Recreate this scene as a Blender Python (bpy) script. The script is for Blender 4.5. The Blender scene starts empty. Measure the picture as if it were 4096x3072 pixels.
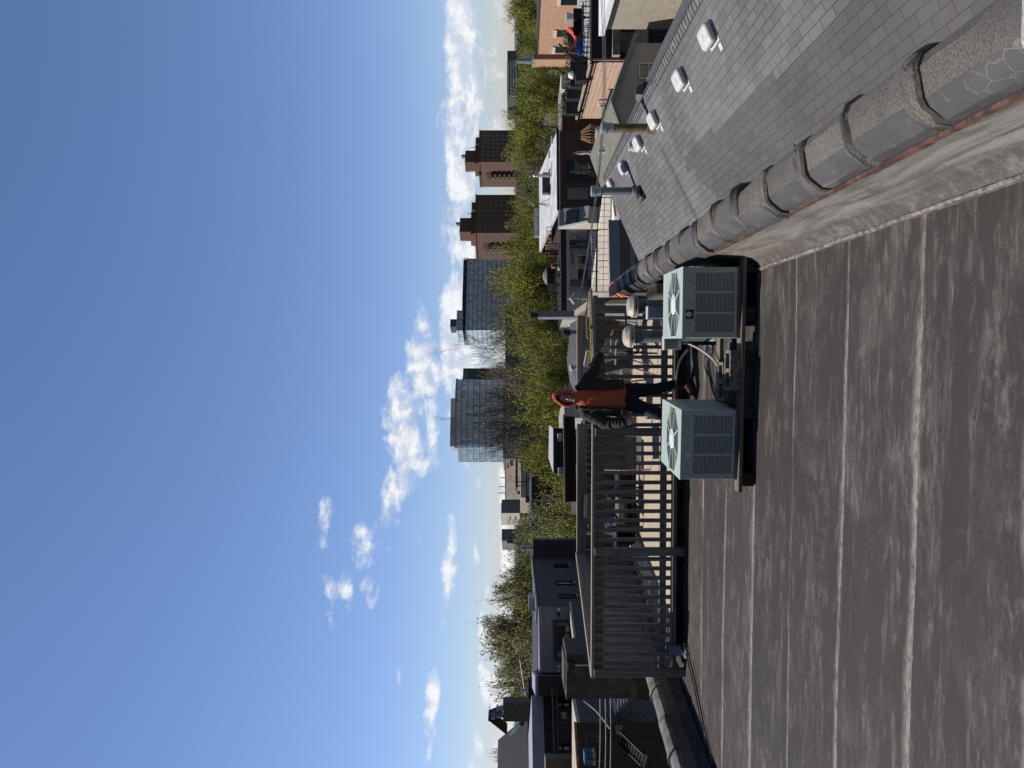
import bpy, bmesh, math, random
import numpy as np
from mathutils import Vector, Matrix, noise as mnoise
R = math.radians
random.seed(7)
S = bpy.context.scene
COL = S.collection
# ---------------------------------------------------------------- camera
F = 2850.0            # focal length in photo pixels (photo 4096 x 3072)
YAW = R(2.23)         # the view is turned a little left of the party walls
CZ = 12.0             # eye height above the street
cam_d = bpy.data.cameras.new('camera')
cam = bpy.data.objects.new('camera', cam_d); COL.objects.link(cam); S.camera = cam
cam_d.sensor_fit = 'HORIZONTAL'; cam_d.sensor_width = 36.0
cam_d.lens = F / 4096 * 36.0
cam_d.clip_start = 0.05; cam_d.clip_end = 6000
ly = Vector((math.cos(YAW), math.sin(YAW), 0)); lx = Vector((0, 0, -1)); lz = lx.cross(ly)   # phone held upright: picture rolled 90 deg
m = Matrix((lx, ly, lz)).transposed().to_4x4(); m.translation = Vector((0, 0, CZ)); cam.matrix_world = m
# ---------------------------------------------------------------- light
SUN = Vector((-0.98 * math.cos(R(54)), 0.20 * math.cos(R(54)), math.sin(R(54)))).normalized()
sl = bpy.data.lights.new('sun', 'SUN'); sl.energy = 5.0; sl.angle = R(0.5); sl.color = (1.0, 0.93, 0.83)
so = bpy.data.objects.new('sun', sl); COL.objects.link(so); so.rotation_euler = SUN.to_track_quat('Z', 'Y').to_euler()
S.view_settings.view_transform = 'Standard'; S.view_settings.look = 'None'
S.view_settings.exposure = 0.0; S.view_settings.gamma = 1.0
S.cycles.max_bounces = 6; S.cycles.diffuse_bounces = 3; S.cycles.glossy_bounces = 3; S.cycles.transparent_max_bounces = 8
S.cycles.use_denoising = True

class NT:
    """small helper to write node trees"""
    def __init__(s, nt): s.nt = nt
    def n(s, t, **k):
        nd = s.nt.nodes.new(t)
        for a, b in k.items(): setattr(nd, a, b)
        return nd
    def put(s, sock, v):
        if isinstance(v, bpy.types.NodeSocket): s.nt.links.new(v, sock)
        elif isinstance(v, (tuple, list)) and len(v) == 3 and sock.type == 'RGBA': sock.default_value = (*v, 1)
        else: sock.default_value = v
    def math(s, op, a, b=0.0, c=None, clamp=False):
        nd = s.n('ShaderNodeMath', operation=op, use_clamp=clamp); s.put(nd.inputs[0], a); s.put(nd.inputs[1], b)
        if c is not None: s.put(nd.inputs[2], c)
        return nd.outputs[0]
    def vmath(s, op, a, b=(0, 0, 0)):
        nd = s.n('ShaderNodeVectorMath', operation=op); s.put(nd.inputs[0], a); s.put(nd.inputs[1], b)
        return nd.outputs['Value'] if op in ('LENGTH', 'DOT_PRODUCT') else nd.outputs[0]
    def mix(s, f, a, b, mode='MIX'):
        nd = s.n('ShaderNodeMix', data_type='RGBA', blend_type=mode); s.put(nd.inputs[0], f); s.put(nd.inputs[6], a); s.put(nd.inputs[7], b)
        return nd.outputs[2]
    def ramp(s, v, a, b, lo=0.0, hi=1.0):
        nd = s.n('ShaderNodeMapRange', clamp=True); nd.interpolation_type = 'SMOOTHSTEP'
        s.put(nd.inputs[0], v); s.put(nd.inputs[1], a); s.put(nd.inputs[2], b); s.put(nd.inputs[3], lo); s.put(nd.inputs[4], hi)
        return nd.outputs[0]
    def noise(s, vec, scale, detail=4, rough=.55, dist=0.0):
        nd = s.n('ShaderNodeTexNoise'); s.put(nd.inputs['Vector'], vec); s.put(nd.inputs['Scale'], scale)
        s.put(nd.inputs['Detail'], detail); s.put(nd.inputs['Roughness'], rough); s.put(nd.inputs['Distortion'], dist)
        return nd.outputs['Fac']
    def sep(s, v):
        nd = s.n('ShaderNodeSeparateXYZ'); s.put(nd.inputs[0], v); return nd.outputs
    def comb(s, x, y, z=0.0):
        nd = s.n('ShaderNodeCombineXYZ'); s.put(nd.inputs[0], x); s.put(nd.inputs[1], y); s.put(nd.inputs[2], z); return nd.outputs[0]

# ---- pixel <-> place
def ray(px, py):
    r = Vector(((1536 - py) / F, 1.0, -(px - 2048) / F))
    c, s = math.cos(YAW), math.sin(YAW)
    return Vector((r.x * c - r.y * s, r.x * s + r.y * c, r.z))
EYE = Vector((0, 0, CZ))
def W(px, py, D): return EYE + ray(px, py) * D            # D = depth along the view
def onZ(px, py, z):
    r = ray(px, py); return EYE + r * ((z - CZ) / r.z)
def onY(px, py, y):
    r = ray(px, py); return EYE + r * (y / r.y)
def onP(px, py, p0, n):
    r = ray(px, py); return EYE + r * ((p0 - EYE).dot(n) / r.dot(n))

# ---------------------------------------------------------------- sky
wd = bpy.data.worlds.new('World'); S.world = wd; wd.use_nodes = True
T = NT(wd.node_tree); wd.node_tree.nodes.clear()
sky = T.n('ShaderNodeTexSky', sky_type='NISHITA', sun_disc=False, sun_elevation=math.asin(SUN.z),
          sun_rotation=math.atan2(SUN.x, SUN.y), altitude=0, air_density=1.0, dust_density=0.15, ozone_density=2.2)
tc = T.n('ShaderNodeTexCoord').outputs['Generated']
d = T.vmath('NORMALIZE', tc); dx, dy, dz = T.sep(d)
az = T.math('ARCTAN2', dx, dy); el = T.math('ARCSINE', dz)
def ae(px, py):
    r = ray(px, py).normalized(); return math.atan2(r.x, r.y), math.asin(r.z)
nv = T.comb(T.math('MULTIPLY', az, 22.0), T.math('MULTIPLY', el, 34.0), 3.1)
n1 = T.noise(nv, 1.0, 9, .62, .35); n2 = T.noise(nv, .28, 4, .5, .2)
# cumulus banks: x, y of the centre in the photo, half sizes (height, width), weight
CL = [(1305, 2085, 32, 95, .62), (1365, 2345, 48, 115, .68), (1455, 2185, 52, 105, .62), (1472, 2358, 30, 52, .85),
      (1563, 1955, 34, 175, .75), (1635, 1790, 62, 155, 1.0), (1600, 1650, 50, 130, .7), (1705, 1560, 55, 230, .85), (1690, 1440, 50, 90, .75),
      (1835, 1390, 62, 260, 1.0), (1790, 1270, 34, 130, .9), (1880, 1180, 40, 220, .9), (1840, 700, 55, 330, .95), (1770, 870, 26, 130, .65),
      (1850, 180, 48, 230, .98), (1900, 330, 34, 190, .8), (1960, 600, 40, 200, .5), (1980, 150, 46, 190, .42), (1792, 2290, 26, 160, .78), (1725, 2840, 22, 115, .8),
      (1680, 2130, 12, 45, .5), (1945, 2600, 22, 230, .85), (1990, 2760, 26, 260, .9), (2020, 2350, 22, 300, .9), (1905, 2210, 12, 50, .5),
      (1600, 2640, 12, 170, .35), (1860, 1820, 18, 70, .6), (1915, 1930, 16, 60, .6), (2025, 1950, 25, 300, .7), (2030, 2950, 30, 260, .6),
      (1850, -300, 60, 300, .9), (1900, 3500, 60, 300, .9)]
dens = None
for (px, py, hx, hy, w) in CL:
    a0, e0 = ae(px, py); ra = hy / F * 1.3; re = hx / F * 1.35
    ua = T.math('MULTIPLY', T.math('SUBTRACT', az, a0), 1 / ra); ue = T.math('MULTIPLY', T.math('SUBTRACT', el, e0), 1 / re)
    q = T.math('ADD', T.math('MULTIPLY', ua, ua), T.math('MULTIPLY', ue, ue))
    b = T.math('MULTIPLY', T.math('SUBTRACT', 1.0, T.math('MULTIPLY', q, .5), clamp=True), w)
    dens = b if dens is None else T.math('MAXIMUM', dens, b)
cl = T.math('ADD', T.math('MULTIPLY', dens, 1.0), T.math('MULTIPLY', T.math('SUBTRACT', n1, .5), 1.9))
cl = T.math('ADD', cl, T.math('MULTIPLY', T.math('SUBTRACT', n2, .5), .5))
mask = T.math('MULTIPLY', T.ramp(cl, .40, .95), T.ramp(dens, .0, .3))
nsh = T.noise(T.vmath('ADD', nv, (-.22, .3, 0)), 1.0, 6, .6, .35)
shade = T.ramp(T.math('SUBTRACT', n1, nsh), -.10, .12)
ccol = T.mix(shade, (6.6, 7.2, 8.4), (9.9, 10.0, 10.2))
hz = T.ramp(el, -.02, .45)
skt = T.mix(hz, (.89, .95, 1.27), (1.0, 1.07, 1.26))
back = T.ramp(dy, -.30, .45, .28, 1.0)                      # sky dimmed behind the camera to cut fill light on shaded faces
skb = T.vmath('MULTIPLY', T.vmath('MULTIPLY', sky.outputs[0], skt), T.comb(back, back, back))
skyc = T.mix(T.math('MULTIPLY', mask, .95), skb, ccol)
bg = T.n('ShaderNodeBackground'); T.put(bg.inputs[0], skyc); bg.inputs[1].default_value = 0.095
T.nt.links.new(bg.outputs[0], T.n('ShaderNodeOutputWorld').inputs[0])

# ---------------------------------------------------------------- materials
MATS = {}
def newmat(name):
    mt = bpy.data.materials.new(name); mt.use_nodes = True; mt.node_tree.nodes.clear()
    t = NT(mt.node_tree); b = t.n('ShaderNodeBsdfPrincipled'); o = t.n('ShaderNodeOutputMaterial')
    t.nt.links.new(b.outputs[0], o.inputs[0]); MATS[name] = mt
    return mt, t, b
def col3(c, k=1.0): return tuple(max(0, min(1, x * k)) for x in c)
def bumpn(t, b, h, strength=.3, dist=.02):
    bn = t.n('ShaderNodeBump'); bn.inputs['Strength'].default_value = strength; bn.inputs['Distance'].default_value = dist
    t.put(bn.inputs['Height'], h); t.nt.links.new(bn.outputs[0], b.inputs['Normal'])
def M(name, c, rough=.75, metal=0.0, var=.18, sc=3.0, bump=.0, bsc=40.0, spec=.5, stretch=None, dirt=0.0, dirtc=None):
    """plain surface with blotchy variation, optional grain"""
    if name in MATS: return MATS[name]
    mt, t, b = newmat(name)
    P = t.n('ShaderNodeTexCoord').outputs['Object']
    if stretch: P = t.vmath('MULTIPLY', P, stretch)
    f = t.noise(P, sc, 6, .6)
    cc = t.mix(t.ramp(f, .3, .7), col3(c, 1 - var), col3(c, 1 + var))
    if dirt:
        g = t.noise(P, sc * .37, 7, .7, .4)
        cc = t.mix(t.ramp(g, .5, .75, 0, dirt), cc, dirtc or col3(c, .35))
    t.put(b.inputs['Base Color'], cc); b.inputs['Roughness'].default_value = rough; b.inputs['Metallic'].default_value = metal
    b.inputs['Specular IOR Level'].default_value = spec
    if bump: bumpn(t, b, t.noise(P, bsc, 5, .6), bump, .01)
    return mt
def brickmat(name, c1, c2, mortar, bw=.21, bh=.075, ms=.008, rough=.9, var=.25, bump=.4, off=.5, dirt=.25, ns=30):
    if name in MATS: return MATS[name]
    mt, t, b = newmat(name)
    uv = t.n('ShaderNodeUVMap').outputs[0]
    br = t.n('ShaderNodeTexBrick', offset=off); t.put(br.inputs['Vector'], uv)
    t.put(br.inputs['Color1'], c1); t.put(br.inputs['Color2'], c2); t.put(br.inputs['Mortar'], mortar)
    br.inputs['Scale'].default_value = 1; br.inputs['Mortar Size'].default_value = ms; br.inputs['Mortar Smooth'].default_value = .1
    br.inputs['Brick Width'].default_value = bw; br.inputs['Row Height'].default_value = bh; br.inputs['Bias'].default_value = -.1
    n = t.noise(uv, ns, 5, .6); g = t.noise(uv, .7, 6, .65, .5)
    cc = t.mix(t.ramp(n, .3, .7, 0, var), br.outputs[0], (0, 0, 0), 'MULTIPLY')
    cc = t.mix(t.ramp(g, .45, .75, 0, dirt), cc, col3(c1, .45))
    t.put(b.inputs['Base Color'], cc); b.inputs['Roughness'].default_value = rough
    hgt = t.math('ADD', t.math('MULTIPLY', br.outputs['Fac'], -1.0), t.math('MULTIPLY', n, .4))
    bumpn(t, b, hgt, bump, .01)
    return mt
def woodmat(name, c, dark, scale=1.0, rough=.85, gap=0.0):
    """weathered timber: the grain follows u of the UV map (metres)"""
    if name in MATS: return MATS[name]
    mt, t, b = newmat(name)
    uv = t.n('ShaderNodeUVMap').outputs[0]
    oi = t.n('ShaderNodeObjectInfo').outputs['Random']
    q = t.vmath('ADD', t.vmath('MULTIPLY', uv, (1.6 * scale, 55 * scale, 1)), t.comb(t.math('MULTIPLY', oi, 37.0), t.math('MULTIPLY', oi, 91.0)))
    g = t.noise(q, 1.0, 6, .65, .25); k = t.noise(t.vmath('MULTIPLY', uv, (2.5, 9, 1)), 1.3, 4, .6, .8)
    cc = t.mix(t.ramp(g, .32, .68), dark, c)
    cc = t.mix(t.ramp(k, .55, .8, 0, .55), cc, col3(dark, .8))
    t.put(b.inputs['Base Color'], cc); b.inputs['Roughness'].default_value = rough; b.inputs['Specular IOR Level'].default_value = .25
    bumpn(t, b, g, .45, .004)
    return mt
def linemat(name, c, period=.1, dark=.55, rough=.6, vert=False, var=.1, w=.12, bump=.5):
    """clapboard / ribbed sheet: lines every <period> metres of v (or u)"""
    if name in MATS: return MATS[name]
    mt, t, b = newmat(name)
    u, v, _ = t.sep(t.n('ShaderNodeUVMap').outputs[0])
    f = t.math('FRACT', t.math('MULTIPLY', u if vert else v, 1 / period))
    n = t.noise(t.n('ShaderNodeUVMap').outputs[0], 1.4, 6, .65)
    cc = t.mix(t.ramp(n, .3, .7), col3(c, 1 - var), col3(c, 1 + var))
    cc = t.mix(t.math('LESS_THAN', f, w), cc, col3(c, dark))
    t.put(b.inputs['Base Color'], cc); b.inputs['Roughness'].default_value = rough
    bumpn(t, b, f, bump, .02)
    return mt
def glassmat(name, c=(.02, .025, .03), rough=.06, wob=.02):
    if name in MATS: return MATS[name]
    mt, t, b = newmat(name)
    P = t.n('ShaderNodeTexCoord').outputs['Object']
    t.put(b.inputs['Base Color'], t.mix(t.noise(P, .7, 3, .5), col3(c, .6), col3(c, 1.5)))
    b.inputs['Roughness'].default_value = rough; b.inputs['Specular IOR Level'].default_value = .9
    bumpn(t, b, t.noise(P, 1.5, 2, .5), wob, .1)
    return mt
def curtain(name, glass, line, fh=3.1, bw=1.4, lw=.06, panel=None, refl=.35):
    """glass curtain wall: storeys of fh metres, bays of bw metres"""
    if name in MATS: return MATS[name]
    mt, t, b = newmat(name)
    uv = t.n('ShaderNodeUVMap').outputs[0]; u, v, _ = t.sep(uv)
    fu = t.math('FRACT', t.math('MULTIPLY', u, 1 / bw)); fv = t.math('FRACT', t.math('MULTIPLY', v, 1 / fh))
    iu = t.math('FLOOR', t.math('MULTIPLY', u, 1 / bw)); iv = t.math('FLOOR', t.math('MULTIPLY', v, 1 / fh))
    wn = t.n('ShaderNodeTexWhiteNoise', noise_dimensions='2D'); t.put(wn.inputs[0], t.comb(iu, iv)); rnd = wn.outputs[0]
    wn2 = t.n('ShaderNodeTexWhiteNoise', noise_dimensions='1D'); t.put(wn2.inputs[1], t.math('FLOOR', t.math('MULTIPLY', u, 1 / (bw * 3))));
    g = t.mix(rnd, col3(glass, .7), col3(glass, 1.35))
    g = t.mix(t.ramp(wn2.outputs[0], .55, .75, 0, .55), g, panel or col3(glass, 1.8))
    isl = t.math('MAXIMUM', t.math('LESS_THAN', fv, .16), t.math('MULTIPLY', t.math('LESS_THAN', fu, lw), .7))
    win = t.math('MULTIPLY', t.math('GREATER_THAN', rnd, .80), t.math('MULTIPLY', t.math('GREATER_THAN', fv, .35), t.math('LESS_THAN', fu, .6)))
    cc = t.mix(isl, g, line); cc = t.mix(t.math('MULTIPLY', win, .7), cc, col3(line, .7))
    t.put(b.inputs['Base Color'], cc)
    t.put(b.inputs['Roughness'], t.math('ADD', t.math('MULTIPLY', isl, .5), .12)); t.put(b.inputs['Metallic'], t.math('MULTIPLY', t.math('SUBTRACT', 1.0, isl), refl))
    return mt

# ---------------------------------------------------------------- mesh builder
class MB:
    def __init__(s): s.v = []; s.f = []; s.uv = []; s.mi = []; s.cur = 0
    def face(s, pts, uvs=None):
        b = len(s.v); pts = [Vector(p) for p in pts]; s.v += pts; s.f.append(tuple(range(b, b + len(pts))))
        if uvs is None:
            n = (pts[1] - pts[0]).cross(pts[2] - pts[0])
            if n.length > 1e-12: n.normalize()
            if abs(n.z) > .75: uvs = [(p.x, p.y) for p in pts]
            else:
                h = Vector((-n.y, n.x, 0)); h.normalize()
                uvs = [(p.dot(h), p.z) for p in pts]
        s.uv += list(uvs); s.mi.append(s.cur); return s
    def box(s, x0, x1, y0, y1, z0, z1, rot=0, c=None, grain=None):
        P = [Vector((x, y, z)) for z in (z0, z1) for y in (y0, y1) for x in (x0, x1)]
        if rot:
            c = c or ((x0 + x1) / 2, (y0 + y1) / 2); ca, sa = math.cos(rot), math.sin(rot)
            P = [Vector((c[0] + (p.x - c[0]) * ca - (p.y - c[1]) * sa, c[1] + (p.x - c[0]) * sa + (p.y - c[1]) * ca, p.z)) for p in P]
        for q in ((0, 2, 3, 1), (4, 5, 7, 6), (0, 1, 5, 4), (1, 3, 7, 5), (3, 2, 6, 7), (2, 0, 4, 6)):
            s.face([P[i] for i in q])
        return s
    def bar(s, p0, p1, w, h, up=(0, 0, 1)):
        p0, p1 = Vector(p0), Vector(p1); d = (p1 - p0); L = d.length; d.normalize(); up = Vector(up)
        a = d.cross(up)
        if a.length < 1e-4: a = d.cross(Vector((0, 1, 0)))
        a.normalize(); b = a.cross(d)
        A, B = a * w / 2, b * h / 2; o = random.random() * 20
        c0 = [p0 - A - B, p0 + A - B, p0 + A + B, p0 - A + B]; c1 = [q + d * L for q in c0]
        vv = [0, w, w + h, 2 * w + h, 2 * w + 2 * h]
        for i in range(4):
            j = (i + 1) % 4; s.face([c0[i], c0[j], c1[j], c1[i]], [(o, o + vv[i]), (o, o + vv[i + 1]), (o + L, o + vv[i + 1]), (o + L, o + vv[i])])
        s.face(c0[::-1]); s.face(c1); return s
    def tube(s, pts, r, n=8, cap=True):
        pts = [Vector(p) for p in pts]; rr = r if isinstance(r, (list, tuple)) else [r] * len(pts)
        rings = []; L = 0; prev = None
        for i, p in enumerate(pts):
            d = (pts[min(i + 1, len(pts) - 1)] - pts[max(i - 1, 0)])
            if d.length < 1e-9: d = Vector((0, 0, 1))
            d.normalize()
            if prev is None: a = d.cross(Vector((0, 0, 1)) if abs(d.z) < .9 else Vector((1, 0, 0)))
            else: a = prev - d * prev.dot(d)
            a.normalize(); prev = a; b = d.cross(a)
            if i: L += (p - pts[i - 1]).length
            rings.append(([p + a * math.cos(2 * math.pi * k / n) * rr[i] + b * math.sin(2 * math.pi * k / n) * rr[i] for k in range(n)], L))
        return s.rings([q[0] for q in rings], cap, [q[1] for q in rings])
    def rings(s, rs, cap=True, Ls=None, closed=True):
        n = len(rs[0]); base = len(s.v)
        for i in range(len(rs) - 1):
            for k in range(n if closed else n - 1):
                j = (k + 1) % n
                l0, l1 = (Ls[i], Ls[i + 1]) if Ls else (i * .1, i * .1 + .1)
                s.face([rs[i][k], rs[i][j], rs[i + 1][j], rs[i + 1][k]], [(l0, k * .03), (l0, k * .03 + .03), (l1, k * .03 + .03), (l1, k * .03)])
        if cap: s.face(list(rs[0])[::-1]); s.face(list(rs[-1]))
        return s
    def lathe(s, c, prof, n=20, cap=True):
        c = Vector(c)
        return s.rings([[c + Vector((r * math.cos(2 * math.pi * k / n), r * math.sin(2 * math.pi * k / n), z)) for k in range(n)] for r, z in prof], cap)
    def prism(s, poly, z0, z1, closed_top=True):
        n = len(poly)
        a = sum(poly[i][0] * poly[(i + 1) % n][1] - poly[(i + 1) % n][0] * poly[i][1] for i in range(n))
        if a < 0: poly = poly[::-1]
        for i in range(n):
            p, q = poly[i], poly[(i + 1) % n]
            s.face([(p[0], p[1], z0), (q[0], q[1], z0), (q[0], q[1], z1), (p[0], p[1], z1)])
        if closed_top: s.face([(p[0], p[1], z1) for p in poly])
        return s
    def slab(s, pts, th, n=None):
        """polygon given in space, thickened downwards by th"""
        pts = [Vector(p) for p in pts]; nn = (pts[1] - pts[0]).cross(pts[2] - pts[0]).normalized()
        if nn.z < 0: pts = pts[::-1]; nn = -nn
        if n: nn = Vector(n)
        lo = [p - nn * th for p in pts]
        s.face(pts); s.face(lo[::-1])
        for i in range(len(pts)):
            j = (i + 1) % len(pts); s.face([lo[i], lo[j], pts[j], pts[i]])
        return s
    def build(s, name, mats, parent=None, smooth=False, bevel=0, loc=None, weld=False):
        o3 = ORG.get(parent.name, Vector((0, 0, 0))) if parent is not None else Vector(loc or (0, 0, 0))
        me = bpy.data.meshes.new(name)
        me.from_pydata([tuple(v - o3) for v in s.v], [], s.f)
        uvl = me.uv_layers.new(name='UVMap'); uvl.data.foreach_set('uv', [x for q in s.uv for x in q])
        ml = mats if isinstance(mats, (list, tuple)) else [mats]
        for q in ml: me.materials.append(q)
        me.polygons.foreach_set('material_index', s.mi)
        if weld or smooth or bevel:
            bm = bmesh.new(); bm.from_mesh(me); bmesh.ops.remove_doubles(bm, verts=bm.verts, dist=1e-4); bm.to_mesh(me); bm.free()
        if smooth:
            me.polygons.foreach_set('use_smooth', [True] * len(me.polygons))
            me.set_sharp_from_angle(angle=R(48 if smooth is True else smooth))
        me.update()
        o = bpy.data.objects.new(name, me); COL.objects.link(o)
        if parent is not None: o.parent = parent; ORG[o.name] = o3
        else: o.location = o3; ORG[o.name] = o3
        if bevel:
            md = o.modifiers.new('bevel', 'BEVEL'); md.width = bevel; md.segments = 2; md.limit_method = 'ANGLE'; md.angle_limit = R(40)
        return o
ORG = {}
def tag(o, label=None, cat=None, group=None, kind=None):
    if label: o['label'] = label
    if cat: o['category'] = cat
    if group: o['group'] = group
    if kind or cat: o['kind'] = kind or 'thing'
    return o
def thing(name, loc, label, cat, group=None, rz=0):
    o = bpy.data.objects.new(name, None); COL.objects.link(o); o.location = loc; o.empty_display_size = .2
    ORG[o.name] = Vector(loc); tag(o, label, cat, group); o.rotation_euler.z = rz
    return o
KIDS = {}
def copy_thing(src, loc, rz=0.0, label=None, scale=None):
    def rec(o, par):
        c = o.copy(); COL.objects.link(c)
        if par is not None: c.parent = par; c.matrix_parent_inverse = o.matrix_parent_inverse
        for k in [q for q in KIDS.get('list', []) if q.parent == o]: rec(k, c)
        return c
    KIDS['list'] = [q for q in COL.objects if q.parent is not None and q.parent in (src,) or (q.parent is not None and q.parent.parent == src)]
    r = rec(src, None); r.location = loc; r.rotation_euler.z = rz
    if label: r['label'] = label
    if scale: r.scale = scale if isinstance(scale, tuple) else (scale,) * 3
    ORG[r.name] = Vector(loc)
    return r
def share(name, me, loc, parent, rz=0.0, scale=(1, 1, 1), label=None):
    """another child that shares mesh data; loc in world axes"""
    o = bpy.data.objects.new(name, me); COL.objects.link(o); o.parent = parent
    o.location = Vector(loc) - ORG.get(parent.name, Vector((0, 0, 0))); o.rotation_euler.z = rz; o.scale = scale
    return o
# ================================================================ our roof
RZ = CZ - 2.4                                     # height of the flat roof
LU = Vector((math.sin(R(10.5)), math.cos(R(10.5)), 0))      # direction of the left party wall
LP = Vector((-4.70, 10.3, 0))
def leftx(y): return LP.x + (y - LP.y) * LU.x / LU.y
def membrane():
    mt, t, b = newmat('roof membrane')
    uv = t.n('ShaderNodeUVMap').outputs[0]; u, v, _ = t.sep(uv)
    wob = t.math('MULTIPLY', t.math('SUBTRACT', t.noise(t.comb(t.math('MULTIPLY', u, .55), t.math('MULTIPLY', v, .25)), 1.0, 2, .5), .5), .09)
    wob2 = t.math('MULTIPLY', t.math('SUBTRACT', t.noise(uv, 9.0, 3, .6), .5), .012)
    y = t.math('ADD', t.math('ADD', v, t.math('MULTIPLY', u, .016)), t.math('ADD', wob, wob2))
    k = t.math('FRACT', t.math('MULTIPLY', t.math('SUBTRACT', y, 4.17 - 9.3), 1 / .93))
    idx = t.math('FLOOR', t.math('MULTIPLY', t.math('SUBTRACT', y, 4.17 - 9.3), 1 / .93))
    near = t.math('MULTIPLY', t.math('MINIMUM', k, t.math('SUBTRACT', 1.0, k)), .93)
    far_side = t.math('MULTIPLY', k, .93)
    w1 = t.n('ShaderNodeTexWhiteNoise', noise_dimensions='1D'); t.put(w1.inputs[1], idx)
    base = t.mix(t.noise(uv, .8, 5, .6), (.032, .0275, .0262), (.055, .0475, .0445))
    base = t.mix(t.math('MULTIPLY', w1.outputs[0], .3), base, (.082, .071, .066))
    chalk = t.noise(t.comb(t.math('MULTIPLY', u, 4.6), t.math('MULTIPLY', v, 12.0), 11.0), 1.0, 9, .8, .4)
    zone = t.noise(t.comb(t.math('MULTIPLY', u, .8), t.math('MULTIPLY', v, 1.9), 13.0), 1.0, 5, .6, .5)
    base = t.mix(t.math('MULTIPLY', t.ramp(chalk, .46, .66, 0, .55), t.ramp(zone, .47, .66)), base, (.27, .25, .23))
    sm = t.noise(t.comb(t.math('MULTIPLY', u, .9), t.math('MULTIPLY', v, 5.5), 2.0), 1.0, 8, .68, .55)
    smb = t.noise(t.comb(t.math('MULTIPLY', u, .35), t.math('MULTIPLY', v, .8), 7.0), 1.0, 3, .5)
    sv = t.math('ADD', sm, t.math('MULTIPLY', t.math('SUBTRACT', smb, .5), .45))
    base = t.mix(t.ramp(sv, .50, .72, 0, .50), base, (.15, .137, .128))
    fine = t.noise(t.comb(t.math('MULTIPLY', u, 4.5), t.math('MULTIPLY', v, 19.0), 5.0), 1.0, 6, .7, .5)
    base = t.mix(t.math('MULTIPLY', t.ramp(fine, .48, .66, 0, .45), t.ramp(sv, .42, .60)), base, (.25, .232, .215))
    sc2 = t.noise(t.comb(t.math('MULTIPLY', u, 2.2), t.math('MULTIPLY', v, 6), 9.0), 1.0, 6, .7, .8)
    base = t.mix(t.ramp(sc2, .66, .76, 0, .55), base, (.30, .28, .26))
    pool = t.noise(uv, 1.7, 5, .55, .6)
    base = t.mix(t.ramp(pool, .55, .7, 0, .25), base, (.15, .14, .13))
    hm = t.noise(t.comb(t.math('MULTIPLY', u, .7), t.math('MULTIPLY', idx, 3.7)), 1.0, 4, .6)
    wid = t.math('MULTIPLY', t.math('ADD', .018, t.math('MULTIPLY', w1.outputs[0], .11)), t.ramp(hm, .25, .75, .35, 1.5))
    halo = t.math('MULTIPLY', t.ramp(t.math('DIVIDE', far_side, wid), .2, 1.1, 1, 0), t.ramp(hm, .30, .52))
    halo2 = t.math('MULTIPLY', t.ramp(near, .0, .018, 1, 0), t.ramp(hm, .42, .62, .1, .8))
    hh = t.math('MULTIPLY', t.math('MAXIMUM', halo, halo2), t.ramp(t.noise(t.comb(t.math('MULTIPLY', u, 10), t.math('MULTIPLY', v, 26)), 1.0, 8, .78), .32, .60))
    base = t.mix(t.math('MULTIPLY', hh, .9), base, (.36, .335, .305))
    gr = t.noise(uv, 160, 3, .6)
    base = t.mix(t.ramp(gr, .35, .7, 0, .45), base, (.016, .014, .013))
    crack = t.math('MULTIPLY', t.ramp(near, .0, .006, 1, 0), t.ramp(t.noise(uv, 26, 4, .7), .40, .5))
    rub = t.noise(t.comb(t.math('MULTIPLY', u, .5), t.math('MULTIPLY', v, .7), 21.0), 1.0, 6, .65, .7); base = t.mix(t.ramp(rub, .52, .66, 0, .55), base, (.030, .0255, .0245))
    base = t.mix(crack, base, (.006, .006, .006))
    t.put(b.inputs['Base Color'], base); b.inputs['Roughness'].default_value = .78; b.inputs['Specular IOR Level'].default_value = .3
    h = t.math('ADD', t.math('MULTIPLY', gr, .25), t.math('ADD', t.math('MULTIPLY', t.ramp(k, 0.0, .012), -.6), t.math('MULTIPLY', t.noise(uv, 1.2, 4, .6), 2.5)))
    bumpn(t, b, h, .45, .012)
    return mt
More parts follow.
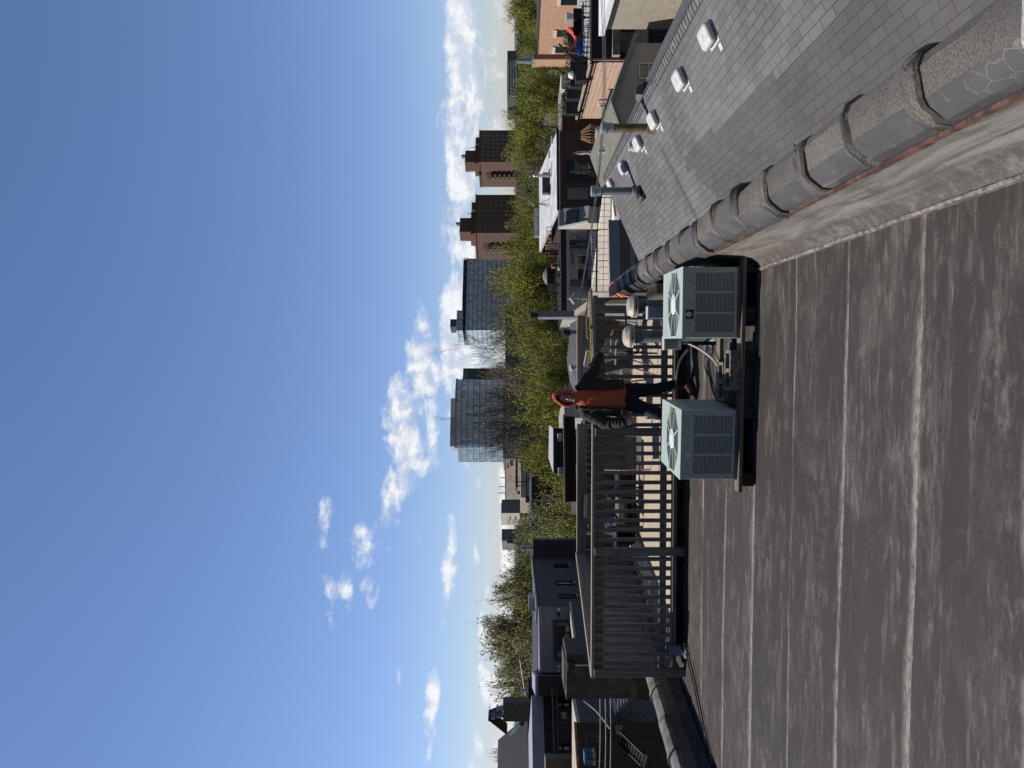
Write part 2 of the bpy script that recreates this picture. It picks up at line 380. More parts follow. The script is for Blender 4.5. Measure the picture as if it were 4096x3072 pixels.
def flashing():
    mt, t, b = newmat('aluminised flashing')
    uv = t.n('ShaderNodeUVMap').outputs[0]; P = t.n('ShaderNodeTexCoord').outputs['Object']; x, y, z = t.sep(P)
    s = t.noise(t.comb(t.math('MULTIPLY', x, 9), t.math('MULTIPLY', y, 1.1), t.math('MULTIPLY', z, 9)), 1.0, 8, .7, .6)
    s2 = t.noise(t.comb(t.math('MULTIPLY', x, 3), t.math('MULTIPLY', y, .8), t.math('MULTIPLY', z, 3)), 1.3, 5, .65, .8)
    c = t.mix(t.ramp(s, .35, .62), (.11, .10, .093), (.26, .24, .22))
    c = t.mix(t.ramp(s2, .48, .66, 0, .65), c, (.085, .076, .07))
    c = t.mix(t.ramp(t.noise(P, 7, 8, .75, .6), .52, .66, 0, .5), c, (.29, .275, .25))
    c = t.mix(t.ramp(t.noise(P, 60, 3, .6), .45, .75, 0, .3), c, (.05, .045, .04))
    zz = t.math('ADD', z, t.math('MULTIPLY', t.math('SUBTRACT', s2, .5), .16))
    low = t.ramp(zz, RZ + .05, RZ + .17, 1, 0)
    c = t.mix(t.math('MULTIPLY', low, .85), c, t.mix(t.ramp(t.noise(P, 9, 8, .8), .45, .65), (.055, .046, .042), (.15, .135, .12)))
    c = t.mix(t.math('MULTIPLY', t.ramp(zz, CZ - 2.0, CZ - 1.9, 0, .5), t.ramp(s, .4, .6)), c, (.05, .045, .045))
    t.put(b.inputs['Base Color'], c); t.put(b.inputs['Roughness'], t.ramp(s, .3, .7, .75, .5)); b.inputs['Specular IOR Level'].default_value = .4
    bumpn(t, b, s, .5, .01)
    return mt
def copingmat(name, top, tt=.66):
    mt, t, b = newmat(name)
    P = t.n('ShaderNodeTexCoord').outputs['Object']
    n = t.noise(P, 3.0, 6, .65, .5); g = t.noise(P, 120, 4, .75); v = t.n('ShaderNodeTexVoronoi', feature='DISTANCE_TO_EDGE')
    t.put(v.inputs['Vector'], t.vmath('ADD', P, t.vmath('MULTIPLY', t.comb(t.noise(P, 8, 3), t.noise(t.vmath('ADD', P, (5, 5, 5)), 8, 3)), (.12, .12, .12)))); v.inputs['Scale'].default_value = 9
    if top:
        c = t.mix(t.ramp(g, .36, .6), (.04, .036, .032), (.20, .175, .145))
        c = t.mix(t.ramp(n, .5, .72, 0, .6), c, (.085, .08, .078))
    else:
        c = t.mix(t.ramp(n, .3, .7), (.050, .050, .052), (.088, .086, .086))
        cr = t.math('MULTIPLY', t.ramp(v.outputs[0], .0, .03, 1, 0), t.ramp(n, .48, .6))
        c = t.mix(t.math('MULTIPLY', cr, .7), c, (.30, .27, .23))
        c = t.mix(t.ramp(g, .56, .75, 0, .5), c, (.25, .23, .2))
    oi = t.n('ShaderNodeObjectInfo').outputs['Random']; c = t.mix(t.math('MULTIPLY', oi, .45), c, col3((.05, .046, .043), 1))
    tar = t.noise(t.vmath('ADD', t.vmath('MULTIPLY', P, (1, 2.2, 1)), t.comb(t.math('MULTIPLY', oi, 31.0), 0.0, 0.0)), 2.2, 6, .7, .8)
    c = t.mix(t.ramp(tar, tt, tt + .06, 0, .8), c, (.016, .016, .017))
    t.put(b.inputs['Base Color'], c); t.put(b.inputs['Roughness'], t.ramp(tar, tt, tt + .06, .62, .35))
    bumpn(t, b, t.math('ADD', t.math('MULTIPLY', g, .5), n), .6, .012)
    return mt
MEM, FLA = membrane(), flashing()
COPI, COPT, TARG = copingmat('coping paint', False), copingmat('coping granules', True), copingmat('tarred coping collar', True, .44)
TAR = M('black roof tar', (.012, .012, .014), .35, var=.5, sc=5, bump=.8, bsc=9)
TERRA = M('terracotta', (.66, .29, .17), .8, var=.25, sc=9, bump=.3)
RUST = M('rust stained tile edge', (.10, .052, .04), .85, var=.6, sc=14, bump=.5, bsc=60)
BRICKD = brickmat('old brick', (.17, .075, .05), (.12, .055, .04), (.2, .18, .16))

house = thing('row_house', (0, 5, 0), 'row house whose flat tar roof fills the foreground, clay tiles on its parapets', 'house')
mb = MB(); XR = 1.26; Y0, Y1 = -3.5, 13.45
foot = [(XR, Y0), (XR, Y1), (leftx(Y1) - .25, Y1), (leftx(Y0) - .25, Y0)]
mb.prism(foot, 0.0, RZ - .06, True); mb.build('wall', BRICKD, house)
mb = MB(); n = 60
nx = 24
def roofz(x, y): return RZ + .012 * mnoise.noise(Vector((x * .6, y * .6, 0))) 
for j in range(n):
    ya, yb = Y0 + (Y1 - Y0) * j / n, Y0 + (Y1 - Y0) * (j + 1) / n
    for i in range(nx):
        q = []
        for (ii, yy) in ((i, ya), (i + 1, ya), (i + 1, yb), (i, yb)):
            xa = leftx(yy) - .1; x = xa + (.90 - xa) * ii / nx; q.append((x, yy, roofz(x, yy)))
        mb.face(q)
mb.build('roof', MEM, house, smooth=True)
# right parapet: cant strip and inner face
prof = [(.82, -2.392), (.865, -2.388), (.90, -2.37), (.945, -2.31), (.972, -2.22), (.985, -2.0), (.995, -1.84)]
mb = MB(); rs = []
NY = 150
for j in range(NY + 1):
    y = Y0 + (Y1 - Y0) * j / NY
    rs.append([Vector((x + .012 * mnoise.noise(Vector((y * 1.3, x * 5, 1))) * (0 if i in (0,) else 1), y, CZ + z + .008 * mnoise.noise(Vector((y * 2, z * 4, 2))))) for i, (x, z) in enumerate(prof)])
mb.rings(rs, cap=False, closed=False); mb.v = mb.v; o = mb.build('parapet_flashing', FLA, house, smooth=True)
mb = MB(); mb.box(.99, 1.25, Y0, Y1, RZ - .1, CZ - 1.82); mb.build('parapet', M('parapet render', (.16, .15, .14), .9, bump=.3), house)
# raised stucco lap along the flashing edge (the ragged tar seam)
mb = MB(); pts = []
for j in range(220):
    y = 2.0 + j * .055; pts.append((.845 + .012 * mnoise.noise(Vector((y * 2.2, 0, 0))), y, RZ + .008))
mb.tube(pts, [.010 + .007 * random.random() for _ in pts], 6); mb.build('tar_joint', M('joint cement', (.2, .185, .17), .9, var=.6, sc=20, bump=.8, bsc=60), house, smooth=True)
# clay coping tiles, painted and tarred
TP = [(.965, -1.88), (.975, -1.81), (1.03, -1.735), (1.065, -1.712), (1.20, -1.692), (1.25, -1.708), (1.29, -1.765), (1.31, -1.88)]
def tile(name, y0, y1, mats, parent, prof=TP, ctr=(1.14, -1.88), s0=1.0, seed=0, worn=1.0):
    mb = MB(); rg = random.Random(seed); L = y1 - y0; rs = []
    sec = [(0.0, .985), (0.012, 1.05), (.035, 1.10 + rg.uniform(-.02, .03)), (.08, 1.09), (.12, 1.02)] + [(.11 + (L - .11) * i / 5, 1.03 - .05 * i / 5) for i in range(1, 6)]
    jx, jz = rg.uniform(-.018, .018), rg.uniform(-.012, .010)
    for (dy, s) in sec:
        s *= s0; ring = []
        for i, (x, z) in enumerate(prof):
            q = mnoise.noise(Vector((x * 9, (y0 + dy) * 9, seed * 3.3))) * .016 * worn
            ring.append(Vector((ctr[0] + (x - ctr[0]) * (s if s < 1 else 1 + (s - 1) * .8) + jx, y0 + dy, CZ + ctr[1] + (z - ctr[1]) * (1 + (s - 1) * 1.5) + q + jz)))
        rs.append(ring)
    for i in range(len(rs) - 1):
        for k in range(len(prof) - 1):
            mb.cur = 2 if (len(mats) > 2 and i in (1, 2, 3)) else (0 if k < 3 else 1)
            mb.face([rs[i][k], rs[i][k + 1], rs[i + 1][k + 1], rs[i + 1][k]][::-1])
    mb.face(rs[0]); mb.face(rs[-1][::-1])
    o = mb.build(name, mats, parent, smooth=27); return o
ys = [2.42 + .6 * k for k in range(17)]
for k, y in enumerate(ys):
    mats = [TERRA, TERRA] if y > 11.3 else [COPI, COPT, TARG]
    tile('coping_tile', y - (.25 if k == 0 else 0), y + .62, mats, house, seed=k)
# rusty drip line under the near tiles
mb = MB()
for j in range(90):
    y = 2.45 + j * .06; nn_ = mnoise.noise(Vector((y * 1.3, 3, 0))); a = .003 + .024 * max(0, nn_ + .12) + .006 * random.random()
    a = a if y < 6.4 else .003
    mb.box(.955, .972, y, y + .061, CZ - 1.885 - a, CZ - 1.86)
mb.build('drip_edge', RUST, house)
# near parapet corner under a mineral cap sheet
mb = MB(); mb.box(.99, 1.205, 1.0, 2.375, RZ, CZ - 1.652)
mb.build('parapet_corner', M('white mineral cap sheet', (.42, .42, .41), .9, var=.45, sc=70, bump=.8, bsc=150), house, bevel=.03)
# left parapet and its tiles
def lpt(s, off, z): p = LP - LU * s; nrm = Vector((-LU.y, LU.x, 0)); q = p + nrm * off; return Vector((q.x, q.y, CZ + z))
mb = MB(); rs = []
for j in range(60):
    s = -3.1 + j * .26
    w = .03 * mnoise.noise(Vector((s * 2, 0, 9)))
    rs.append([lpt(s, -.14 + w, -2.386), lpt(s, -.05, -2.36), lpt(s, .0, -2.27), lpt(s, .02, -2.12)])
mb.rings(rs, cap=False, closed=False)
mb.build('parapet_flashing', M('tarred parapet side', (.035, .034, .036), .6, var=.5, sc=4, bump=.5, bsc=20, dirt=.5, dirtc=(.13, .12, .11)), house, smooth=True)
mb = MB()
mb.slab([lpt(-3.1, .0, -2.11), lpt(12.5, .0, -2.11), lpt(12.5, .27, -2.11), lpt(-3.1, .27, -2.11)], .45)
mb.build('parapet', M('parapet render'), house) if False else mb.build('parapet', MATS['parapet render'], house)
LT = M('weathered grey tile', (.17, .165, .16), .7, var=.4, sc=6, bump=.4, bsc=50, dirt=.5, dirtc=(.03, .03, .03))
for k in range(14):
    s0 = -0.35 + .62 * k
    mb = MB(); rg = random.Random(k + 50); rs = []; jz = rg.uniform(-.012, .012)
    for (ds, sc_) in ((0, 1.14), (.06, 1.14), (.09, 1.0), (.62, .94)):
        s = s0 + .62 - ds
        rs.append([lpt(s, .135 + (o - .135) * sc_, -2.11 + (z + 2.11) * sc_ + jz) for o, z in ((-.03, -2.12), (-.02, -2.06), (.05, -2.02), (.135, -2.0), (.22, -2.02), (.29, -2.06), (.30, -2.12))])
    mb.rings(rs, cap=True, closed=False); mb.build('coping_tile', LT, house, smooth=38)
# tarred chimney at the end of the left parapet
STU = M('sooty stucco', (.085, .078, .068), .95, var=.35, sc=7, bump=.9, bsc=70, dirt=.5, dirtc=(.03, .028, .025))
ch = thing('chimney', (-4.9, 11.0, RZ), 'square soot-stained stucco chimney at the left end of the wooden deck', 'chimney')
mb = MB(); x0, x1 = -5.24, -4.54
def jbox(mb, x0, x1, y0, y1, z0, z1, nz=12, nx=6, amp=.012):
    for (fa, fb, fc) in (('x', y0, -1), ('x', y1, 1), ('y', x0, -1), ('y', x1, 1)):
        for i in range(nx):
            for j in range(nz):
                q = []
                for (a, c) in ((i, j), (i + 1, j), (i + 1, j + 1), (i, j + 1)):
                    z = z0 + (z1 - z0) * c / nz; t = a / nx
                    if fa == 'x': x, y = x0 + (x1 - x0) * t, fb
                    else: x, y = fb, y0 + (y1 - y0) * t
                    e = amp * mnoise.noise(Vector((x * 3, y * 3, z * 3))); q.append((x + e, y + e * (1 if fa == 'x' else .5), z))
                if (fa == 'x' and fc > 0) or (fa == 'y' and fc < 0): q = q[::-1]
                mb.face(q)
jbox(mb, x0, x1, 10.72, 11.35, RZ + .3, CZ - .86)
mb.face([(x0, 10.72, CZ - .86), (x1, 10.72, CZ - .86), (x1, 11.35, CZ - .86), (x0, 11.35, CZ - .86)])
mb.build('stack', STU, ch, smooth=35)
mb = MB(); jbox(mb, x0 - .015, x1 + .015, 10.70, 11.37, RZ - .05, RZ + .48, 8, 8, .03)
mb.build('tarred_base', TAR, ch, smooth=35)
mb = MB(); mb.box(x0 - .01, x1 + .01, 10.70, 11.37, CZ - .875, CZ - .825); mb.box(x0 + .09, x1 - .09, 10.8, 11.27, CZ - .826, CZ - .80)
mb.build('cap', STU, ch, bevel=.02)
mb = MB(); mb.box(x1 - .24, x1 - .10, 10.66, 10.75, CZ - .96, CZ - .845); mb.build('junction_box', M('black plastic', (.012, .012, .013), .5), ch, bevel=.01)
mb = MB(); mb.tube([(x1 - .17, 10.69, CZ - .95), (x1 - .17, 10.69, CZ - 1.55)], .012); mb.build('conduit', M('white pvc', (.62, .62, .6), .4, var=.06), ch, smooth=True)
# blue stub vent near the deck corner + cable on the roof
GALV = M('galvanised metal', (.36, .40, .42), .42, .55, var=.18, sc=6, dirt=.25, dirtc=(.2, .2, .19))
sv = onZ(2741, 2601, RZ)
tv = thing('roof_vent_pipe', (sv.x, sv.y, RZ), 'short blue-grey stub vent pipe standing on the roof by the left deck corner', 'vent pipe')
BLU = M('blue grey paint', (.16, .20, .30), .45, var=.35, sc=20, dirt=.6, dirtc=(.5, .5, .52))
mb = MB(); c = (sv.x, sv.y, RZ)
mb.lathe(c, [(.115, .0), (.11, .02), (.078, .045), (.072, .06), (.07, .24), (.058, .245), (.056, .06)], 20, False); mb.build('pipe', BLU, tv, smooth=True)
mb = MB(); mb.lathe(c, [(.085, .03), (.085, .055), (.076, .06)], 20, False); mb.build('clamp', TAR, tv, smooth=True)
pp = [(2742, 2585), (2750, 2600), (2762, 2650), (2775, 2700), (2796, 2800), (2815, 2900), (2838, 3000), (2860, 3090), (2900, 3300)]
mb = MB(); mb.tube([onZ(a, b, RZ + .018) for a, b in pp], .010, 6)
tag(mb.build('cable', M('black rubber', (.01, .01, .011), .5), smooth=True), 'thin black cable running over the roof from the stub vent to the left edge', 'cable')
mb = MB(); mb.tube([onZ(a - 6, b + 14, RZ + .015) for a, b in pp], .008, 6)
tag(mb.build('cable', MATS['black rubber'], smooth=True), 'second black cable on the roof, on the deck side of its twin', 'cable')

# ================================================================ condensers
ACG = M('grey green enamel', (.415, .50, .455), .42, var=.05, sc=3, dirt=.12, dirtc=(.2, .24, .23))
ACD = M('dark louvre cavity', (.008, .009, .01), .8)
STK = M('white sticker', (.62, .62, .66), .6, var=.05)
def make_ac():
    r = thing('air_conditioner', (0, 0, 0), 'x', 'air conditioner')
    w, dp, h = .345, .44, .555            # half width, half depth, height
    mb = MB(); mb.box(-w + .02, w - .02, -dp + .02, dp - .02, .03, h - .02); mb.build('core', ACD, r)
    # cabinet: corner posts, top band, bottom band
    mb = MB(); t = .012
    for sx in (-1, 1):
        for sy in (-1, 1):
            xa, xb = sorted((sx * w, sx * (w - .055))); ya, yb = sorted((sy * dp, sy * (dp - .055)))
            mb.box(xa, xb, ya, yb, .03, h)
    for sy in (-1, 1):
        ya, yb = sorted((sy * (dp - .003), sy * (dp - .02)))
        mb.box(-w + .055, w - .055, ya, yb, h - .115, h); mb.box(-w + .055, w - .055, ya, yb, .03, .06)
    for sx in (-1, 1):
        xa, xb = sorted((sx * (w - .003), sx * (w - .02)))
        mb.box(xa, xb, -dp + .055, dp - .055, h - .115, h); mb.box(xa, xb, -dp + .055, dp - .055, .03, .06)
    mb.build('cabinet', ACG, r, bevel=.004)
    def louvers(side):
        mb = MB(); N = 29; z0, z1 = .06, h - .115
        half = w if side in 'fb' else dp
        cols = 3; tot = 2 * half - .11; cw = (tot - .022 * 2) / 3
        def put(u0, u1, n0, n1, za, zb):
            if side == 'f': mb.box(u0, u1, -dp + n0, -dp + n1, za, zb)
            elif side == 'r': mb.box(w - n1, w - n0, u0, u1, za, zb)
            elif side == 'l': mb.box(-w + n0, -w + n1, u0, u1, za, zb)
            else: mb.box(u0, u1, dp - n1, dp - n0, za, zb)
        for c in range(cols):
            u0 = -half + .055 + c * (cw + .022)
            if c: put(u0 - .022, u0, .003, .018, z0, z1)
            for k in range(N):
                z = z0 + (z1 - z0) * k / N; p = (z1 - z0) / N
                put(u0, u0 + cw, .003, .016, z + p * .50, z + p)
        return mb.build('louver_panel', ACG, r)
    for sd in 'frlb': louvers(sd)
    # top panel with octagonal opening
    mb = MB(); zt = h + .012
    cy = -.07; Ro = .30
    oc = [(Ro * 1.17 * math.cos(R(22.5 + 45 * k)), cy + .92 * Ro * math.sin(R(22.5 + 45 * k))) for k in range(8)]
    W2, D2 = w + .006, dp + .006
    outer = []
    for (x, y) in oc:
        yy = y - cy; s = min(W2 / abs(x) if abs(x) > 1e-6 else 9, 9)
        outer.append((x, y))
    rect = [(W2, cy + .13), (.13, D2), (-.13, D2), (-W2, cy + .13), (-W2, cy - .13), (-.13, -D2), (.13, -D2), (W2, cy - .13)]
    cor = {0: (W2, D2), 2: (-W2, D2), 4: (-W2, -D2), 6: (W2, -D2)}
    for k in range(8):
        a, b2 = oc[k], oc[(k + 1) % 8]; c, d2 = rect[k], rect[(k + 1) % 8]
        poly = [a, c] + ([cor[k]] if k in cor else []) + [d2, b2]
        mb.face([(p[0], p[1], zt) for p in poly])
        mb.face([(a[0], a[1], zt), (b2[0], b2[1], zt), (b2[0], b2[1], zt - .03), (a[0], a[1], zt - .03)])
    for (a, b2) in (((-W2, -D2), (W2, -D2)), ((W2, -D2), (W2, D2)), ((W2, D2), (-W2, D2)), ((-W2, D2), (-W2, -D2))):
        mb.face([(a[0], a[1], zt - .03), (b2[0], b2[1], zt - .03), (b2[0], b2[1], zt), (a[0], a[1], zt)])
    mb.box(-w + .03, w - .03, .262, .266, zt, zt + .0015)
    tp = mb.build('top_panel', ACG, r)
    # fan guard
    mb = MB(); zg = zt + .002
    for q in range(1, 10):
        f = .36 + .64 * q / 10
        for k in range(8):
            a, b2 = oc[k], oc[(k + 1) % 8]
            mb.bar((a[0] * f, cy + (a[1] - cy) * f, zg - .006), (b2[0] * f, cy + (b2[1] - cy) * f, zg - .006), .0022, .004)
    for k in range(8):
        a = oc[k]; mb.bar((a[0] * .3, cy + (a[1] - cy) * .3, zg + .001), (a[0], a[1], zg + .001), .016, .006)
    g = mb.build('fan_guard', ACG, r)
    mb = MB(); mb.lathe((0, cy, zt - .004), [(.105, 0), (.105, .012), (.095, .017), (0.001, .018)], 28, False); hb = mb.build('motor_plate', M('white plastic badge', (.72, .75, .76), .4, var=.04), r, smooth=True)
    mb = MB()
    for k in range(9):
        a = R(25 + k * 16); mb.box(.075 * math.cos(a) - .006, .075 * math.cos(a) + .006, cy + .075 * math.sin(a) - .005, cy + .075 * math.sin(a) + .005, zt + .0135, zt + .0155)
        a = R(205 + k * 16); mb.box(.075 * math.cos(a) - .005, .075 * math.cos(a) + .005, cy + .075 * math.sin(a) - .004, cy + .075 * math.sin(a) + .004, zt + .0135, zt + .0155)
    mb.build('badge_lettering', M('badge ink', (.25, .33, .42), .5), r)
    mb = MB()
    for k in range(3):
        mb.lathe((0, 0, 0), [(0.0001, 0), (.007, 0), (.007, .003)], 8, False) if False else None
    for x in (-.21, 0, .21):
        mb.tube([(x, -dp - .002, h - .06), (x, -dp + .01, h - .06)], .006, 8)
    for y in (-.3, 0, .3):
        mb.tube([(w + .002, y, h - .06), (w - .01, y, h - .06)], .006, 8)
    mb.build('screw', ACD, r)
    mb = MB(); mb.box(-w - .004, w + .004, -dp - .004, dp + .004, .0, .03); mb.build('base_pan', M('base pan', (.11, .13, .13), .5), r, bevel=.004)
    return r
ac = make_ac()
AZ = CZ - 2.235
ac.location = (-.85, 7.02 + .44, AZ); ac.rotation_euler.z = -R(3.6)
ac['label'] = 'left grey-green condenser unit nearest the open roof, round sticker on its front'
ac['group'] = 'condenser units on the timber platform'
ac2 = copy_thing(ac, (.535, 7.0 + .44, AZ), -R(1.2), 'right grey-green condenser unit beside the parapet, black patch behind its round sticker')
def on_front(a, dx, dz, name, r0, mt, sq=None):
    mb = MB(); y = -.4415
    if sq: mb.box(dx - sq, dx + sq, y - .002, y + .001, dz - sq, dz + sq * .7)
    else:
        for k in range(20):
            a0, a1 = 2 * math.pi * k / 20, 2 * math.pi * (k + 1) / 20
            mb.face([(dx, y - .0035, dz), (dx + r0 * math.cos(a0), y - .0035, dz + r0 * math.sin(a0)), (dx + r0 * math.cos(a1), y - .0035, dz + r0 * math.sin(a1))])
    o = mb.build(name, mt); o.location = (0, 0, 0); o.parent = a; return o
on_front(ac, -.10, .497, 'round_sticker', .030, STK)
on_front(ac2, -.115, .502, 'round_sticker', .028, STK)
on_front(ac2, -.115, .500, 'sticker_backing', 0, ACD, .043)
# timber platform
WD = woodmat('weathered pine', (.24, .205, .165), (.085, .072, .06))
WDD = woodmat('old dark timber', (.055, .048, .042), (.02, .018, .016))
WDG = woodmat('grey deck timber', (.30, .285, .26), (.12, .113, .105))
WDL = woodmat('sun bleached decking', (.62, .53, .43), (.27, .225, .18), 1.0)
pf = thing('platform', (.1, 7.4, RZ), 'long timber skid carrying both condenser units', 'platform')
for (yy) in (7.0, 7.72):
    mb = MB(); mb.bar((-1.34, yy + .06, AZ - .02), (.97, yy, AZ - .02), .14, .036); mb.build('plank', WD, pf)
for (xx, ya, yb) in ((-1.22, 6.98, 7.95), (-.55, 6.98, 7.95), (.0, 6.98, 7.9), (.42, 6.98, 7.9), (.88, 6.98, 7.95)):
    mb = MB(); mb.bar((xx, ya, AZ - .04 - .055), (xx, yb, AZ - .04 - .055), .12, .11); mb.build('sleeper', WDD, pf)
# hollow concrete blocks
BLK = M('rough concrete block', (.20, .19, .165), .95, var=.5, sc=25, bump=1.0, bsc=90, dirt=.4, dirtc=(.05, .045, .04))
def make_block():
    r = MB(); a, b, h = .2, .095, .1
    xs = [-a, -a + .03, -.02, .02, a - .03, a]
    for (x0, x1) in ((xs[0], xs[1]), (xs[2], xs[3]), (xs[4], xs[5])): r.box(x0, x1, -b + .028, b - .028, 0, h - .0015)
    r.box(-a, a, -b, -b + .028, 0, h); r.box(-a, a, b - .028, b, 0, h)
    return r
bk = make_block().build('concrete_block', BLK, bevel=.004); tag(bk, 'front hollow concrete block lying on the platform between the condensers', 'concrete block', 'concrete blocks between the condensers')
bk.location = (-.02 - .12, 7.07, AZ)
b2 = bk.copy(); COL.objects.link(b2); b2.location = (-.14 - .12, 7.30, AZ - .02 + .02); b2.rotation_euler.z = R(2); b2['label'] = 'rear hollow concrete block, partly hidden behind the front one'
# ventilation flues with mushroom caps
def flue(px, py, D, rad, zcap, label):
    p = W(px, py, D); t = thing('vent_flue', (p.x, p.y, RZ), label, 'vent flue', 'capped flues behind the right condenser'); c = (p.x, p.y, 0)
    mb = MB(); mb.lathe((p.x, p.y, RZ), [(rad * 1.9, 0), (rad * 1.25, .05), (rad, .09), (rad, zcap - RZ - .13)], 24, False); mb.build('pipe', BLG, t, smooth=True)
    mb = MB(); z = zcap
    mb.lathe(c, [(rad * 1.08, z - .22), (rad * 1.1, z - .125), (rad * .9, z - .12)], 24, False); mb.build('collar', BLGL, t, smooth=True)
    mb = MB(); mb.lathe(c, [(rad * 1.55, z - .128), (rad * 1.72, z - .12), (rad * 1.72, z - .108), (rad * 1.5, z - .10)], 28, False)
    mb.lathe(c, [(rad * 1.5, z - .098), (rad * 1.74, z - .088), (rad * 1.74, z - .062), (rad * 1.62, z - .058), (rad * 1.45, z - .026), (rad * 1.0, z - .006), (.001, z)], 28, False)
    mb.build('mushroom_cap', CAPM, t, smooth=True)
BLG = M('blue grey duct paint', (.155, .18, .205), .45, .2, var=.15, sc=4)
BLGL = M('dull zinc', (.10, .11, .115), .5, .3)
CAPM = M('chalky zinc cap', (.42, .38, .345), .6, .1, var=.25, sc=12, dirt=.3, dirtc=(.25, .22, .2))
flue(2528, 1225, 8.75, .080, CZ - 1.41, 'right-hand capped vent flue, close to the parapet tiles')
flue(2512, 1346, 8.55, .076, CZ - 1.33, 'left-hand capped vent flue, partly behind the grey switch box')
# switch boxes
def swbox(px, py, D, w, h, label, leg):
    p = W(px, py, D); t = thing('switch_box', (p.x, p.y, p.z), label, 'switch box', 'electrical switch boxes')
    mb = MB(); mb.box(p.x - w / 2, p.x + w / 2, p.y, p.y + .1, p.z - h / 2, p.z + h / 2); mb.build('casing', BXM, t, bevel=.006)
    mb = MB(); mb.box(p.x - w / 2 - .006, p.x + w / 2 + .006, p.y - .012, p.y + .1, p.z + h / 2, p.z + h / 2 + .016); mb.build('hood', BXL, t, bevel=.003)
    mb = MB(); mb.box(p.x - w / 2 + .012, p.x + w / 2 - .012, p.y - .006, p.y, p.z - h / 2 + .03, p.z + h / 2 - .03); mb.build('cover', BXM, t, bevel=.003)
    mb = MB(); mb.box(p.x - w / 2 + .02, p.x + w / 2 - .03, p.y - .0085, p.y - .006, p.z - h / 2 + .012, p.z - h / 2 + .04); mb.build('rating_label', STK, t)
    mb = MB(); mb.bar((p.x, p.y + .125, RZ), (p.x, p.y + .125, p.z + h / 2), .045, .045); mb.build('post', leg, t)
BXM = M('grey switch box', (.20, .235, .26), .5, var=.1); BXL = M('pale box edge', (.50, .55, .56), .45, var=.1)
swbox(2694, 1372, 8.0, .145, .185, 'grey electrical switch box left of the right condenser with conduit hanging from it', WDD)
swbox(2632, 1250, 8.15, .135, .21, 'grey electrical switch box just behind the right condenser', WDD)
# conduits and hoses
def cord(name, pts, r, mt, label, cat, n=8):
    P = [Vector(p) for p in pts]; out = []
    for i in range(len(P) - 1):
        p0, p1, p2, p3 = P[max(i - 1, 0)], P[i], P[i + 1], P[min(i + 2, len(P) - 1)]
        for k in range(6):
            t = k / 6
            out.append(.5 * ((2 * p1) + (p2 - p0) * t + (2 * p0 - 5 * p1 + 4 * p2 - p3) * t * t + (3 * p1 - p0 - 3 * p2 + p3) * t ** 3))
    out.append(P[-1]); mb = MB(); mb.tube(out, r, n); return tag(mb.build(name, mt, smooth=True), label, cat)
cord('conduit', [W(2731, 1372, 8.05), W(2760, 1377, 8.0), W(2805, 1400, 7.9), W(2845, 1430, 7.8), W(2862, 1450, 7.7), W(2880, 1475, 7.6)], .012, M('grey flexible conduit', (.42, .42, .43), .45), 'pale flexible conduit curving from the switch box to the concrete blocks', 'conduit')
cord('hose', [W(2755, 1395, 8.1), W(2722, 1440, 8.6), W(2708, 1500, 8.9), W(2707, 1550, 8.9), W(2712, 1620, 8.6), W(2730, 1700, 8.4)], .018, MATS['black rubber'], 'thick black hose arching from the switch box towards the left condenser', 'hose')
cord('cable', [onZ(2842, 1345, RZ + .02), onZ(2850, 1400, RZ + .02), onZ(2832, 1440, RZ + .02), onZ(2838, 1500, RZ + .02), onZ(2850, 1560, RZ + .02), onZ(2872, 1610, RZ + .03)], .012, MATS['black rubber'], 'black cable lying on the roof between the two condensers', 'cable')
# stack of spare clay tiles by the parapet
tag_grp = 'spare clay coping tiles stacked by the parapet'
SPT = M('dusty clay tile', (.26, .215, .175), .9, var=.3, sc=8, bump=.4, bsc=60)
stp = MB()
prf = [(-.17, 0), (-.165, .06), (-.12, .12), (-.05, .145), (.05, .145), (.12, .12), (.165, .06), (.17, 0)]
th = .012
pr2 = prf + [(x * .9, z - th) for x, z in prf[::-1]]
def tilerow(loc, ang, label):
    st = MB(); ln = .0
    rs = [[Vector((x, 0, z)) for x, z in pr2], [Vector((x, .02, z)) for x, z in pr2]]
    st.rings([[Vector((x, y, z * (1 - .1 * y))) for x, z in pr2] for y in (0, .3, .58)]); return st
base_t = tilerow((0, 0, 0), 0, '').build('clay_tile', SPT, smooth=35)
base_t['category'] = 'clay tile'; base_t['group'] = 'spare clay coping tiles stacked by the parapet'
base_t['label'] = 'one of the dusty spare clay tiles nested on edge between the deck and the parapet'
for k in range(13):
    o = base_t if k == 0 else base_t.copy()
    if k: COL.objects.link(o)
    o.location = (.80 + .01 * random.random(), 9.0 + k * .055, CZ - 2.37); o.rotation_euler = (R(82), 0, R(6 + random.uniform(-2, 2)))
    o.scale = (.72, .95, 1.0)
mb = MB(); p = Vector((.70, 8.75, RZ))
for i in range(10):
    pass
tarp = MB(); rs = []
for j in range(9):
    y = 8.45 + j * .06
    rs.append([Vector((.62 + i * .055, y + .02 * math.sin(i * 1.7), RZ + .02 + .30 * math.sin(math.pi * (i + .4) / 6.8) * (.6 + .4 * math.sin(j * 1.1 + i)) * (1 - .06 * j))) for i in range(7)])
tarp.rings(rs, cap=False, closed=False)
tag(tarp.build('plastic_bag', M('dark green plastic', (.02, .10, .10), .35, var=.4, sc=8), smooth=True), 'crumpled dark green bag between the right condenser and the tile stack', 'bag')
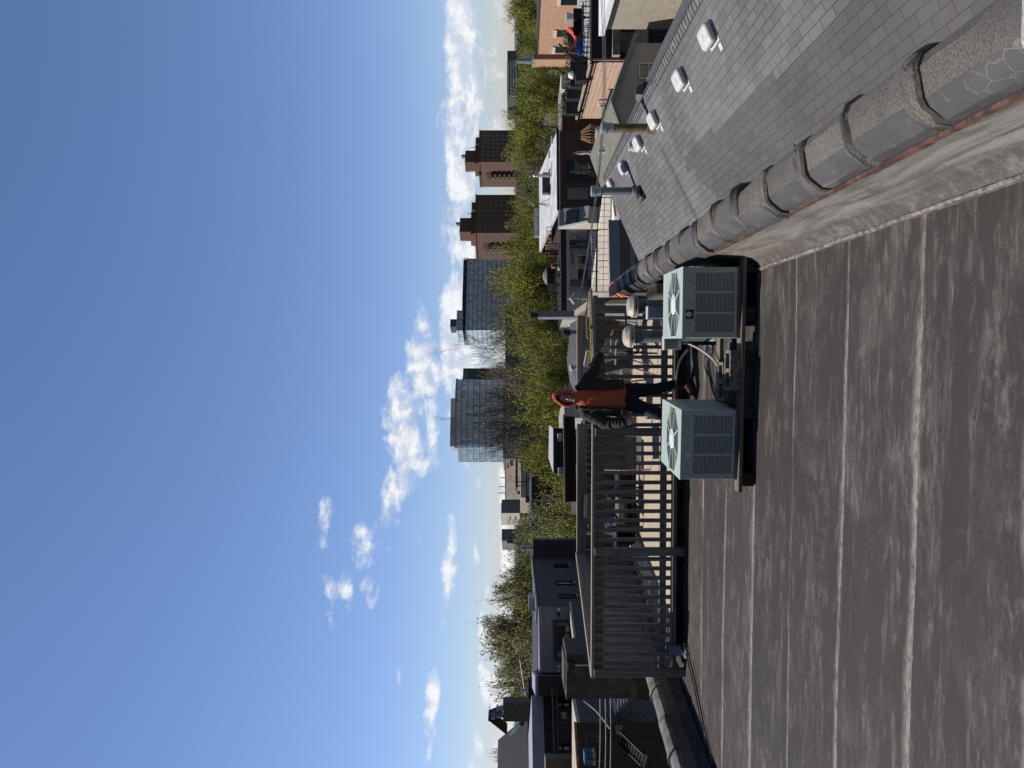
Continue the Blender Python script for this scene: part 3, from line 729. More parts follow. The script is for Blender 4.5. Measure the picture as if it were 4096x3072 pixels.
# ================================================================ wooden deck
DZ = CZ - 2.215
FL, FR = Vector((-4.46, 9.80, 0)), Vector((.80, 9.80, 0))
BL, BR = Vector((-3.68, 13.10, 0)), Vector((.80, 13.22, 0))
dk = thing('roof_deck', (-1.8, 11.5, RZ), 'raised deck of sun-bleached boards laid across the back of the roof', 'deck')
def dlx(y): return FL.x + (y - FL.y) * (BL.x - FL.x) / (BL.y - FL.y)
y = 9.86
while y < 13.15:
    mb = MB(); mb.bar((dlx(y + .06) + .02, y + .068, DZ - .014), (.78, y + .068, DZ - .014), .137, .028); mb.build('deck_board', WDL, dk); y += .143
mb = MB(); mb.bar((FL.x, 9.845, DZ - .055), (FR.x, 9.845, DZ - .055), .035, .05); mb.build('rim_joist', WDG, dk)
mb = MB()
for i in range(10):
    x = -4.1 + i * .52; mb.bar((x, 9.95, DZ - .09), (x, 13.1, DZ - .09), .04, .12)
mb.build('joists', WDD, dk)
mb = MB(); mb.bar((FL.x + .05, 10.3, RZ + .05), (FR.x, 10.3, RZ + .05), .1, .09); mb.bar((dlx(12), 12.0, RZ + .05), (FR.x, 12, RZ + .05), .1, .09); mb.build('sleeper', WDD, dk)
def railing(name, A, B, zt, posts, label, sp=.1335, inner=1, zr_bot=DZ + .07, wood=None, capw=.10, gap=None, first=.07, bal=True, board=.135):
    """inner=+1: rails sit on the left of A>B, balusters on the right"""
    wood = wood or WDG
    r = thing(name, ((A.x + B.x) / 2, (A.y + B.y) / 2, DZ), label, 'railing', 'railings round the deck')
    d = (B - A); L = d.length; d.normalize(); nrm = Vector((-d.y, d.x, 0)) * inner
    def P(s, off, z): q = A + d * s + nrm * off; return Vector((q.x, q.y, z))
    mb = MB(); mb.bar(P(-.03, .01, zt - .019), P(L + .03, .01, zt - .019), capw, .038); mb.build('cap_rail', CAPW, r)
    mb = MB(); mb.bar(P(0, .035, zt - .038 - board / 2), P(L, .035, zt - .038 - board / 2), .035, board); mb.build('top_rail', wood, r)
    mb = MB(); mb.bar(P(0, .035, zr_bot + .045), P(L, .035, zr_bot + .045), .035, .092); mb.build('bottom_rail', wood, r)
    for s in posts:
        w = .105
        mb = MB(); mb.bar(P(s, -.035, RZ), P(s, -.035, zt - .038), w, .09, up=(nrm.x, nrm.y, 0)); mb.build('post', wood, r, bevel=.004)
    if bal:
        s = first; k = 0
        while s < L - .05:
            if all(abs(s - q) > .085 for q in posts):
                j = random.uniform(-.004, .004); z1 = zt - .042; z0 = DZ + .0 + random.uniform(-.006, .006)
                mb = MB(); mb.bar(P(s + j, -.002, z0), P(s + j + random.uniform(-.004, .004), -.002, z1), .050, .036, up=(nrm.x, nrm.y, 0)); mb.build('baluster', wood, r); k += 1
            s += sp
    return r
CAPW = woodmat('weathered cap rail', (.42, .37, .31), (.2, .175, .15))
railing('deck_railing', FL, FR, CZ - 1.105, [.06, 1.76, 3.42, 5.10], 'near railing of the deck, facing the camera behind the condensers', first=.18)
railing('deck_railing', Vector((-3.68, 13.10, 0)), Vector((-1.28, 13.15, 0)), CZ - 1.20, [.03, 1.25, 2.37], 'far railing of the deck, left part behind the lounge chairs', inner=-1, board=.15)
railing('deck_railing', Vector((-.42, 13.17, 0)), Vector((.80, 13.22, 0)), CZ - 1.20, [.04, 1.18], 'far railing of the deck, short right part beyond the person\'s raised arm', inner=-1, board=.15)
railing('deck_railing', Vector((.80, 9.92, 0)), Vector((.80, 13.14, 0)), CZ - 1.15, [1.6, 3.1], 'right side railing of the deck running back along the parapet', inner=1, wood=WD)
# left side: close-boarded
r = thing('privacy_fence', ((FL.x + BL.x) / 2, 11.4, DZ), 'close-boarded left side of the deck, tight vertical planks under a sloping cap', 'fence')
A, B = FL + Vector((0, .1, 0)), BL.copy(); d = (B - A); L = d.length; d.normalize(); nrm = Vector((-d.y, d.x, 0))
def P(s, off, z): q = A + d * s + nrm * off; return Vector((q.x, q.y, z))
mb = MB(); mb.bar(P(-.05, 0, CZ - 1.125), P(L + .04, 0, CZ - 1.205), .10, .038); mb.build('cap_rail', CAPW, r)
mb = MB(); mb.bar(P(0, -.03, CZ - 1.22), P(L, -.03, CZ - 1.30), .035, .15); mb.build('top_rail', WDG, r)
mb = MB(); mb.bar(P(0, -.03, DZ + .16), P(L, -.03, DZ + .12), .04, .09); mb.build('bottom_rail', WDG, r)
s = .05
while s < L:
    mb = MB(); mb.bar(P(s, .01, DZ + .0), P(s, .01, CZ - 1.15 - .08 * s / L), .128, .02, up=(nrm.x, nrm.y, 0)); mb.build('plank', WDG, r); s += .139
# pole lying on the near railing
t = thing('painters_pole', (.7, 9.75, CZ - 1.08), 'long grey and yellow extension pole resting on the near railing', 'pole')
a, b2 = W(2364, 1157, 9.72), W(2378, 1480, 9.66)
mb = MB(); mb.tube([a, b2], .019, 10); mb.build('aluminium_tube', M('dull aluminium', (.33, .33, .36), .4, .5), t, smooth=True)
mb = MB(); mb.tube([a + Vector((-.03, .01, .025)), b2 + Vector((0, .01, .030))], .009, 8); mb.build('yellow_tube', M('yellow paint', (.75, .45, .03), .45, var=.1), t, smooth=True)
mb = MB(); q = a.lerp(b2, .48); mb.box(q.x - .022, q.x + .022, q.y - .03, q.y + .03, q.z - .015, q.z + .045); mb.build('pole_clamp', M('lime clamp', (.2, .24, .08), .5), t, bevel=.004)
# ---------------------------------------------------------------- deck furniture
ALU = M('brushed chair frame', (.34, .33, .32), .45, .4, var=.1); SLG = linemat('taupe sling fabric', (.16, .14, .12), .012, .5, .8, w=.4)
BLKM = M('black metal', (.012, .012, .013), .5); MESH2 = linemat('grey mesh fabric', (.13, .125, .12), .014, .45, .8, w=.4)
def sheet(mb, pts, x0, x1, th=.008):
    for i in range(len(pts) - 1):
        (y0, z0), (y1, z1) = pts[i], pts[i + 1]
        mb.face([(x0, y0, z0), (x1, y0, z0), (x1, y1, z1), (x0, y1, z1)]); mb.face([(x0, y0, z0 - th), (x0, y1, z1 - th), (x1, y1, z1 - th), (x1, y0, z0 - th)])
def make_chair(fabric, frame, high=.55, wide=.25, seat=.40):
    t = thing('patio_chair', (0, 0, 0), 'x', 'chair')          # faces -y
    mb = MB(); sheet(mb, [(-.27, seat + .02), (-.2, seat + .03), (0, seat - .01), (.18, seat - .02), (.22, seat)], -wide, wide); mb.build('seat', fabric, t)
    mb = MB(); sheet(mb, [(.2, seat + .01), (.26, seat + .15), (.31, seat + .35), (.36, seat + high)], -wide, wide); mb.build('backrest', fabric, t)
    for sx in (-1, 1):
        x = sx * (wide + .015)
        mb = MB(); mb.tube([(x, -.28, 0), (x, -.27, seat), (x, -.24, seat + .22), (x, -.15, seat + .245), (x, .2, seat + .24)], .014, 8); mb.tube([(x, .36, 0), (x, .22, seat), (x, .30, seat + .3), (x, .37, seat + high + .02)], .014, 8); mb.build('side_frame', frame, t, smooth=True)
    mb = MB(); mb.tube([(-wide, .37, seat + high + .02), (wide, .37, seat + high + .02)], .014, 8); mb.tube([(-wide, -.27, seat), (wide, -.27, seat)], .014, 8); mb.build('crossbar', frame, t, smooth=True)
    return t
c0 = make_chair(SLG, ALU)
c0.location = (.12, 11.05, DZ); c0.rotation_euler.z = R(75); c0['label'] = 'taupe sling patio chair turned sideways behind the left flue'; c0['group'] = 'patio chairs on the deck'
copy_thing(c0, (-.35, 11.9, DZ), R(-60), 'pale-framed patio chair behind the raised arm of the person')
copy_thing(c0, (.42, 12.2, DZ), R(200), 'patio chair seen from behind at the right end of the deck')
l0 = make_chair(MESH2, M('pale rim', (.40, .36, .31), .6), .62, .27, .27)
l0.location = (-1.50, 11.0, DZ); l0.rotation_euler.z = R(4); l0['label'] = 'grey mesh lounge chair facing the camera above the left condenser'; l0['group'] = 'low lounge chairs on the deck'; l0['category'] = 'lounge chair'; l0.name = 'lounge_chair'
copy_thing(l0, (-.74, 11.5, DZ), R(-12), 'grey mesh lounge chair half hidden behind the person')
w0 = make_chair(brickmat('white woven mesh', (.42, .42, .43), (.36, .36, .37), (.09, .09, .095), .03, .02, .004, .7, .1, .2, dirt=.1), BLKM, .75, .26, .30)
w0.location = (.42, 10.75, DZ); w0.rotation_euler.z = R(-62); w0['label'] = 'black-framed lounger with white diamond weave beside the parapet'; w0['category'] = 'lounger'; w0.name = 'lounger'
# striped cushion chair
t = thing('cushioned_chair', (-2.62, 12.25, DZ), 'black chair with a grey striped back cushion rising above the near railing', 'chair')
STR = linemat('striped ticking', (.20, .195, .185), .035, .3, .9, var=.15, w=.45)
mb = MB()
for i in range(2):
    mb.box(-2.62 - .23 + i * .01, -2.62 + .21, 12.38 + i * .05, 12.42 + i * .05, CZ - 1.92, CZ - 1.30 + i * .03, rot=R(-4))
mb.build('back_cushion', STR, t, bevel=.02)
mb = MB(); mb.box(-2.85, -2.40, 11.95, 12.38, CZ - 1.90, CZ - 1.80); mb.build('seat_cushion', STR, t, bevel=.02)
for sx in (-1, 1):
    x = -2.62 + sx * .27
    mb = MB(); mb.bar((x, 11.95, DZ), (x, 11.95, CZ - 1.62), .04, .04); mb.bar((x, 12.4, DZ), (x, 12.45, CZ - 1.4), .04, .04); mb.bar((x, 11.93, CZ - 1.62), (x, 12.43, CZ - 1.62), .05, .035); mb.build('arm_frame', BLKM, t)
mb = MB(); mb.box(-2.88, -2.36, 11.95, 12.4, CZ - 1.945, CZ - 1.905); mb.build('seat_frame', BLKM, t)
for x in (-2.84, -2.41):
    tag_ = MB(); tag_.box(x - .03, x + .03, 11.925, 11.93, CZ - 1.665, CZ - 1.60); tag_.build('price_tag', M('pale blue tag', (.22, .33, .5), .5), t)
# low black table and bench along the far railing
def table(name, x, y, w, dp, h, label, cat):
    t = thing(name, (x, y, DZ), label, cat)
    mb = MB(); mb.box(x - w / 2, x + w / 2, y - dp / 2, y + dp / 2, DZ + h - .03, DZ + h); mb.build('table_top', M('charcoal top', (.03, .03, .032), .5), t, bevel=.004)
    for sx in (-1, 1):
        for sy in (-1, 1):
            mb = MB(); mb.bar((x + sx * (w / 2 - .03), y + sy * (dp / 2 - .03), DZ), (x + sx * (w / 2 - .03), y + sy * (dp / 2 - .03), DZ + h - .03), .03, .03); mb.build('leg', BLKM, t)
    return t
table('side_table', -1.98, 12.2, .55, .45, .42, 'low charcoal side table between the lounge chair and the striped cushion', 'table')
table('coffee_table', -3.15, 12.55, .5, .5, .40, 'charcoal side table in the far left corner of the deck', 'table')
t = thing('storage_bench', (-2.2, 12.85, DZ), 'long low black bench along the foot of the far railing', 'bench')
mb = MB(); mb.box(-3.35, -1.35, 12.68, 13.02, DZ + .30, DZ + .34); mb.build('seat', BLKM, t, bevel=.005)
mb = MB(); mb.box(-3.3, -1.4, 12.95, 13.0, DZ + .02, DZ + .30); mb.box(-3.3, -3.25, 12.7, 12.95, DZ + .0, DZ + .30); mb.box(-1.45, -1.4, 12.7, 12.95, DZ + .0, DZ + .30); mb.build('frame', BLKM, t)
# coiled wire of string lights on the far board
wp = []
for i in range(26):
    wp.append(W(2356 + 8 * math.sin(i * 1.9), 1712 + i * 7.4, 12.7) + Vector((0, 0, 0)))
mb = MB(); mb.tube(wp, .006, 6); mb.tube([p + Vector((.01, .01, .03 + .02 * math.sin(i))) for i, p in enumerate(wp)], .005, 6)
tag(mb.build('wire_coil', MATS['black rubber'], smooth=True), 'tangled dark wire hooked along the far railing above the lounge chair', 'wire')
t = thing('plastic_bucket', (-1.02, 12.9, DZ), 'pale bucket on the deck behind the person', 'bucket')
mb = MB(); mb.lathe((-1.0, 12.75, DZ + .36), [(.10, 0), (.125, .24)], 16, False); mb.build('pail', M('off white plastic', (.5, .5, .48), .5), t, smooth=True)
mb = MB(); mb.lathe((-1.0, 12.75, DZ), [(.14, 0), (.14, .36), (.001, .36)], 16); mb.build('stand', BLKM, t, smooth=True)
# ================================================================ person
def evalmesh(o):
    dg = bpy.context.evaluated_depsgraph_get(); me = bpy.data.meshes.new_from_object(o.evaluated_get(dg)); old = o.data
    o.modifiers.clear(); o.data = me; return o
PD = 9.42
def J(px, py, dD=0.0): return W(px, py, PD + dD)
def grow(name, segs, mt, parent, vox=.006, ellip=(), disp=None, smooth_it=3):
    """one skin over tapered limbs (and ellipsoids), voxel-merged"""
    mb = MB()
    for pts, rr in segs: 
        q = [Vector(p) for p in pts]; out, ro = [], []
        for i in range(len(q) - 1):
            for k in range(5): out.append(q[i].lerp(q[i + 1], k / 5)); ro.append(rr[i] + (rr[i + 1] - rr[i]) * k / 5)
        out.append(q[-1]); ro.append(rr[-1])
        d0 = (out[0] - out[1]).normalized(); d1 = (out[-1] - out[-2]).normalized()
        out = [out[0] + d0 * ro[0] * .8, out[0] + d0 * ro[0] * .5] + out + [out[-1] + d1 * ro[-1] * .5, out[-1] + d1 * ro[-1] * .8]
        ro = [ro[0] * .55, ro[0] * .85] + ro + [ro[-1] * .85, ro[-1] * .55]
        mb.tube(out, ro, 14)
    for c, rx, ry, rz, M3 in ellip:
        n1, n2 = 14, 18; rs = []
        for i in range(n1 + 1):
            th = math.pi * (i + .02) / (n1 + .04); rs.append([Vector(c) + M3 @ Vector((rx * math.sin(th) * math.cos(2 * math.pi * k / n2), ry * math.sin(th) * math.sin(2 * math.pi * k / n2), rz * math.cos(th))) for k in range(n2)])
        mb.rings(rs[::-1])
    o = mb.build(name, mt, parent, weld=True)
    md = o.modifiers.new('r', 'REMESH'); md.mode = 'VOXEL'; md.voxel_size = vox
    ms = o.modifiers.new('s', 'SMOOTH'); ms.factor = .5; ms.iterations = smooth_it
    evalmesh(o)
    me = o.data
    if disp:
        co = np.empty(len(me.vertices) * 3); me.vertices.foreach_get('co', co); co = co.reshape(-1, 3)
        nm = np.empty(len(me.vertices) * 3); me.vertices.foreach_get('normal', nm); nm = nm.reshape(-1, 3)
        o3 = ORG[o.name]
        for i in range(len(co)):
            p = Vector(co[i]) + o3; co[i] += nm[i] * disp(p)
        me.vertices.foreach_set('co', co.ravel())
    me.polygons.foreach_set('use_smooth', [True] * len(me.polygons)); me.update()
    return o
I3 = Matrix.Identity(3)
foot = onZ(2765, 1540, RZ)
pr = thing('person', (foot.x, foot.y, RZ), 'person in an open dark jacket, rust-red hood up, one arm stretched along the railing', 'person')
SKIN = M('skin', (.50, .29, .21), .55, var=.08, sc=20)
sk = bpy.data.materials['skin']
RUSTH = M('rust sweatshirt fabric', (.48, .105, .055), .9, var=.12, sc=14, bump=.3, bsc=300)
JK = M('charcoal canvas', (.028, .030, .032), .85, var=.3, sc=10, bump=.3, bsc=250)
JKL = M('fleece lining', (.05, .05, .055), .95, var=.5, sc=60, bump=.8, bsc=200)
JEAN = M('dark indigo denim', (.008, .010, .018), .85, var=.3, sc=12, bump=.2, bsc=250)
RIP = M('frayed pale denim', (.33, .37, .42), .9, var=.3, sc=40)
BOOT = M('brown leather', (.075, .030, .020), .5, var=.3, sc=30)
HAIRM = M('brown hair', (.05, .028, .018), .7)
hd = J(2268, 1590, -.02)                     # head centre
tilt = Matrix.Rotation(R(9), 3, 'Y') @ Matrix.Rotation(R(-4), 3, 'X') @ Matrix.Rotation(R(-8), 3, 'Z')
def H(x, y, z): return hd + tilt @ Vector((x, y, z))      # head frame: -y is the face
shR, shL = J(2333, 1530, .03), J(2331, 1650, .03)
elR, wrR = J(2377, 1470, .03), J(2401, 1414, .05)
elL, wrL = J(2424, 1693, .05), J(2500, 1690, -.10)
hipR, hipL = J(2515, 1563, .04), J(2515, 1612, .04)
knR, anR = J(2630, 1556, -.06), J(2737, 1532, .10)
knL, anL = J(2625, 1655, -.16), J(2742, 1668, .0)
neck = J(2318, 1590, .02)
segs = [([J(2305, 1590, 0), neck, J(2335, 1591, .04)], [.055, .056, .065]),
        ([J(2345, 1591, .05), J(2410, 1589, .06), J(2470, 1588, .06), J(2512, 1588, .05)], [.09, .095, .09, .105]),
        ([J(2340, 1591, .05), shR, elR, wrR], [.05, .045, .038, .028]), ([J(2340, 1591, .05), shL, elL, wrL], [.05, .045, .038, .028]),
        ([hipR, knR, anR], [.085, .056, .038]), ([hipL, knL, anL], [.085, .056, .038])]
# face: nose, brow, chin, lips, ears
segs += [([H(0, -.093, .018), H(0, -.112, -.018), H(0, -.108, -.026)], [.009, .013, .012]), ([H(-.036, -.088, .028), H(0, -.094, .024), H(.036, -.088, .028)], [.009, .008, .009]),
         ([H(-.02, -.094, -.052), H(0, -.1, -.05), H(.02, -.094, -.052)], [.005, .007, .005]), ([H(-.018, -.093, -.066), H(0, -.098, -.067), H(.018, -.093, -.066)], [.005, .008, .005]),
         ([H(-.012, -.088, -.095), H(.012, -.088, -.095)], [.018, .018]), ([H(-.078, 0, .02), H(-.08, .004, -.02)], [.014, .01]), ([H(.078, 0, .02), H(.08, .004, -.02)], [.014, .01])]
def hand(w, fwd, side, nrm, curl, grip=0, thumb=1):
    """palm + five fingers; fwd along the fingers, side towards the thumb, nrm out of the palm"""
    fwd, side, nrm = fwd.normalized(), side.normalized(), nrm.normalized(); sg = []
    for i, (off, L, rr) in enumerate(((.030, .072, .0088), (.010, .080, .009), (-.010, .074, .0085), (-.029, .060, .0078))):
        k = w + fwd * .085 + side * off
        sg.append(([w + side * off * .4, w + fwd * .045 + side * off * .85, k], [.021, .017, .012]))
        a = curl + .12 * i; p1 = k + (fwd * math.cos(a * .5) + nrm * math.sin(a * .5) + side * (off * 3)) * L * .45
        p2 = p1 + (fwd * math.cos(a) + nrm * math.sin(a)) * L * .32; p3 = p2 + (fwd * math.cos(a * 1.5) + nrm * math.sin(a * 1.5)) * L * .25
        sg.append(([k, p1, p2, p3], [rr, rr * .93, rr * .86, rr * .72]))
    t0 = w + fwd * .02 + side * .022; t1 = w + fwd * .05 + side * .052 + nrm * .012 * thumb; t2 = t1 + fwd * .032 + side * .018 + nrm * .012
    sg.append(([t0, t1, t2], [.016, .011, .0085])); return sg
segs += hand(wrR, J(2428, 1384, .04) - wrR, Vector((-.3, -.8, -.45)), Vector((-.4, .3, -.75)), .5)
segs += hand(wrL, Vector((.22, -.15, -1)), Vector((.9, -.5, .1)), Vector((.5, .8, .1)), .55)
ell = [(H(0, .0, .03), .076, .092, .095, tilt), (H(0, -.018, -.03), .064, .075, .085, tilt), (H(0, -.02, .06), .062, .07, .06, tilt)]
body = grow('body', segs, SKIN, pr, vox=.0055, ellip=ell, smooth_it=2)
# eyes, mouth
mb = MB()
for sx in (-1, 1):
    c = H(sx * .031, -.083, .008); mb.tube([c + tilt @ Vector((-.014, 0, 0)), c + tilt @ Vector((.014, 0, 0))], [.006, .006], 8)
mb.build('eye', M('eye', (.12, .09, .08), .3), pr, smooth=True)
mb = MB(); mb.tube([H(-.022, -.0985, -.058), H(0, -.104, -.059), H(.022, -.0985, -.058)], [.003, .0045, .003], 8); mb.build('mouth', M('lips', (.12, .03, .03), .5), pr, smooth=True)
mb = MB()
for sx in (-1, 1): mb.tube([H(sx * .014, -.096, .026), H(sx * .034, -.094, .034), H(sx * .052, -.08, .027)], [.003, .0045, .003], 6)
mb.build('eyebrow', HAIRM, pr, smooth=True)
sb = grow('stubble', [([H(-.058, -.045, -.03), H(-.045, -.07, -.085), H(0, -.084, -.105), H(.045, -.07, -.085), H(.058, -.045, -.03)], [.010, .014, .015, .014, .010])], M('stubble', (.11, .065, .05), .9, var=.4, sc=120), pr, vox=.006)
hr = grow('hair', [], HAIRM, pr, vox=.007, ellip=[(H(0, .012, .055), .081, .09, .085, tilt)])
# hood: open ring around the face
mb = MB(); rs = []
NA = 28
hood = [(-.098, .094, .122, .0), (-.096, .112, .140, .0), (-.07, .122, .148, .004), (-.02, .128, .150, .008), (.05, .122, .145, .006), (.11, .09, .115, 0), (.14, .045, .06, -.01), (.15, .005, .01, -.015)]
for (yy, rx, rz, dz) in hood:
    ring = []
    for k in range(NA):
        a = 2 * math.pi * k / NA; z = math.sin(a); x = math.cos(a)
        peak = .035 * max(0, z) ** 3 * (1 if yy < .06 else .4)
        nn = .006 * mnoise.noise(Vector((x * 4, yy * 20, z * 4)))
        low = (1.15 if z < 0 else 1)
        ring.append(H(x * (rx + nn) * (1 - .25 * max(0, z) ** 2) * (1 - .25 * max(0, -z) ** 2), yy + .02 * max(0, -z) * 1.0 + (-.012 if z > .5 else 0), .006 + dz + z * (rz + nn) * low + peak))
    rs.append(ring)
inner = [[p * 1.0 for p in r] for r in rs[:5]]
inn = []
for (yy, rx, rz, dz) in hood[:5]:
    inn.append([H(math.cos(2 * math.pi * k / NA) * (rx - .012) * (1 - .25 * max(0, math.sin(2 * math.pi * k / NA)) ** 2) * (1 - .25 * max(0, -math.sin(2 * math.pi * k / NA)) ** 2), yy + .02 * max(0, -math.sin(2 * math.pi * k / NA)) - (.012 if math.sin(2 * math.pi * k / NA) > .5 else 0), .006 + dz + math.sin(2 * math.pi * k / NA) * (rz - .012) * (1.15 if math.sin(2 * math.pi * k / NA) < 0 else 1) + .03 * max(0, math.sin(2 * math.pi * k / NA)) ** 3) for k in range(NA)])
mb.rings(rs, cap=False); mb.rings(inn[::-1], cap=False); mb.rings([inn[0], rs[0]], cap=False)
mb.build('hood', RUSTH, pr, smooth=80)
# sweatshirt
def fold(f, amp, ax=(0, 0, 1)):
    return lambda p: amp * mnoise.noise(Vector((p.x * f, p.y * f, p.z * f * .45))) + amp * .5 * mnoise.noise(p * f * 2.3)
def ell_loft(levels, n=26):
    rs = []
    for (c, rx, ry) in levels: rs.append([Vector(c) + Vector((rx * math.cos(2 * math.pi * k / n), ry * math.sin(2 * math.pi * k / n), 0)) for k in range(n)])
    return rs
mb = MB()
mb.rings(ell_loft([(J(2500, 1588, .04), .158, .12), (J(2492, 1588, .04), .172, .135), (J(2480, 1588, .04), .172, .135), (J(2440, 1588, .05), .165, .130), (J(2400, 1590, .05), .165, .128), (J(2365, 1590, .05), .175, .125), (J(2340, 1590, .04), .15, .11), (J(2318, 1590, .02), .10, .095), (J(2308, 1590, .01), .085, .085)]))
o = mb.build('hooded_top', RUSTH, pr, weld=True)
md = o.modifiers.new('r', 'REMESH'); md.mode = 'VOXEL'; md.voxel_size = .009; ms = o.modifiers.new('s', 'SMOOTH'); ms.iterations = 4; evalmesh(o)
fd = fold(13, .010); o3 = ORG[o.name]
for v in o.data.vertices: v.co += v.normal * fd(v.co + o3)
o.data.polygons.foreach_set('use_smooth', [True] * len(o.data.polygons))
# jacket: open shell + sleeves
def arc_loft(levels, n=30):
    rs = []
    for (c, rx, ry, aL, aR) in levels:
        # angle measured from straight ahead (-y); aL toward image left (x-), aR toward image right (x+)
        ring = []
        for k in range(n + 1):
            a = aL + (2 * math.pi - aL - aR) * k / n
            ring.append(Vector(c) + Vector((-rx * math.sin(a), -ry * math.cos(a), 0)))
        rs.append(ring)
    return rs
lv = [(J(2492, 1592, .06), .245, .165, R(38), R(36)), (J(2470, 1592, .06), .245, .165, R(36), R(34)), (J(2430, 1591, .06), .225, .16, R(34), R(32)), (J(2390, 1590, .06), .220, .155, R(33), R(30)),
      (J(2355, 1590, .05), .232, .150, R(34), R(30)), (J(2335, 1590, .05), .225, .135, R(38), R(34)), (J(2322, 1590, .05), .175, .12, R(50), R(48)), (J(2314, 1590, .04), .13, .115, R(58), R(55))]
mb = MB(); A = arc_loft(lv); mb.rings(A, cap=False, closed=False)
o = mb.build('jacket', [JK, JKL], pr, weld=True)
md = o.modifiers.new('u', 'SUBSURF'); md.levels = 2; md.render_levels = 2
md = o.modifiers.new('s', 'SOLIDIFY'); md.thickness = .016; md.offset = 0; evalmesh(o)
fd = fold(9, .022); fd2 = fold(26, .006); o3 = ORG[o.name]
for v in o.data.vertices:
    p = v.co + o3; e = fd(p) + fd2(p); dd = (p - J(2400, 1590, .05)); dd.z = 0; v.co += dd.normalized() * e
o.data.polygons.foreach_set('use_smooth', [True] * len(o.data.polygons))
def wrinkle(a, b, amp, f):
    ax = (Vector(b) - Vector(a)).normalized()
    def g(p):
        t = (p - Vector(a)).dot(ax); q = p * 6
        s = mnoise.noise(Vector((q.x * 1.2, q.y * 1.2, q.z * 1.2 + t * f)))
        return amp * (1 - abs(s) * 2.6) * .9
    return g
def sleeve(name, p0, p1, p2, r, mt, ins):
    o = grow(name, [([ins, p0, p1, p2], [r[0] * .95] + r)], mt, pr, vox=.008, disp=None, smooth_it=3)
    g1, g2 = wrinkle(p0, p1, .016, 22), wrinkle(p1, p2, .018, 26); o3 = ORG[o.name]
    for v in o.data.vertices:
        p = v.co + o3; dd = (p - p0).length / (p1 - p0).length
        v.co += v.normal * (g1(p) if dd < 1 else g2(p))
    return o
sleeve('jacket_sleeve', J(2338, 1545, .05), elR, wrR.lerp(elR, .12), [.092, .075, .048], JK, J(2336, 1566, .07))
sleeve('jacket_sleeve', J(2340, 1645, .05), elL, wrL.lerp(elL, .10), [.097, .080, .055], JK, J(2337, 1622, .07))
for (a, b_) in ((wrR, elR), (wrL, elL)):
    mb = MB(); d = (b_ - a).normalized(); mb.tube([a + d * .002, a + d * .012, a + d * .065], [.034, .040, .042], 14, True); mb.build('cuff', M('black rib knit', (.012, .012, .013), .95), pr, smooth=True)
# collar / hood lining behind the neck
mb = MB(); cc = J(2318, 1592, .08); rs = []
for (r_, z_) in ((.105, -.045), (.135, .0), (.150, .04), (.135, .06), (.105, .035)):
    rs.append([cc + Vector((r_ * 1.2 * math.cos(R(-35) + R(250) * k / 20), r_ * .8 * math.sin(R(-35) + R(250) * k / 20), z_ + .008 * math.sin(k * 1.7))) for k in range(21)])
mb.rings(rs, cap=False, closed=False); mb.build('jacket_collar', JKL, pr, smooth=70)
mb = MB(); p = J(2495, 1650, -.11); mb.box(p.x - .035, p.x + .03, p.y - .006, p.y + .02, p.z - .05, p.z + .03, rot=R(-10)); mb.build('pocket_flap', M('washed tag', (.05, .055, .055), .9), pr, bevel=.005)
# jeans
jd = fold(11, .010)
jn = grow('jeans', [([J(2497, 1588, .04), J(2518, 1588, .04)], [.135, .135]), ([hipR, knR, anR.lerp(knR, .06)], [.108, .078, .066]), ([hipL, knL, anL.lerp(knL, .06)], [.108, .082, .068])], JEAN, pr, vox=.009, disp=lambda p: jd(p))
mb = MB()
for (cx, cy, w, h, dD) in ((2600, 1672, 4, 18, -.235), (2622, 1666, 6, 8, -.24), (2655, 1572, 4, 7, -.125), (2672, 1568, 5, 6, -.115), (2694, 1560, 5, 9, -.08)):
    p = J(cx, cy, dD)
    rs = [[p + Vector((w / F * PD * math.cos(a) * s_ * (1 + .3 * math.sin(3 * a)), .004 * (1 - s_) - .001, h / F * PD * math.sin(a) * s_ * (1 + .2 * math.sin(5 * a)))) for a in [2 * math.pi * k / 14 for k in range(14)]] for s_ in (1.0, .6, .05)]
    mb.rings(rs, cap=False)
mb.build('frayed_rip', RIP, pr)
# boots
for (a, tx, ty) in ((anR, -.12, -.22), (anL, -.02, -.25)):
    g = Vector((a.x, a.y, RZ + .05)); grow('boot', [([a + Vector((0, 0, .03)), Vector((a.x, a.y + .01, RZ + .07)), Vector((a.x + tx * .5, a.y + ty * .5, RZ + .055)), Vector((a.x + tx, a.y + ty, RZ + .045))], [.056, .056, .05, .042])], BOOT, pr, vox=.008)
    mb = MB(); mb.bar((a.x - tx * .25, a.y - ty * .25, RZ + .014), (a.x + tx * 1.15, a.y + ty * 1.15, RZ + .014), .10, .026); mb.build('boot_sole', MATS['black rubber'], pr, bevel=.01)
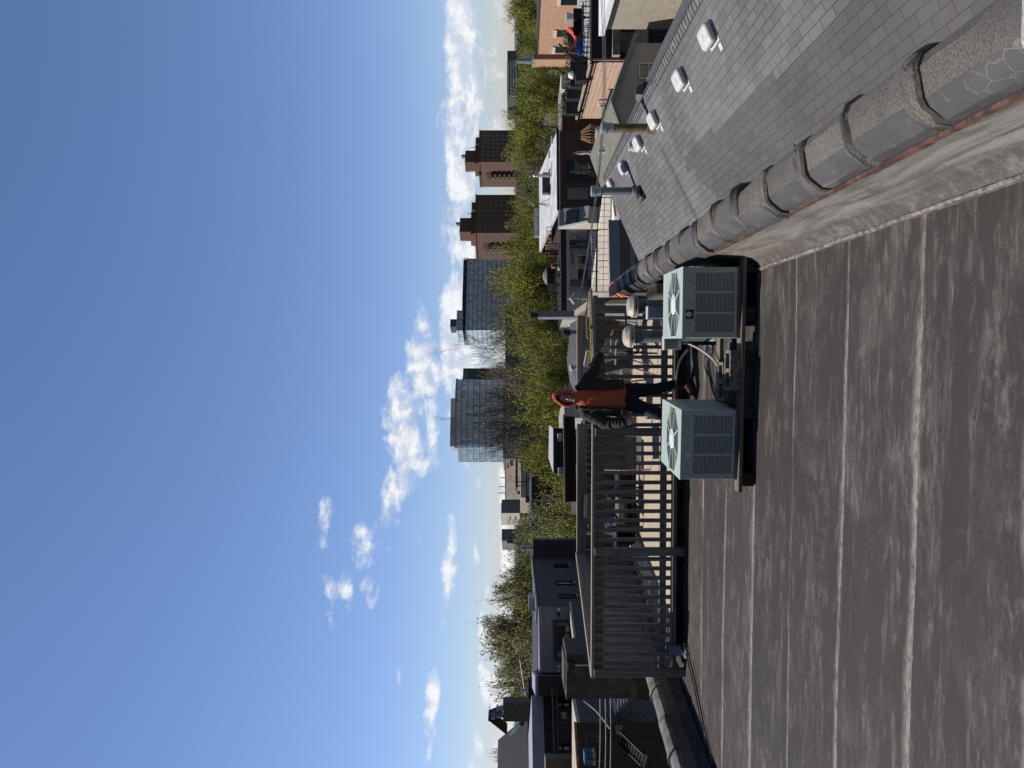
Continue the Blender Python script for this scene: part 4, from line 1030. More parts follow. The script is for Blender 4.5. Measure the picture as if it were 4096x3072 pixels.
# ================================================================ the neighbourhood
mb = MB(); mb.face([(-2500, -400, 0), (2500, -400, 0), (2500, 3500, 0), (-2500, 3500, 0)])
tag(mb.build('ground', M('back yard earth', (.10, .10, .07), .95, var=.4, sc=.08, bump=.3, bsc=2)), kind='structure')
class Face:
    def __init__(s, A, B):
        s.A = Vector((A[0], A[1], 0)); s.B = Vector((B[0], B[1], 0)); s.d = (s.B - s.A); s.L = s.d.length; s.d.normalize()
        s.n = Vector((s.d.y, -s.d.x, 0))                 # towards the viewer
    def hit(s, px, py):
        p = onP(px, py, Vector((s.A.x, s.A.y, CZ)), s.n); return (p - s.A).dot(s.d), p.z
    def at(s, u, off, z): q = s.A + s.d * u + s.n * off; return Vector((q.x, q.y, z))
    def box(s, mb, u0, u1, z0, z1, o0, o1):
        P = [s.at(u, o, z) for z in (z0, z1) for o in (o0, o1) for u in (u0, u1)]
        # o grows towards the viewer
        for q in ((0, 1, 3, 2), (4, 6, 7, 5), (2, 3, 7, 6), (3, 1, 5, 7), (1, 0, 4, 5), (0, 2, 6, 4)): mb.face([P[i] for i in q])
    def pix(s, x0, x1, y0, y1):
        xm, ym = (x0 + x1) / 2, (y0 + y1) / 2
        return s.hit(xm, y1)[0], s.hit(xm, y0)[0], s.hit(x1, ym)[1], s.hit(x0, ym)[1]
def facepx(pl, pr):      # two photo points with depths -> facade
    a, b = W(*pl), W(*pr); return Face((a.x, a.y), (b.x, b.y))
def building(name, label, cat, f, z1, depth, wall, roofm=None, z0=0.0, group=None, parapet=.0, root=None):
    t = root or thing(name, (f.A.x, f.A.y, 0), label, cat, group)
    bk = -f.n * depth; P = [f.A, f.B, f.B + bk, f.A + bk]
    mb = MB(); mb.prism([(p.x, p.y) for p in P], z0, z1, True); mb.build('wall', wall, t)
    if roofm:
        mb = MB(); k = .12
        c = (P[0] + P[2]) / 2; Q = [c + (p - c) * 1.004 for p in P]
        mb.prism([(p.x, p.y) for p in Q], z1 + .002, z1 + .10 + parapet, True); mb.build('roof', roofm, t)
    return t
FRB, FRW, FRG = M('black window frame', (.018, .018, .02), .5), M('white window frame', (.62, .62, .6), .5), M('grey window frame', (.2, .2, .2), .5)
GL, GLB = glassmat('dark window glass'), glassmat('window glass with blind', (.16, .16, .155), .25)
def window(t, f, x0, x1, y0, y1, fr=None, gl=None, fw=.05, mull=0, rails=0, name='window', out=.06):
    fr, gl = fr or FRB, gl or GL
    u0, u1, z0, z1 = f.pix(x0, x1, y0, y1)
    mb = MB(); f.box(mb, u0, u0 + fw, z0, z1, -.02, out); f.box(mb, u1 - fw, u1, z0, z1, -.02, out); f.box(mb, u0 + fw, u1 - fw, z0, z0 + fw, -.02, out); f.box(mb, u0 + fw, u1 - fw, z1 - fw, z1, -.02, out)
    for i in range(mull):
        u = u0 + (u1 - u0) * (i + 1) / (mull + 1); f.box(mb, u - fw * .3, u + fw * .3, z0 + fw, z1 - fw, -.02, out * .9)
    for i in range(rails):
        z = z0 + (z1 - z0) * (i + 1) / (rails + 1); f.box(mb, u0 + fw, u1 - fw, z - fw * .3, z + fw * .3, -.02, out * .85)
    o = mb.build(name, fr, t)
    mb = MB(); f.box(mb, u0 + fw, u1 - fw, z0 + fw, z1 - fw, -.02, out * .3); mb.build('pane', gl, o)
    return o
def rail(t, f, x0, x1, y0, y1, off, sp, r=.02, mt=None, name='railing', mid=0, posts=3):
    u0, u1, z0, z1 = f.pix(x0, x1, y0, y1); mb = MB(); mt = mt or BLKM
    f.box(mb, u0, u1, z1 - r * 2, z1, off - r, off + r); f.box(mb, u0, u1, z0, z0 + r * 2, off - r, off + r)
    for i in range(mid): z = z0 + (z1 - z0) * (i + 1) / (mid + 1); f.box(mb, u0, u1, z, z + r, off - r * .6, off + r * .6)
    n = int((u1 - u0) / sp)
    for i in range(n + 1):
        u = u0 + (u1 - u0) * i / max(n, 1); w = r * .5; f.box(mb, u - w, u + w, z0 + .001, z1 - .001, off - w, off + w)
    for i in range(posts): u = u0 + (u1 - u0) * i / max(posts - 1, 1); f.box(mb, u - r, u + r, z0 - .1, z1 + .002, off - r * 1.1, off + r * 1.1)
    return mb.build(name, mt, t)

# ---------------- shingled house next door
def shingle():
    def line(a, b_):
        A_, B_ = uvr(onroof(*a)), uvr(onroof(*b_)); k = (B_[0] - A_[0]) / (B_[1] - A_[1]); return k, A_[0] - k * A_[1], A_[1]
    mt, t, b = newmat('asphalt shingles')
    uv = t.n('ShaderNodeUVMap').outputs[0]; u, v, _ = t.sep(uv)
    br = t.n('ShaderNodeTexBrick', offset=.5, squash=1.0); q = t.comb(u, v); t.put(br.inputs['Vector'], q)
    t.put(br.inputs['Color1'], (.125, .124, .124)); t.put(br.inputs['Color2'], (.185, .183, .182)); t.put(br.inputs['Mortar'], (.03, .03, .032))
    br.inputs['Scale'].default_value = 1; br.inputs['Mortar Size'].default_value = .0055; br.inputs['Mortar Smooth'].default_value = .2
    br.inputs['Brick Width'].default_value = .305; br.inputs['Row Height'].default_value = .127; br.inputs['Bias'].default_value = 0
    row = t.math('FLOOR', t.math('MULTIPLY', v, 1 / .127)); off = t.math('MULTIPLY', t.math('FLOORED_MODULO', row, 2.0), .5)
    col = t.math('FLOOR', t.math('ADD', t.math('MULTIPLY', u, 1 / .305), off))
    wn = t.n('ShaderNodeTexWhiteNoise', noise_dimensions='2D'); t.put(wn.inputs[0], t.comb(col, row))
    c = t.mix(t.math('MULTIPLY', wn.outputs[0], .25), br.outputs[0], (.12, .12, .125))
    gr = t.noise(uv, 130, 3, .7); c = t.mix(t.ramp(gr, .35, .68, 0, .6), c, (.05, .05, .053)); md = t.noise(uv, 2.6, 6, .7, .4); c = t.mix(t.ramp(md, .45, .7, 0, .3), c, (.07, .07, .074))
    big = t.noise(uv, .6, 4, .55, .4); c = t.mix(t.ramp(big, .35, .7, 0, .25), c, (.27, .27, .275))
    # newer, darker repair patch with stepped edges
    us = t.math('MULTIPLY', t.math('SUBTRACT', col, 0), .305); vs = t.math('MULTIPLY', row, .127)
    e1 = t.math('SUBTRACT', t.math('ADD', t.math('MULTIPLY', us, PATCH[0]), PATCH[1]), vs)
    e2 = t.math('SUBTRACT', t.math('ADD', t.math('MULTIPLY', vs, PATCH[2]), PATCH[3]), us)
    pm = t.math('MULTIPLY', t.math('GREATER_THAN', e1, 0), t.math('GREATER_THAN', e2, 0))
    c = t.mix(t.math('MULTIPLY', pm, .55), c, (.062, .062, .064))
    for a_, b_, w_, s_ in (((2649, 600), (2785, 871), .20, .62), ((2560, 800), (2600, 890), .11, .45)):
        k_, m_, v0 = line(a_, b_); dd = t.math('ABSOLUTE', t.math('SUBTRACT', u, t.math('ADD', t.math('MULTIPLY', v, k_), m_)))
        c = t.mix(t.math('MULTIPLY', t.math('MULTIPLY', t.ramp(dd, 0, w_, s_, 0), t.ramp(v, v0 + .5, v0 - .2)), t.ramp(big, .2, .6, .4, 1)), c, (.045, .047, .052))
    t.put(b.inputs['Base Color'], c); b.inputs['Roughness'].default_value = .95; b.inputs['Specular IOR Level'].default_value = .2
    vf = t.math('FRACT', t.math('MULTIPLY', v, 1 / .127))
    h = t.math('ADD', t.math('MULTIPLY', br.outputs['Fac'], -1.6), t.math('ADD', t.math('MULTIPLY', vf, -1.1), t.math('MULTIPLY', gr, .4)))
    bumpn(t, b, h, .6, .006)
    return mt
SLP = .44; SP0 = Vector((2.89, 0, CZ - 3.61)); SN = Vector((-SLP, 0, 1)).normalized()
RX = 5.14
def onroof(px, py): return onP(px, py, SP0, SN)
SK = math.sqrt(1 + SLP * SLP)
def uvr(p): return (p.y, (p.x) * SK)
pA, pB, pC, pD = uvr(onroof(2731, 651)), uvr(onroof(3028, 390)), uvr(onroof(2731, 651)), uvr(onroof(2870, 790))
ka = (pB[1] - pA[1]) / (pB[0] - pA[0]); kb = (pD[0] - pC[0]) / (pD[1] - pC[1])
PATCH = (ka, pA[1] - ka * pA[0], kb, pC[0] - kb * pC[1])
SH = shingle()
YE = 20.75
gh = thing('shingled_house', (5.1, 9, 0), 'next-door house whose grey shingled gable roof slopes down to the parapet', 'house')
zr = CZ - 3.61 + SLP * (RX - 2.89); xl = 1.32; zl = CZ - 3.61 + SLP * (xl - 2.89); xr = 8.95; zrr = zr - SLP * (xr - RX)
mb = MB()
mb.face([(xl, -4, zl), (RX, -4, zr), (RX, YE, zr), (xl, YE, zl)][::-1], [(-4, xl * SK), (-4, RX * SK), (YE, RX * SK), (YE, xl * SK)][::-1])
mb.face([(RX, -4, zr), (xr, -4, zrr), (xr, YE, zrr), (RX, YE, zr)][::-1], [(-4, 0), (-4, (xr - RX) * SK), (YE, (xr - RX) * SK), (YE, 0)][::-1])
mb.face([(xl, YE, zl), (RX, YE, zr), (RX, YE, zr - .14), (xl, YE, zl - .14)][::-1]); mb.face([(RX, YE, zr), (xr, YE, zrr), (xr, YE, zrr - .14), (RX, YE, zr - .14)][::-1])
mb.v = mb.v; mb.build('roof', SH, gh)
mb = MB(); mb.prism([(xl + .05, -3.9), (8.7, -3.9), (8.7, YE - .3), (xl + .05, YE - .3)], 0, zl - .15, True)
mb.face([(xl + .05, YE - .3, zl - .15), (8.7, YE - .3, zl - .15), (RX, YE - .3, zr - .15)][::-1]); mb.face([(xl + .05, -3.9, zl - .15), (8.7, -3.9, zl - .15), (RX, -3.9, zr - .15)])
mb.build('wall', linemat('grey vinyl', (.30, .32, .34), .11), gh)
mb = MB(); y = -3.9; k = 0
while y < YE - .1:
    a = y; b_ = y + .20; hgt = .016
    for sx in (-1, 1):
        x1 = RX + sx * .14; z1 = zr - SLP * .14
        mb.face([(RX, a, zr + .020), (x1, a, z1 + .020), (x1, b_, z1 + .004), (RX, b_, zr + .004)] if sx > 0 else [(RX, b_, zr + .004), (x1, b_, z1 + .004), (x1, a, z1 + .020), (RX, a, zr + .020)])
        mb.face([(RX, a, zr), (x1, a, z1), (x1, a, z1 + .02), (RX, a, zr + .02)])
    y += .145
mb.build('ridge_cap', M('ridge shingles', (.13, .13, .135), .95, var=.4, sc=9, bump=.5, bsc=150), gh)
# roof ventilators
VW = M('white ventilator enamel', (.55, .56, .57), .45, var=.1, sc=8, dirt=.15)
def make_vent():
    t = thing('roof_ventilator', (0, 0, 0), 'x', 'roof ventilator')
    mb = MB(); mb.box(-.17, .17, -.20, .20, -.01, .012); mb.build('base_flange', VW, t, bevel=.004)
    mb = MB()
    def rr(hx, hy, z, r=.06):
        o = []
        for cx, cy, a0 in ((hx - r, hy - r, 0), (-hx + r, hy - r, 90), (-hx + r, -hy + r, 180), (hx - r, -hy + r, 270)):
            for k in range(5): a = R(a0 + k * 22.5); o.append(Vector((cx + r * math.cos(a), cy + r * math.sin(a), z)))
        return o
    mb.rings([rr(.10, .14, .01), rr(.10, .14, .05), rr(.145, .19, .05), rr(.15, .195, .065), rr(.15, .195, .11), rr(.13, .175, .135), rr(.06, .09, .145)]); mb.build('hood', VW, t, smooth=True)
    mb = MB(); mb.lathe((0, 0, .142), [(.055, 0), (.05, .010), (.001, .012)], 16, False); mb.build('embossed_disc', VW, t, smooth=True)
    mb = MB(); mb.box(-.30, -.20, -.20, -.09, .004, .012); mb.build('flashing_tab', VW, t)
    return t
vt = None; vlab = ['nearest white box ventilator on the shingle roof, top right of the picture', 'second white box ventilator counted from the camera', 'third white box ventilator, right in front of the rusty flue', 'fourth white box ventilator, beside the short white stub pipe',
                   'fifth white box ventilator, beyond the stub pipe', 'farthest white box ventilator, near the end of the ridge']
mtilt = math.atan(SLP)
for k, (px, py) in enumerate(((2846, 138), (2733, 313), (2624, 476), (2563, 570), (2500, 667), (2451, 736))):
    p = onroof(px, py)
    if k == 0: vt = make_vent(); o = vt; o['label'] = vlab[0]; o['group'] = 'white ventilators along the shingle roof'; o.location = p
    else: o = copy_thing(vt, p, 0, vlab[k])
    o.rotation_euler = (0, -mtilt, 0)
def roofpipe(base, top, r, mt, name, label, cat, capr=1.5, capm=None, cap=True):
    p = onroof(*base); D = p.y; zt = onY(top, base[1], p.y).z
    t = thing(name, (p.x, p.y, p.z), label, cat)
    mb = MB(); mb.lathe((p.x, p.y, p.z - .1), [(r * 1.9, 0), (r * 1.35, .16), (r * 1.3, .22), (r, .23), (r, zt - p.z - .05)], 18, False); mb.build('pipe', mt, t, smooth=True)
    if cap:
        z = zt; mb = MB(); mb.lathe((p.x, p.y, 0), [(r * 1.15, z - .26), (r * 1.2, z - .12), (r * capr, z - .11), (r * capr, z - .02), (r * 1.2, z - .01), (.001, z)], 18, False); mb.build('cap', capm or mt, t, smooth=True)
    return t
RUSTP = M('rusting flue pipe', (.17, .12, .07), .7, .2, var=.45, sc=3, dirt=.8, dirtc=(.10, .035, .018))
roofpipe((2612, 512), 2402, .085, RUSTP, 'flue_pipe', 'tall rusty flue pipe with a round grey cap on the shingle roof', 'flue pipe', 1.45, GALV)
roofpipe((2548, 765), 2362, .10, M('grey flue paint', (.20, .235, .25), .5, .2, var=.1), 'flue_pipe', 'grey-blue flue pipe with a flat cap near the far end of the shingle roof', 'flue pipe', 1.35, GALV)
roofpipe((2535, 587), 2512, .07, VW, 'stub_pipe', 'short white stub pipe between the ventilators', 'stub pipe', cap=False)
p = onroof(2568, 769); t = thing('turbine_vent', p, 'small black hooded vent beside the grey-blue flue', 'roof vent')
mb = MB(); mb.lathe(p, [(.11, -.05), (.10, .05), (.17, .07), (.14, .13), (.001, .15)], 6, False); mb.build('hood', BLKM, t)
mb = MB(); mb.box(p.x - .2, p.x + .2, p.y - .18, p.y + .18, p.z - .03, p.z - .01); mb.build('base', BLKM, t)
p = W(2576, 371, 16.5); t = thing('roof_vent', p, 'black hooded vent just behind the ridge between the second and third ventilators', 'roof vent')
mb = MB(); mb.lathe(p, [(.16, -.35), (.16, -.12), (.27, -.10), (.27, .06), (.15, .20), (.001, .21)], 6, False); mb.build('hood', BLKM, t); mb = MB(); mb.box(p.x - .3, p.x + .3, p.y - .3, p.y + .3, p.z - .42, p.z - .36); mb.build('base', BLKM, t)

# ---------------- grey gabled house behind the shingles
SID = linemat('grey clapboard', (.40, .39, .40), .13, .45, .6, w=.1); OLV = M('olive asphalt roof', (.15, .155, .13), .95, var=.2, sc=2, bump=.4, bsc=30)
f = facepx((2493, 545, 36.0), (2529, 172, 36.6))
t = thing('clapboard_house', (f.A.x, f.A.y, 0), 'grey clapboard gable house with an olive roof behind the ridge of the shingled house', 'house')
pk = W(2446, 412, 36.15); pL, pR = f.at(0, 0, f.hit(2493, 545)[1]), f.at(f.L, 0, f.hit(2529, 172)[1]); u = (pk - f.A).dot(f.d); pk = f.at(u, 0, pk.z)
bk = Vector((0, 9.5, 0))
mb = MB()
for a, b_ in ((pL, pk), (pk, pR)): mb.face([(a.x, a.y, 0), (b_.x, b_.y, 0), b_, a])
mb.face([(pR.x, pR.y, 0), (pR.x, pR.y + 9.5, 0), pR + bk, pR]); mb.face([(pL.x, pL.y + 9.5, 0), (pL.x, pL.y, 0), pL, pL + bk]); mb.face([pk + bk, pL + bk, Vector((pL.x, pL.y + 9.5, 0)), Vector((pR.x, pR.y + 9.5, 0)), pR + bk]); mb.build('wall', SID, t)
e = Vector((0, -.25, 0)); sl_ = (pL - pk).normalized() * .5; sr_ = (pR - pk).normalized() * .4; upz = Vector((0, 0, .06))
mb = MB(); mb.slab([pk + e + upz, pL + sl_ + e + upz, pL + sl_ + bk + upz, pk + bk + upz], .12); mb.slab([pk + e + upz, pR + sr_ + e + upz, pR + sr_ + bk + upz, pk + bk + upz], .12); mb.build('roof', OLV, t)
mb = MB(); mb.bar(pk + e * 1.1 + Vector((0, 0, -.02)), pR + sr_ + e * 1.1 + Vector((0, 0, -.02)), .06, .22); mb.bar(pk + e * 1.1 - Vector((0, 0, .02)), pL + sl_ + e * 1.1 - Vector((0, 0, .02)), .06, .16); mb.build('fascia', M('grey trim', (.2, .205, .21), .6), t)
window(t, f, 2554, 2634, 253, 318, FRW, GLB, .07, 0, 1)
p = f.at(0, 0, 0)
q = W(2403, 606, 41.0); tt = thing('stub_pipe', q, 'tiny white vent stub on the olive roof', 'stub pipe'); mb = MB(); mb.lathe((q.x, q.y, q.z - .35), [(.12, 0), (.12, .5), (.001, .5)], 12, False); mb.build('pipe', VW, tt, smooth=True)

# ---------------- low grey building past the deck (blue-grey fascia)
f = facepx((2447, 1262, 27.0), (2447, 880, 27.6))
t = building('low_annexe', 'low building with blue-grey fascia and brown louvred band behind the clay parapet end', 'annexe', f, f.hit(2447, 1000)[1], .35, M('blue grey cladding', (.26, .30, .37), .6, var=.08), M('tar roof pale', (.35, .34, .33), .9))
u0, u1, za, zb = f.pix(2484, 2522, 880, 1262)
mb = MB(); f.box(mb, 0, f.L, za, zb, .0, .03); mb.build('louvre_band', linemat('brown louvres', (.14, .13, .125), .12, .3, .7), t)
mb = MB(); f.box(mb, 0, f.L, 0, f.hit(2540, 1000)[1], .0, .02); mb.build('lower_wall', OLV, t)

# ---------------- white house with dormer, porch and roof terrace
WSD = linemat('cream clapboard', (.55, .51, .43), .12, .6, .6, w=.12); WST = M('rough white render', (.64, .59, .52), .9, var=.12, sc=2.2, bump=1.0, bsc=2.6)
GSD = linemat('shaded grey clapboard', (.52, .51, .50), .14, .75, .6)
zt = W(2262, 1100, 49).z
f = facepx((2262, 1240, 49.0), (2262, 925, 49.6))
t = building('white_house', 'white and grey two-storey house with a covered porch, black roof band and people-less roof terrace', 'house', f, zt, 8, GSD, M('black roof band', (.012, .012, .013), .7), z0=0)
mb = MB(); f.box(mb, -.3, f.L + .1, zt - .03, zt + .34, -.5, .7); mb.build('porch_roof', MATS['black roof band'], t)
mb = MB(); f.box(mb, -.35, f.L + .1, zt - .25, zt - .03, .55, .75); mb.build('gutter', M('zinc gutter', (.38, .42, .44), .5, .2), t)
for y in (975, 995, 1133, 1145):
    u = f.hit(2350, y)[0]; za = f.hit(2408 if y in (975, 1133) else 2390, y)[1]; mb = MB(); f.box(mb, u - .10, u + .10, za, zt - .03, .45, .65); mb.build('porch_post', M('brown grey post', (.10, .09, .09), .7), t)
window(t, f, 2305, 2358, 1018, 1130, FRW, GL, .10, 1, 0, 'sliding_door')
window(t, f, 2288, 2297, 1018, 1060, FRG, GLB, .04)
window(t, f, 2278, 2308, 972, 988, FRB, GL, .05, 0, 3)
u0, u1, za, zb = f.pix(2358, 2385, 925, 1190)
mb = MB(); f.box(mb, u0 - .5, u1, za - .2, zb, .0, 1.4); mb.build('porch_base', M('white trim', (.66, .66, .65), .6, var=.05), t)
# arched ironwork
mb = MB(); pts = []
for k in range(12):
    a = k / 11; u = f.hit(2300, 940 + 30 * a)[0]; z = f.hit(2292 + 60 * (1 - a) ** 2 + 4, 950)[1]; pts.append(f.at(f.hit(2300, 972)[0] + (1 - a) * 0 + (u - f.hit(2300, 970)[0]), .9, zt - .35 - 1.0 * (1 - math.cos(a * 1.5)) * .9))
mb.tube(pts, .03, 6)
for k in range(7):
    u = f.hit(2330, 930 + 6.5 * k)[0]; f.box(mb, u - .012, u + .012, zt - 2.2, zt - .7, .88, .91)
mb.build('ironwork', BLKM, t)
# cream gable end + dormer
fd_ = facepx((2250, 925, 43.0), (2250, 905, 42.6))
mb = MB()
g = [W(2237, 918, 43), W(2237, 836, 43), W(2355, 836, 42.2), W(2355, 888, 42.2), W(2250, 918, 43)]
P5 = [W(2237, 912, 43.2), W(2237, 842, 43.6), W(2357, 822, 42.2), W(2354, 888, 42.0)]
mb.slab(P5, .15); mb.build('dormer_roof', M('pale grey metal roof', (.36, .37, .37), .5, .1, var=.06), t)
c = sum(P5, Vector()) / 4; ex = (P5[1] - P5[0]).normalized(); nn = (P5[1] - P5[0]).cross(P5[2] - P5[0]).normalized()
if nn.z < 0: nn = -nn
Q5 = [W(2268, 896, 42.9), W(2268, 846, 43.2), W(2316, 838, 42.6), W(2313, 892, 42.4)]; Q5 = [q + nn * ((P5[0] - q).dot(nn) + .10) for q in Q5]
mb = MB(); mb.slab(Q5, .12); sky_ = mb.build('skylight', FRB, t)
cc = sum(Q5, Vector()) / 4; mb = MB(); mb.slab([cc + (q - cc) * .82 + nn * .012 for q in Q5], .01); mb.build('pane', GL, sky_)
mb = MB(); z0_ = 0
for a, b_ in ((P5[3], P5[0]), (P5[1], P5[2]), (P5[2], P5[3])):
    a2, b2_ = a - nn * .16, b_ - nn * .16; mb.face([a2, (a2.x, a2.y, 0), (b2_.x, b2_.y, 0), b2_]); 
mb.build('gable_wall', WSD, t)
mb = MB(); mb.bar(P5[0] + nn * .02, P5[3] + nn * .02, .14, .14); mb.bar(P5[0] + nn * .02, P5[1] + nn * .02, .1, .1); mb.build('white_trim', MATS['white trim'], t)
# lower render wall and balcony railings in front of it
f2 = facepx((2387, 1200, 45.5), (2387, 780, 39.0))
t2 = building('rendered_wall', 'rough cream rendered wall lit by the sun below the porch of the white house', 'wall', f2, f2.hit(2387, 1000)[1], .4, WST, None, z0=0)
f3 = facepx((2387, 1200, 36.8), (2387, 780, 36.2))
rail(t2, f3, 2388, 2444, 790, 1168, .0, .30, .020, mid=1, posts=4)
rail(t2, f3, 2345, 2384, 925, 1168, .3, .32, .020, mid=1, posts=4)
mb = MB(); mb.slab([f2.at(-.6, .2, f2.hit(2444, 1180)[1]), f2.at(f2.L, .2, f2.hit(2444, 800)[1]), f2.at(f2.L, 1.8, f2.hit(2444, 800)[1]), f2.at(-.6, 1.8, f2.hit(2444, 1180)[1])], .12); mb.build('balcony_floor', MATS['white trim'], t2)
# stair at the left end
mb = MB()
a, b_ = f2.hit(2372, 1188), f2.hit(2444, 1232)
for k in range(7):
    tt_ = k / 6; u = a[0] + (b_[0] - a[0]) * tt_; z = a[1] + (b_[1] - a[1]) * tt_; f2.box(mb, u - .2, u + .12, z - .06, z, 1.0, 1.9)
mb.build('stair', MATS['white trim'], t2)
# terrace on the roof: rail, chairs, things
rail(t, f, 2185, 2258, 925, 1235, .9, .30, .02, mid=1, posts=5)
BLF = M('black outdoor fabric', (.015, .015, .016), .9)
def simple_chair(p, rz, mt, label, group, h=1.0, w=.62, cat='chair', name='garden_chair'):
    t = thing(name, p, label, cat, group, 0)
    mb = MB(); mb.box(p.x - w / 2, p.x + w / 2, p.y - .3, p.y + .3, p.z + .36, p.z + .44, rot=rz, c=(p.x, p.y)); mb.build('seat', mt, t, bevel=.02)
    mb = MB(); mb.box(p.x - w / 2, p.x + w / 2, p.y + .24, p.y + .32, p.z + .44, p.z + h, rot=rz, c=(p.x, p.y)); mb.build('backrest', mt, t, bevel=.03)
    mb = MB()
    for sx in (-1, 1): mb.tube([(p.x + sx * w * .55, p.y - .3, p.z), (p.x + sx * w * .55, p.y - .28, p.z + .6), (p.x + sx * w * .55, p.y + .3, p.z + .62), (p.x + sx * w * .55, p.y + .3, p.z)], .02, 6)
    mb.build('frame', BLKM, t); return t
def tpos(px, py, D, z): p = W(px, py, D); p.z = z; return p
simple_chair(tpos(2230, 1078, 51, zt + .12), R(20), BLF, 'right black garden chair on the roof terrace of the white house', 'black chairs on the roof terrace')
simple_chair(tpos(2230, 1120, 51.5, zt + .12), R(-15), BLF, 'middle black garden chair on the roof terrace of the white house', 'black chairs on the roof terrace')
simple_chair(tpos(2230, 1155, 51, zt + .12), R(-40), BLF, 'left black garden chair on the roof terrace, turned away', 'black chairs on the roof terrace')
p = tpos(2200, 1105, 54, zt + .12); t3 = thing('parasol', p, 'folded pale grey parasol or screen behind the black terrace chairs', 'parasol')
mb = MB(); mb.lathe(p, [(.4, .5), (.75, .7), (.6, 1.0), (.25, 1.2), (.001, 1.25)], 9); mb.build('canopy', M('pale grey canvas', (.15, .155, .18), .8), t3, smooth=True)
mb = MB(); mb.tube([p, p + Vector((0, 0, 1.0))], .03, 6); mb.build('pole', BLKM, t3)
for (py, c_, lb) in ((1072, (.5, .5, .46), 'white flower pot on the terrace between the black chairs'), (1064, (.45, .12, .07), 'red towel-like cushion on the right terrace chair')):
    p = tpos(2230, py, 50.3, zt + .12); tq = thing('flower_pot' if c_[0] == .5 else 'cushion', p, lb, 'pot' if c_[0] == .5 else 'cushion')
    mb = MB(); mb.lathe((p.x, p.y, p.z + (0 if c_[0] == .5 else .45)), [(.14, 0), (.2, .28), (.17, .32), (.001, .3)], 12); mb.build('pot' if c_[0] == .5 else 'cover', M('pot ' + str(c_[0]), c_, .7), tq, smooth=True)
# satellite mast and lamp
p = W(2330, 1196, 42.5); tq = thing('aerial_mast', p, 'white aerial mast standing against the porch of the white house', 'aerial')
mb = MB(); mb.tube([p - Vector((0, 0, 1.6)), p + Vector((0, 0, .9))], .035, 6); mb.build('mast', MATS['white trim'], tq); mb = MB(); mb.tube([p + Vector((-.3, 0, .5)), p + Vector((.05, 0, .75)), p + Vector((.35, 0, .5))], .06, 6); mb.tube([p + Vector((-.15, 0, -.3)), p + Vector((.2, 0, -.3))], .03, 6); mb.build('antenna', MATS['white trim'], tq)
# clad chimney
f = facepx((2163, 1268, 36.0), (2163, 1243, 36.05))
t = building('clad_chimney', 'tall grey clapboard chimney with a black cap in front of the trees', 'chimney', f, f.hit(2161, 1255)[1], .5, linemat('grey chimney siding', (.27, .29, .31), .1, .6, .6), MATS['grey trim'], z0=0)
c = f.at(f.L / 2, -.25, f.hit(2161, 1255)[1]); mb = MB(); mb.lathe(c, [(.13, .05), (.13, .25), (.19, .25), (.19, .50), (.001, .5)], 14, False); mb.build('flue_cap', BLKM, t, smooth=True)
# small blue grey flue left of it
p = W(2310, 1330, 30); t = thing('flue_pipe', (p.x, p.y, p.z - 1), 'blue-grey flue with a dark cap rising behind the far railing', 'flue pipe'); c = (p.x, p.y, 0)
mb = MB(); mb.lathe(c, [(.11, p.z - 2), (.11, W(2265, 1330, 30).z)], 12, False); mb.build('pipe', BLG, t, smooth=True); z = W(2268, 1330, 30).z; mb = MB(); mb.lathe(c, [(.13, z - .12), (.15, z), (.13, z + .16), (.001, z + .17)], 12, False); mb.build('cap', MATS['dark top'] if 'dark top' in MATS else BLKM, t, smooth=True)

# ---------------- brown brick house with silver roof
BRB = brickmat('brown brick', (.11, .065, .055), (.065, .038, .034), (.13, .11, .10), .2, .075, .008)
f = facepx((2235, 832, 50.0), (2228, 524, 50.6)); ze = f.hit(2232, 680)[1]
t = building('brown_brick_house', 'brown brick house with a silver-coated roof and large dark opening', 'house', f, ze, 12, BRB, None)
SIL = M('silver roof coating', (.62, .62, .62), .5, .15, var=.22, sc=1.3, dirt=.35, dirtc=(.3, .29, .28))
mb = MB(); zk = ze + 1.0; e0 = f.at(-.15, .1, ze + .02); e1 = f.at(f.L + .05, .1, ze + .02); b1 = f.at(f.L + .4, -8.6, zk); b0 = f.at(-.6, -8.6, zk)
mb.slab([e0, e1, b1, b0], .16); mb.build('roof', SIL, t)
mb = MB(); f.box(mb, -.2, f.L + .1, ze - .06, ze + .10, .05, .22); mb.build('eaves', MATS['black roof band'], t)
mb = MB(); f.box(mb, (W(2155, 952, 59) - f.A).dot(f.d), f.L * .55, zk - .3, zk + .42, -8.9, -8.6); mb.build('rear_parapet', M('grey flashed parapet', (.36, .38, .40), .6, .2), t)
window(t, f, 2260, 2385, 638, 718, FRB, GL, .12, 1, 1, 'terrace_door'); window(t, f, 2269, 2352, 752, 799, FRG, GLB, .09, 0, 1)
o = window(t, f, 2300, 2354, 662, 700, FRG, GLB, .05, 1, 0, 'inner_window', .1)
rail(t, f, 2357, 2372, 530, 720, 1.1, .5, .02, mid=0, posts=4); rail(t, f, 2380, 2420, 700, 800, 1.3, .3, .02, posts=3)
u = f.hit(2330, 650)[0]; p = f.at(u, 1.6, f.hit(2370, 650)[1] - .3); tq = thing('parasol', p, 'closed white parasol hanging from a curved black arm at the brown brick house', 'parasol')
mb = MB(); zz = f.hit(2285, 655)[1]; mb.lathe((p.x, p.y, zz - 1.35), [(.10, 0), (.17, .15), (.09, .45), (.14, .8), (.07, 1.2), (.02, 1.38)], 10); mb.build('folded_canopy', M('off white canvas', (.5, .48, .47), .8), tq, smooth=True)
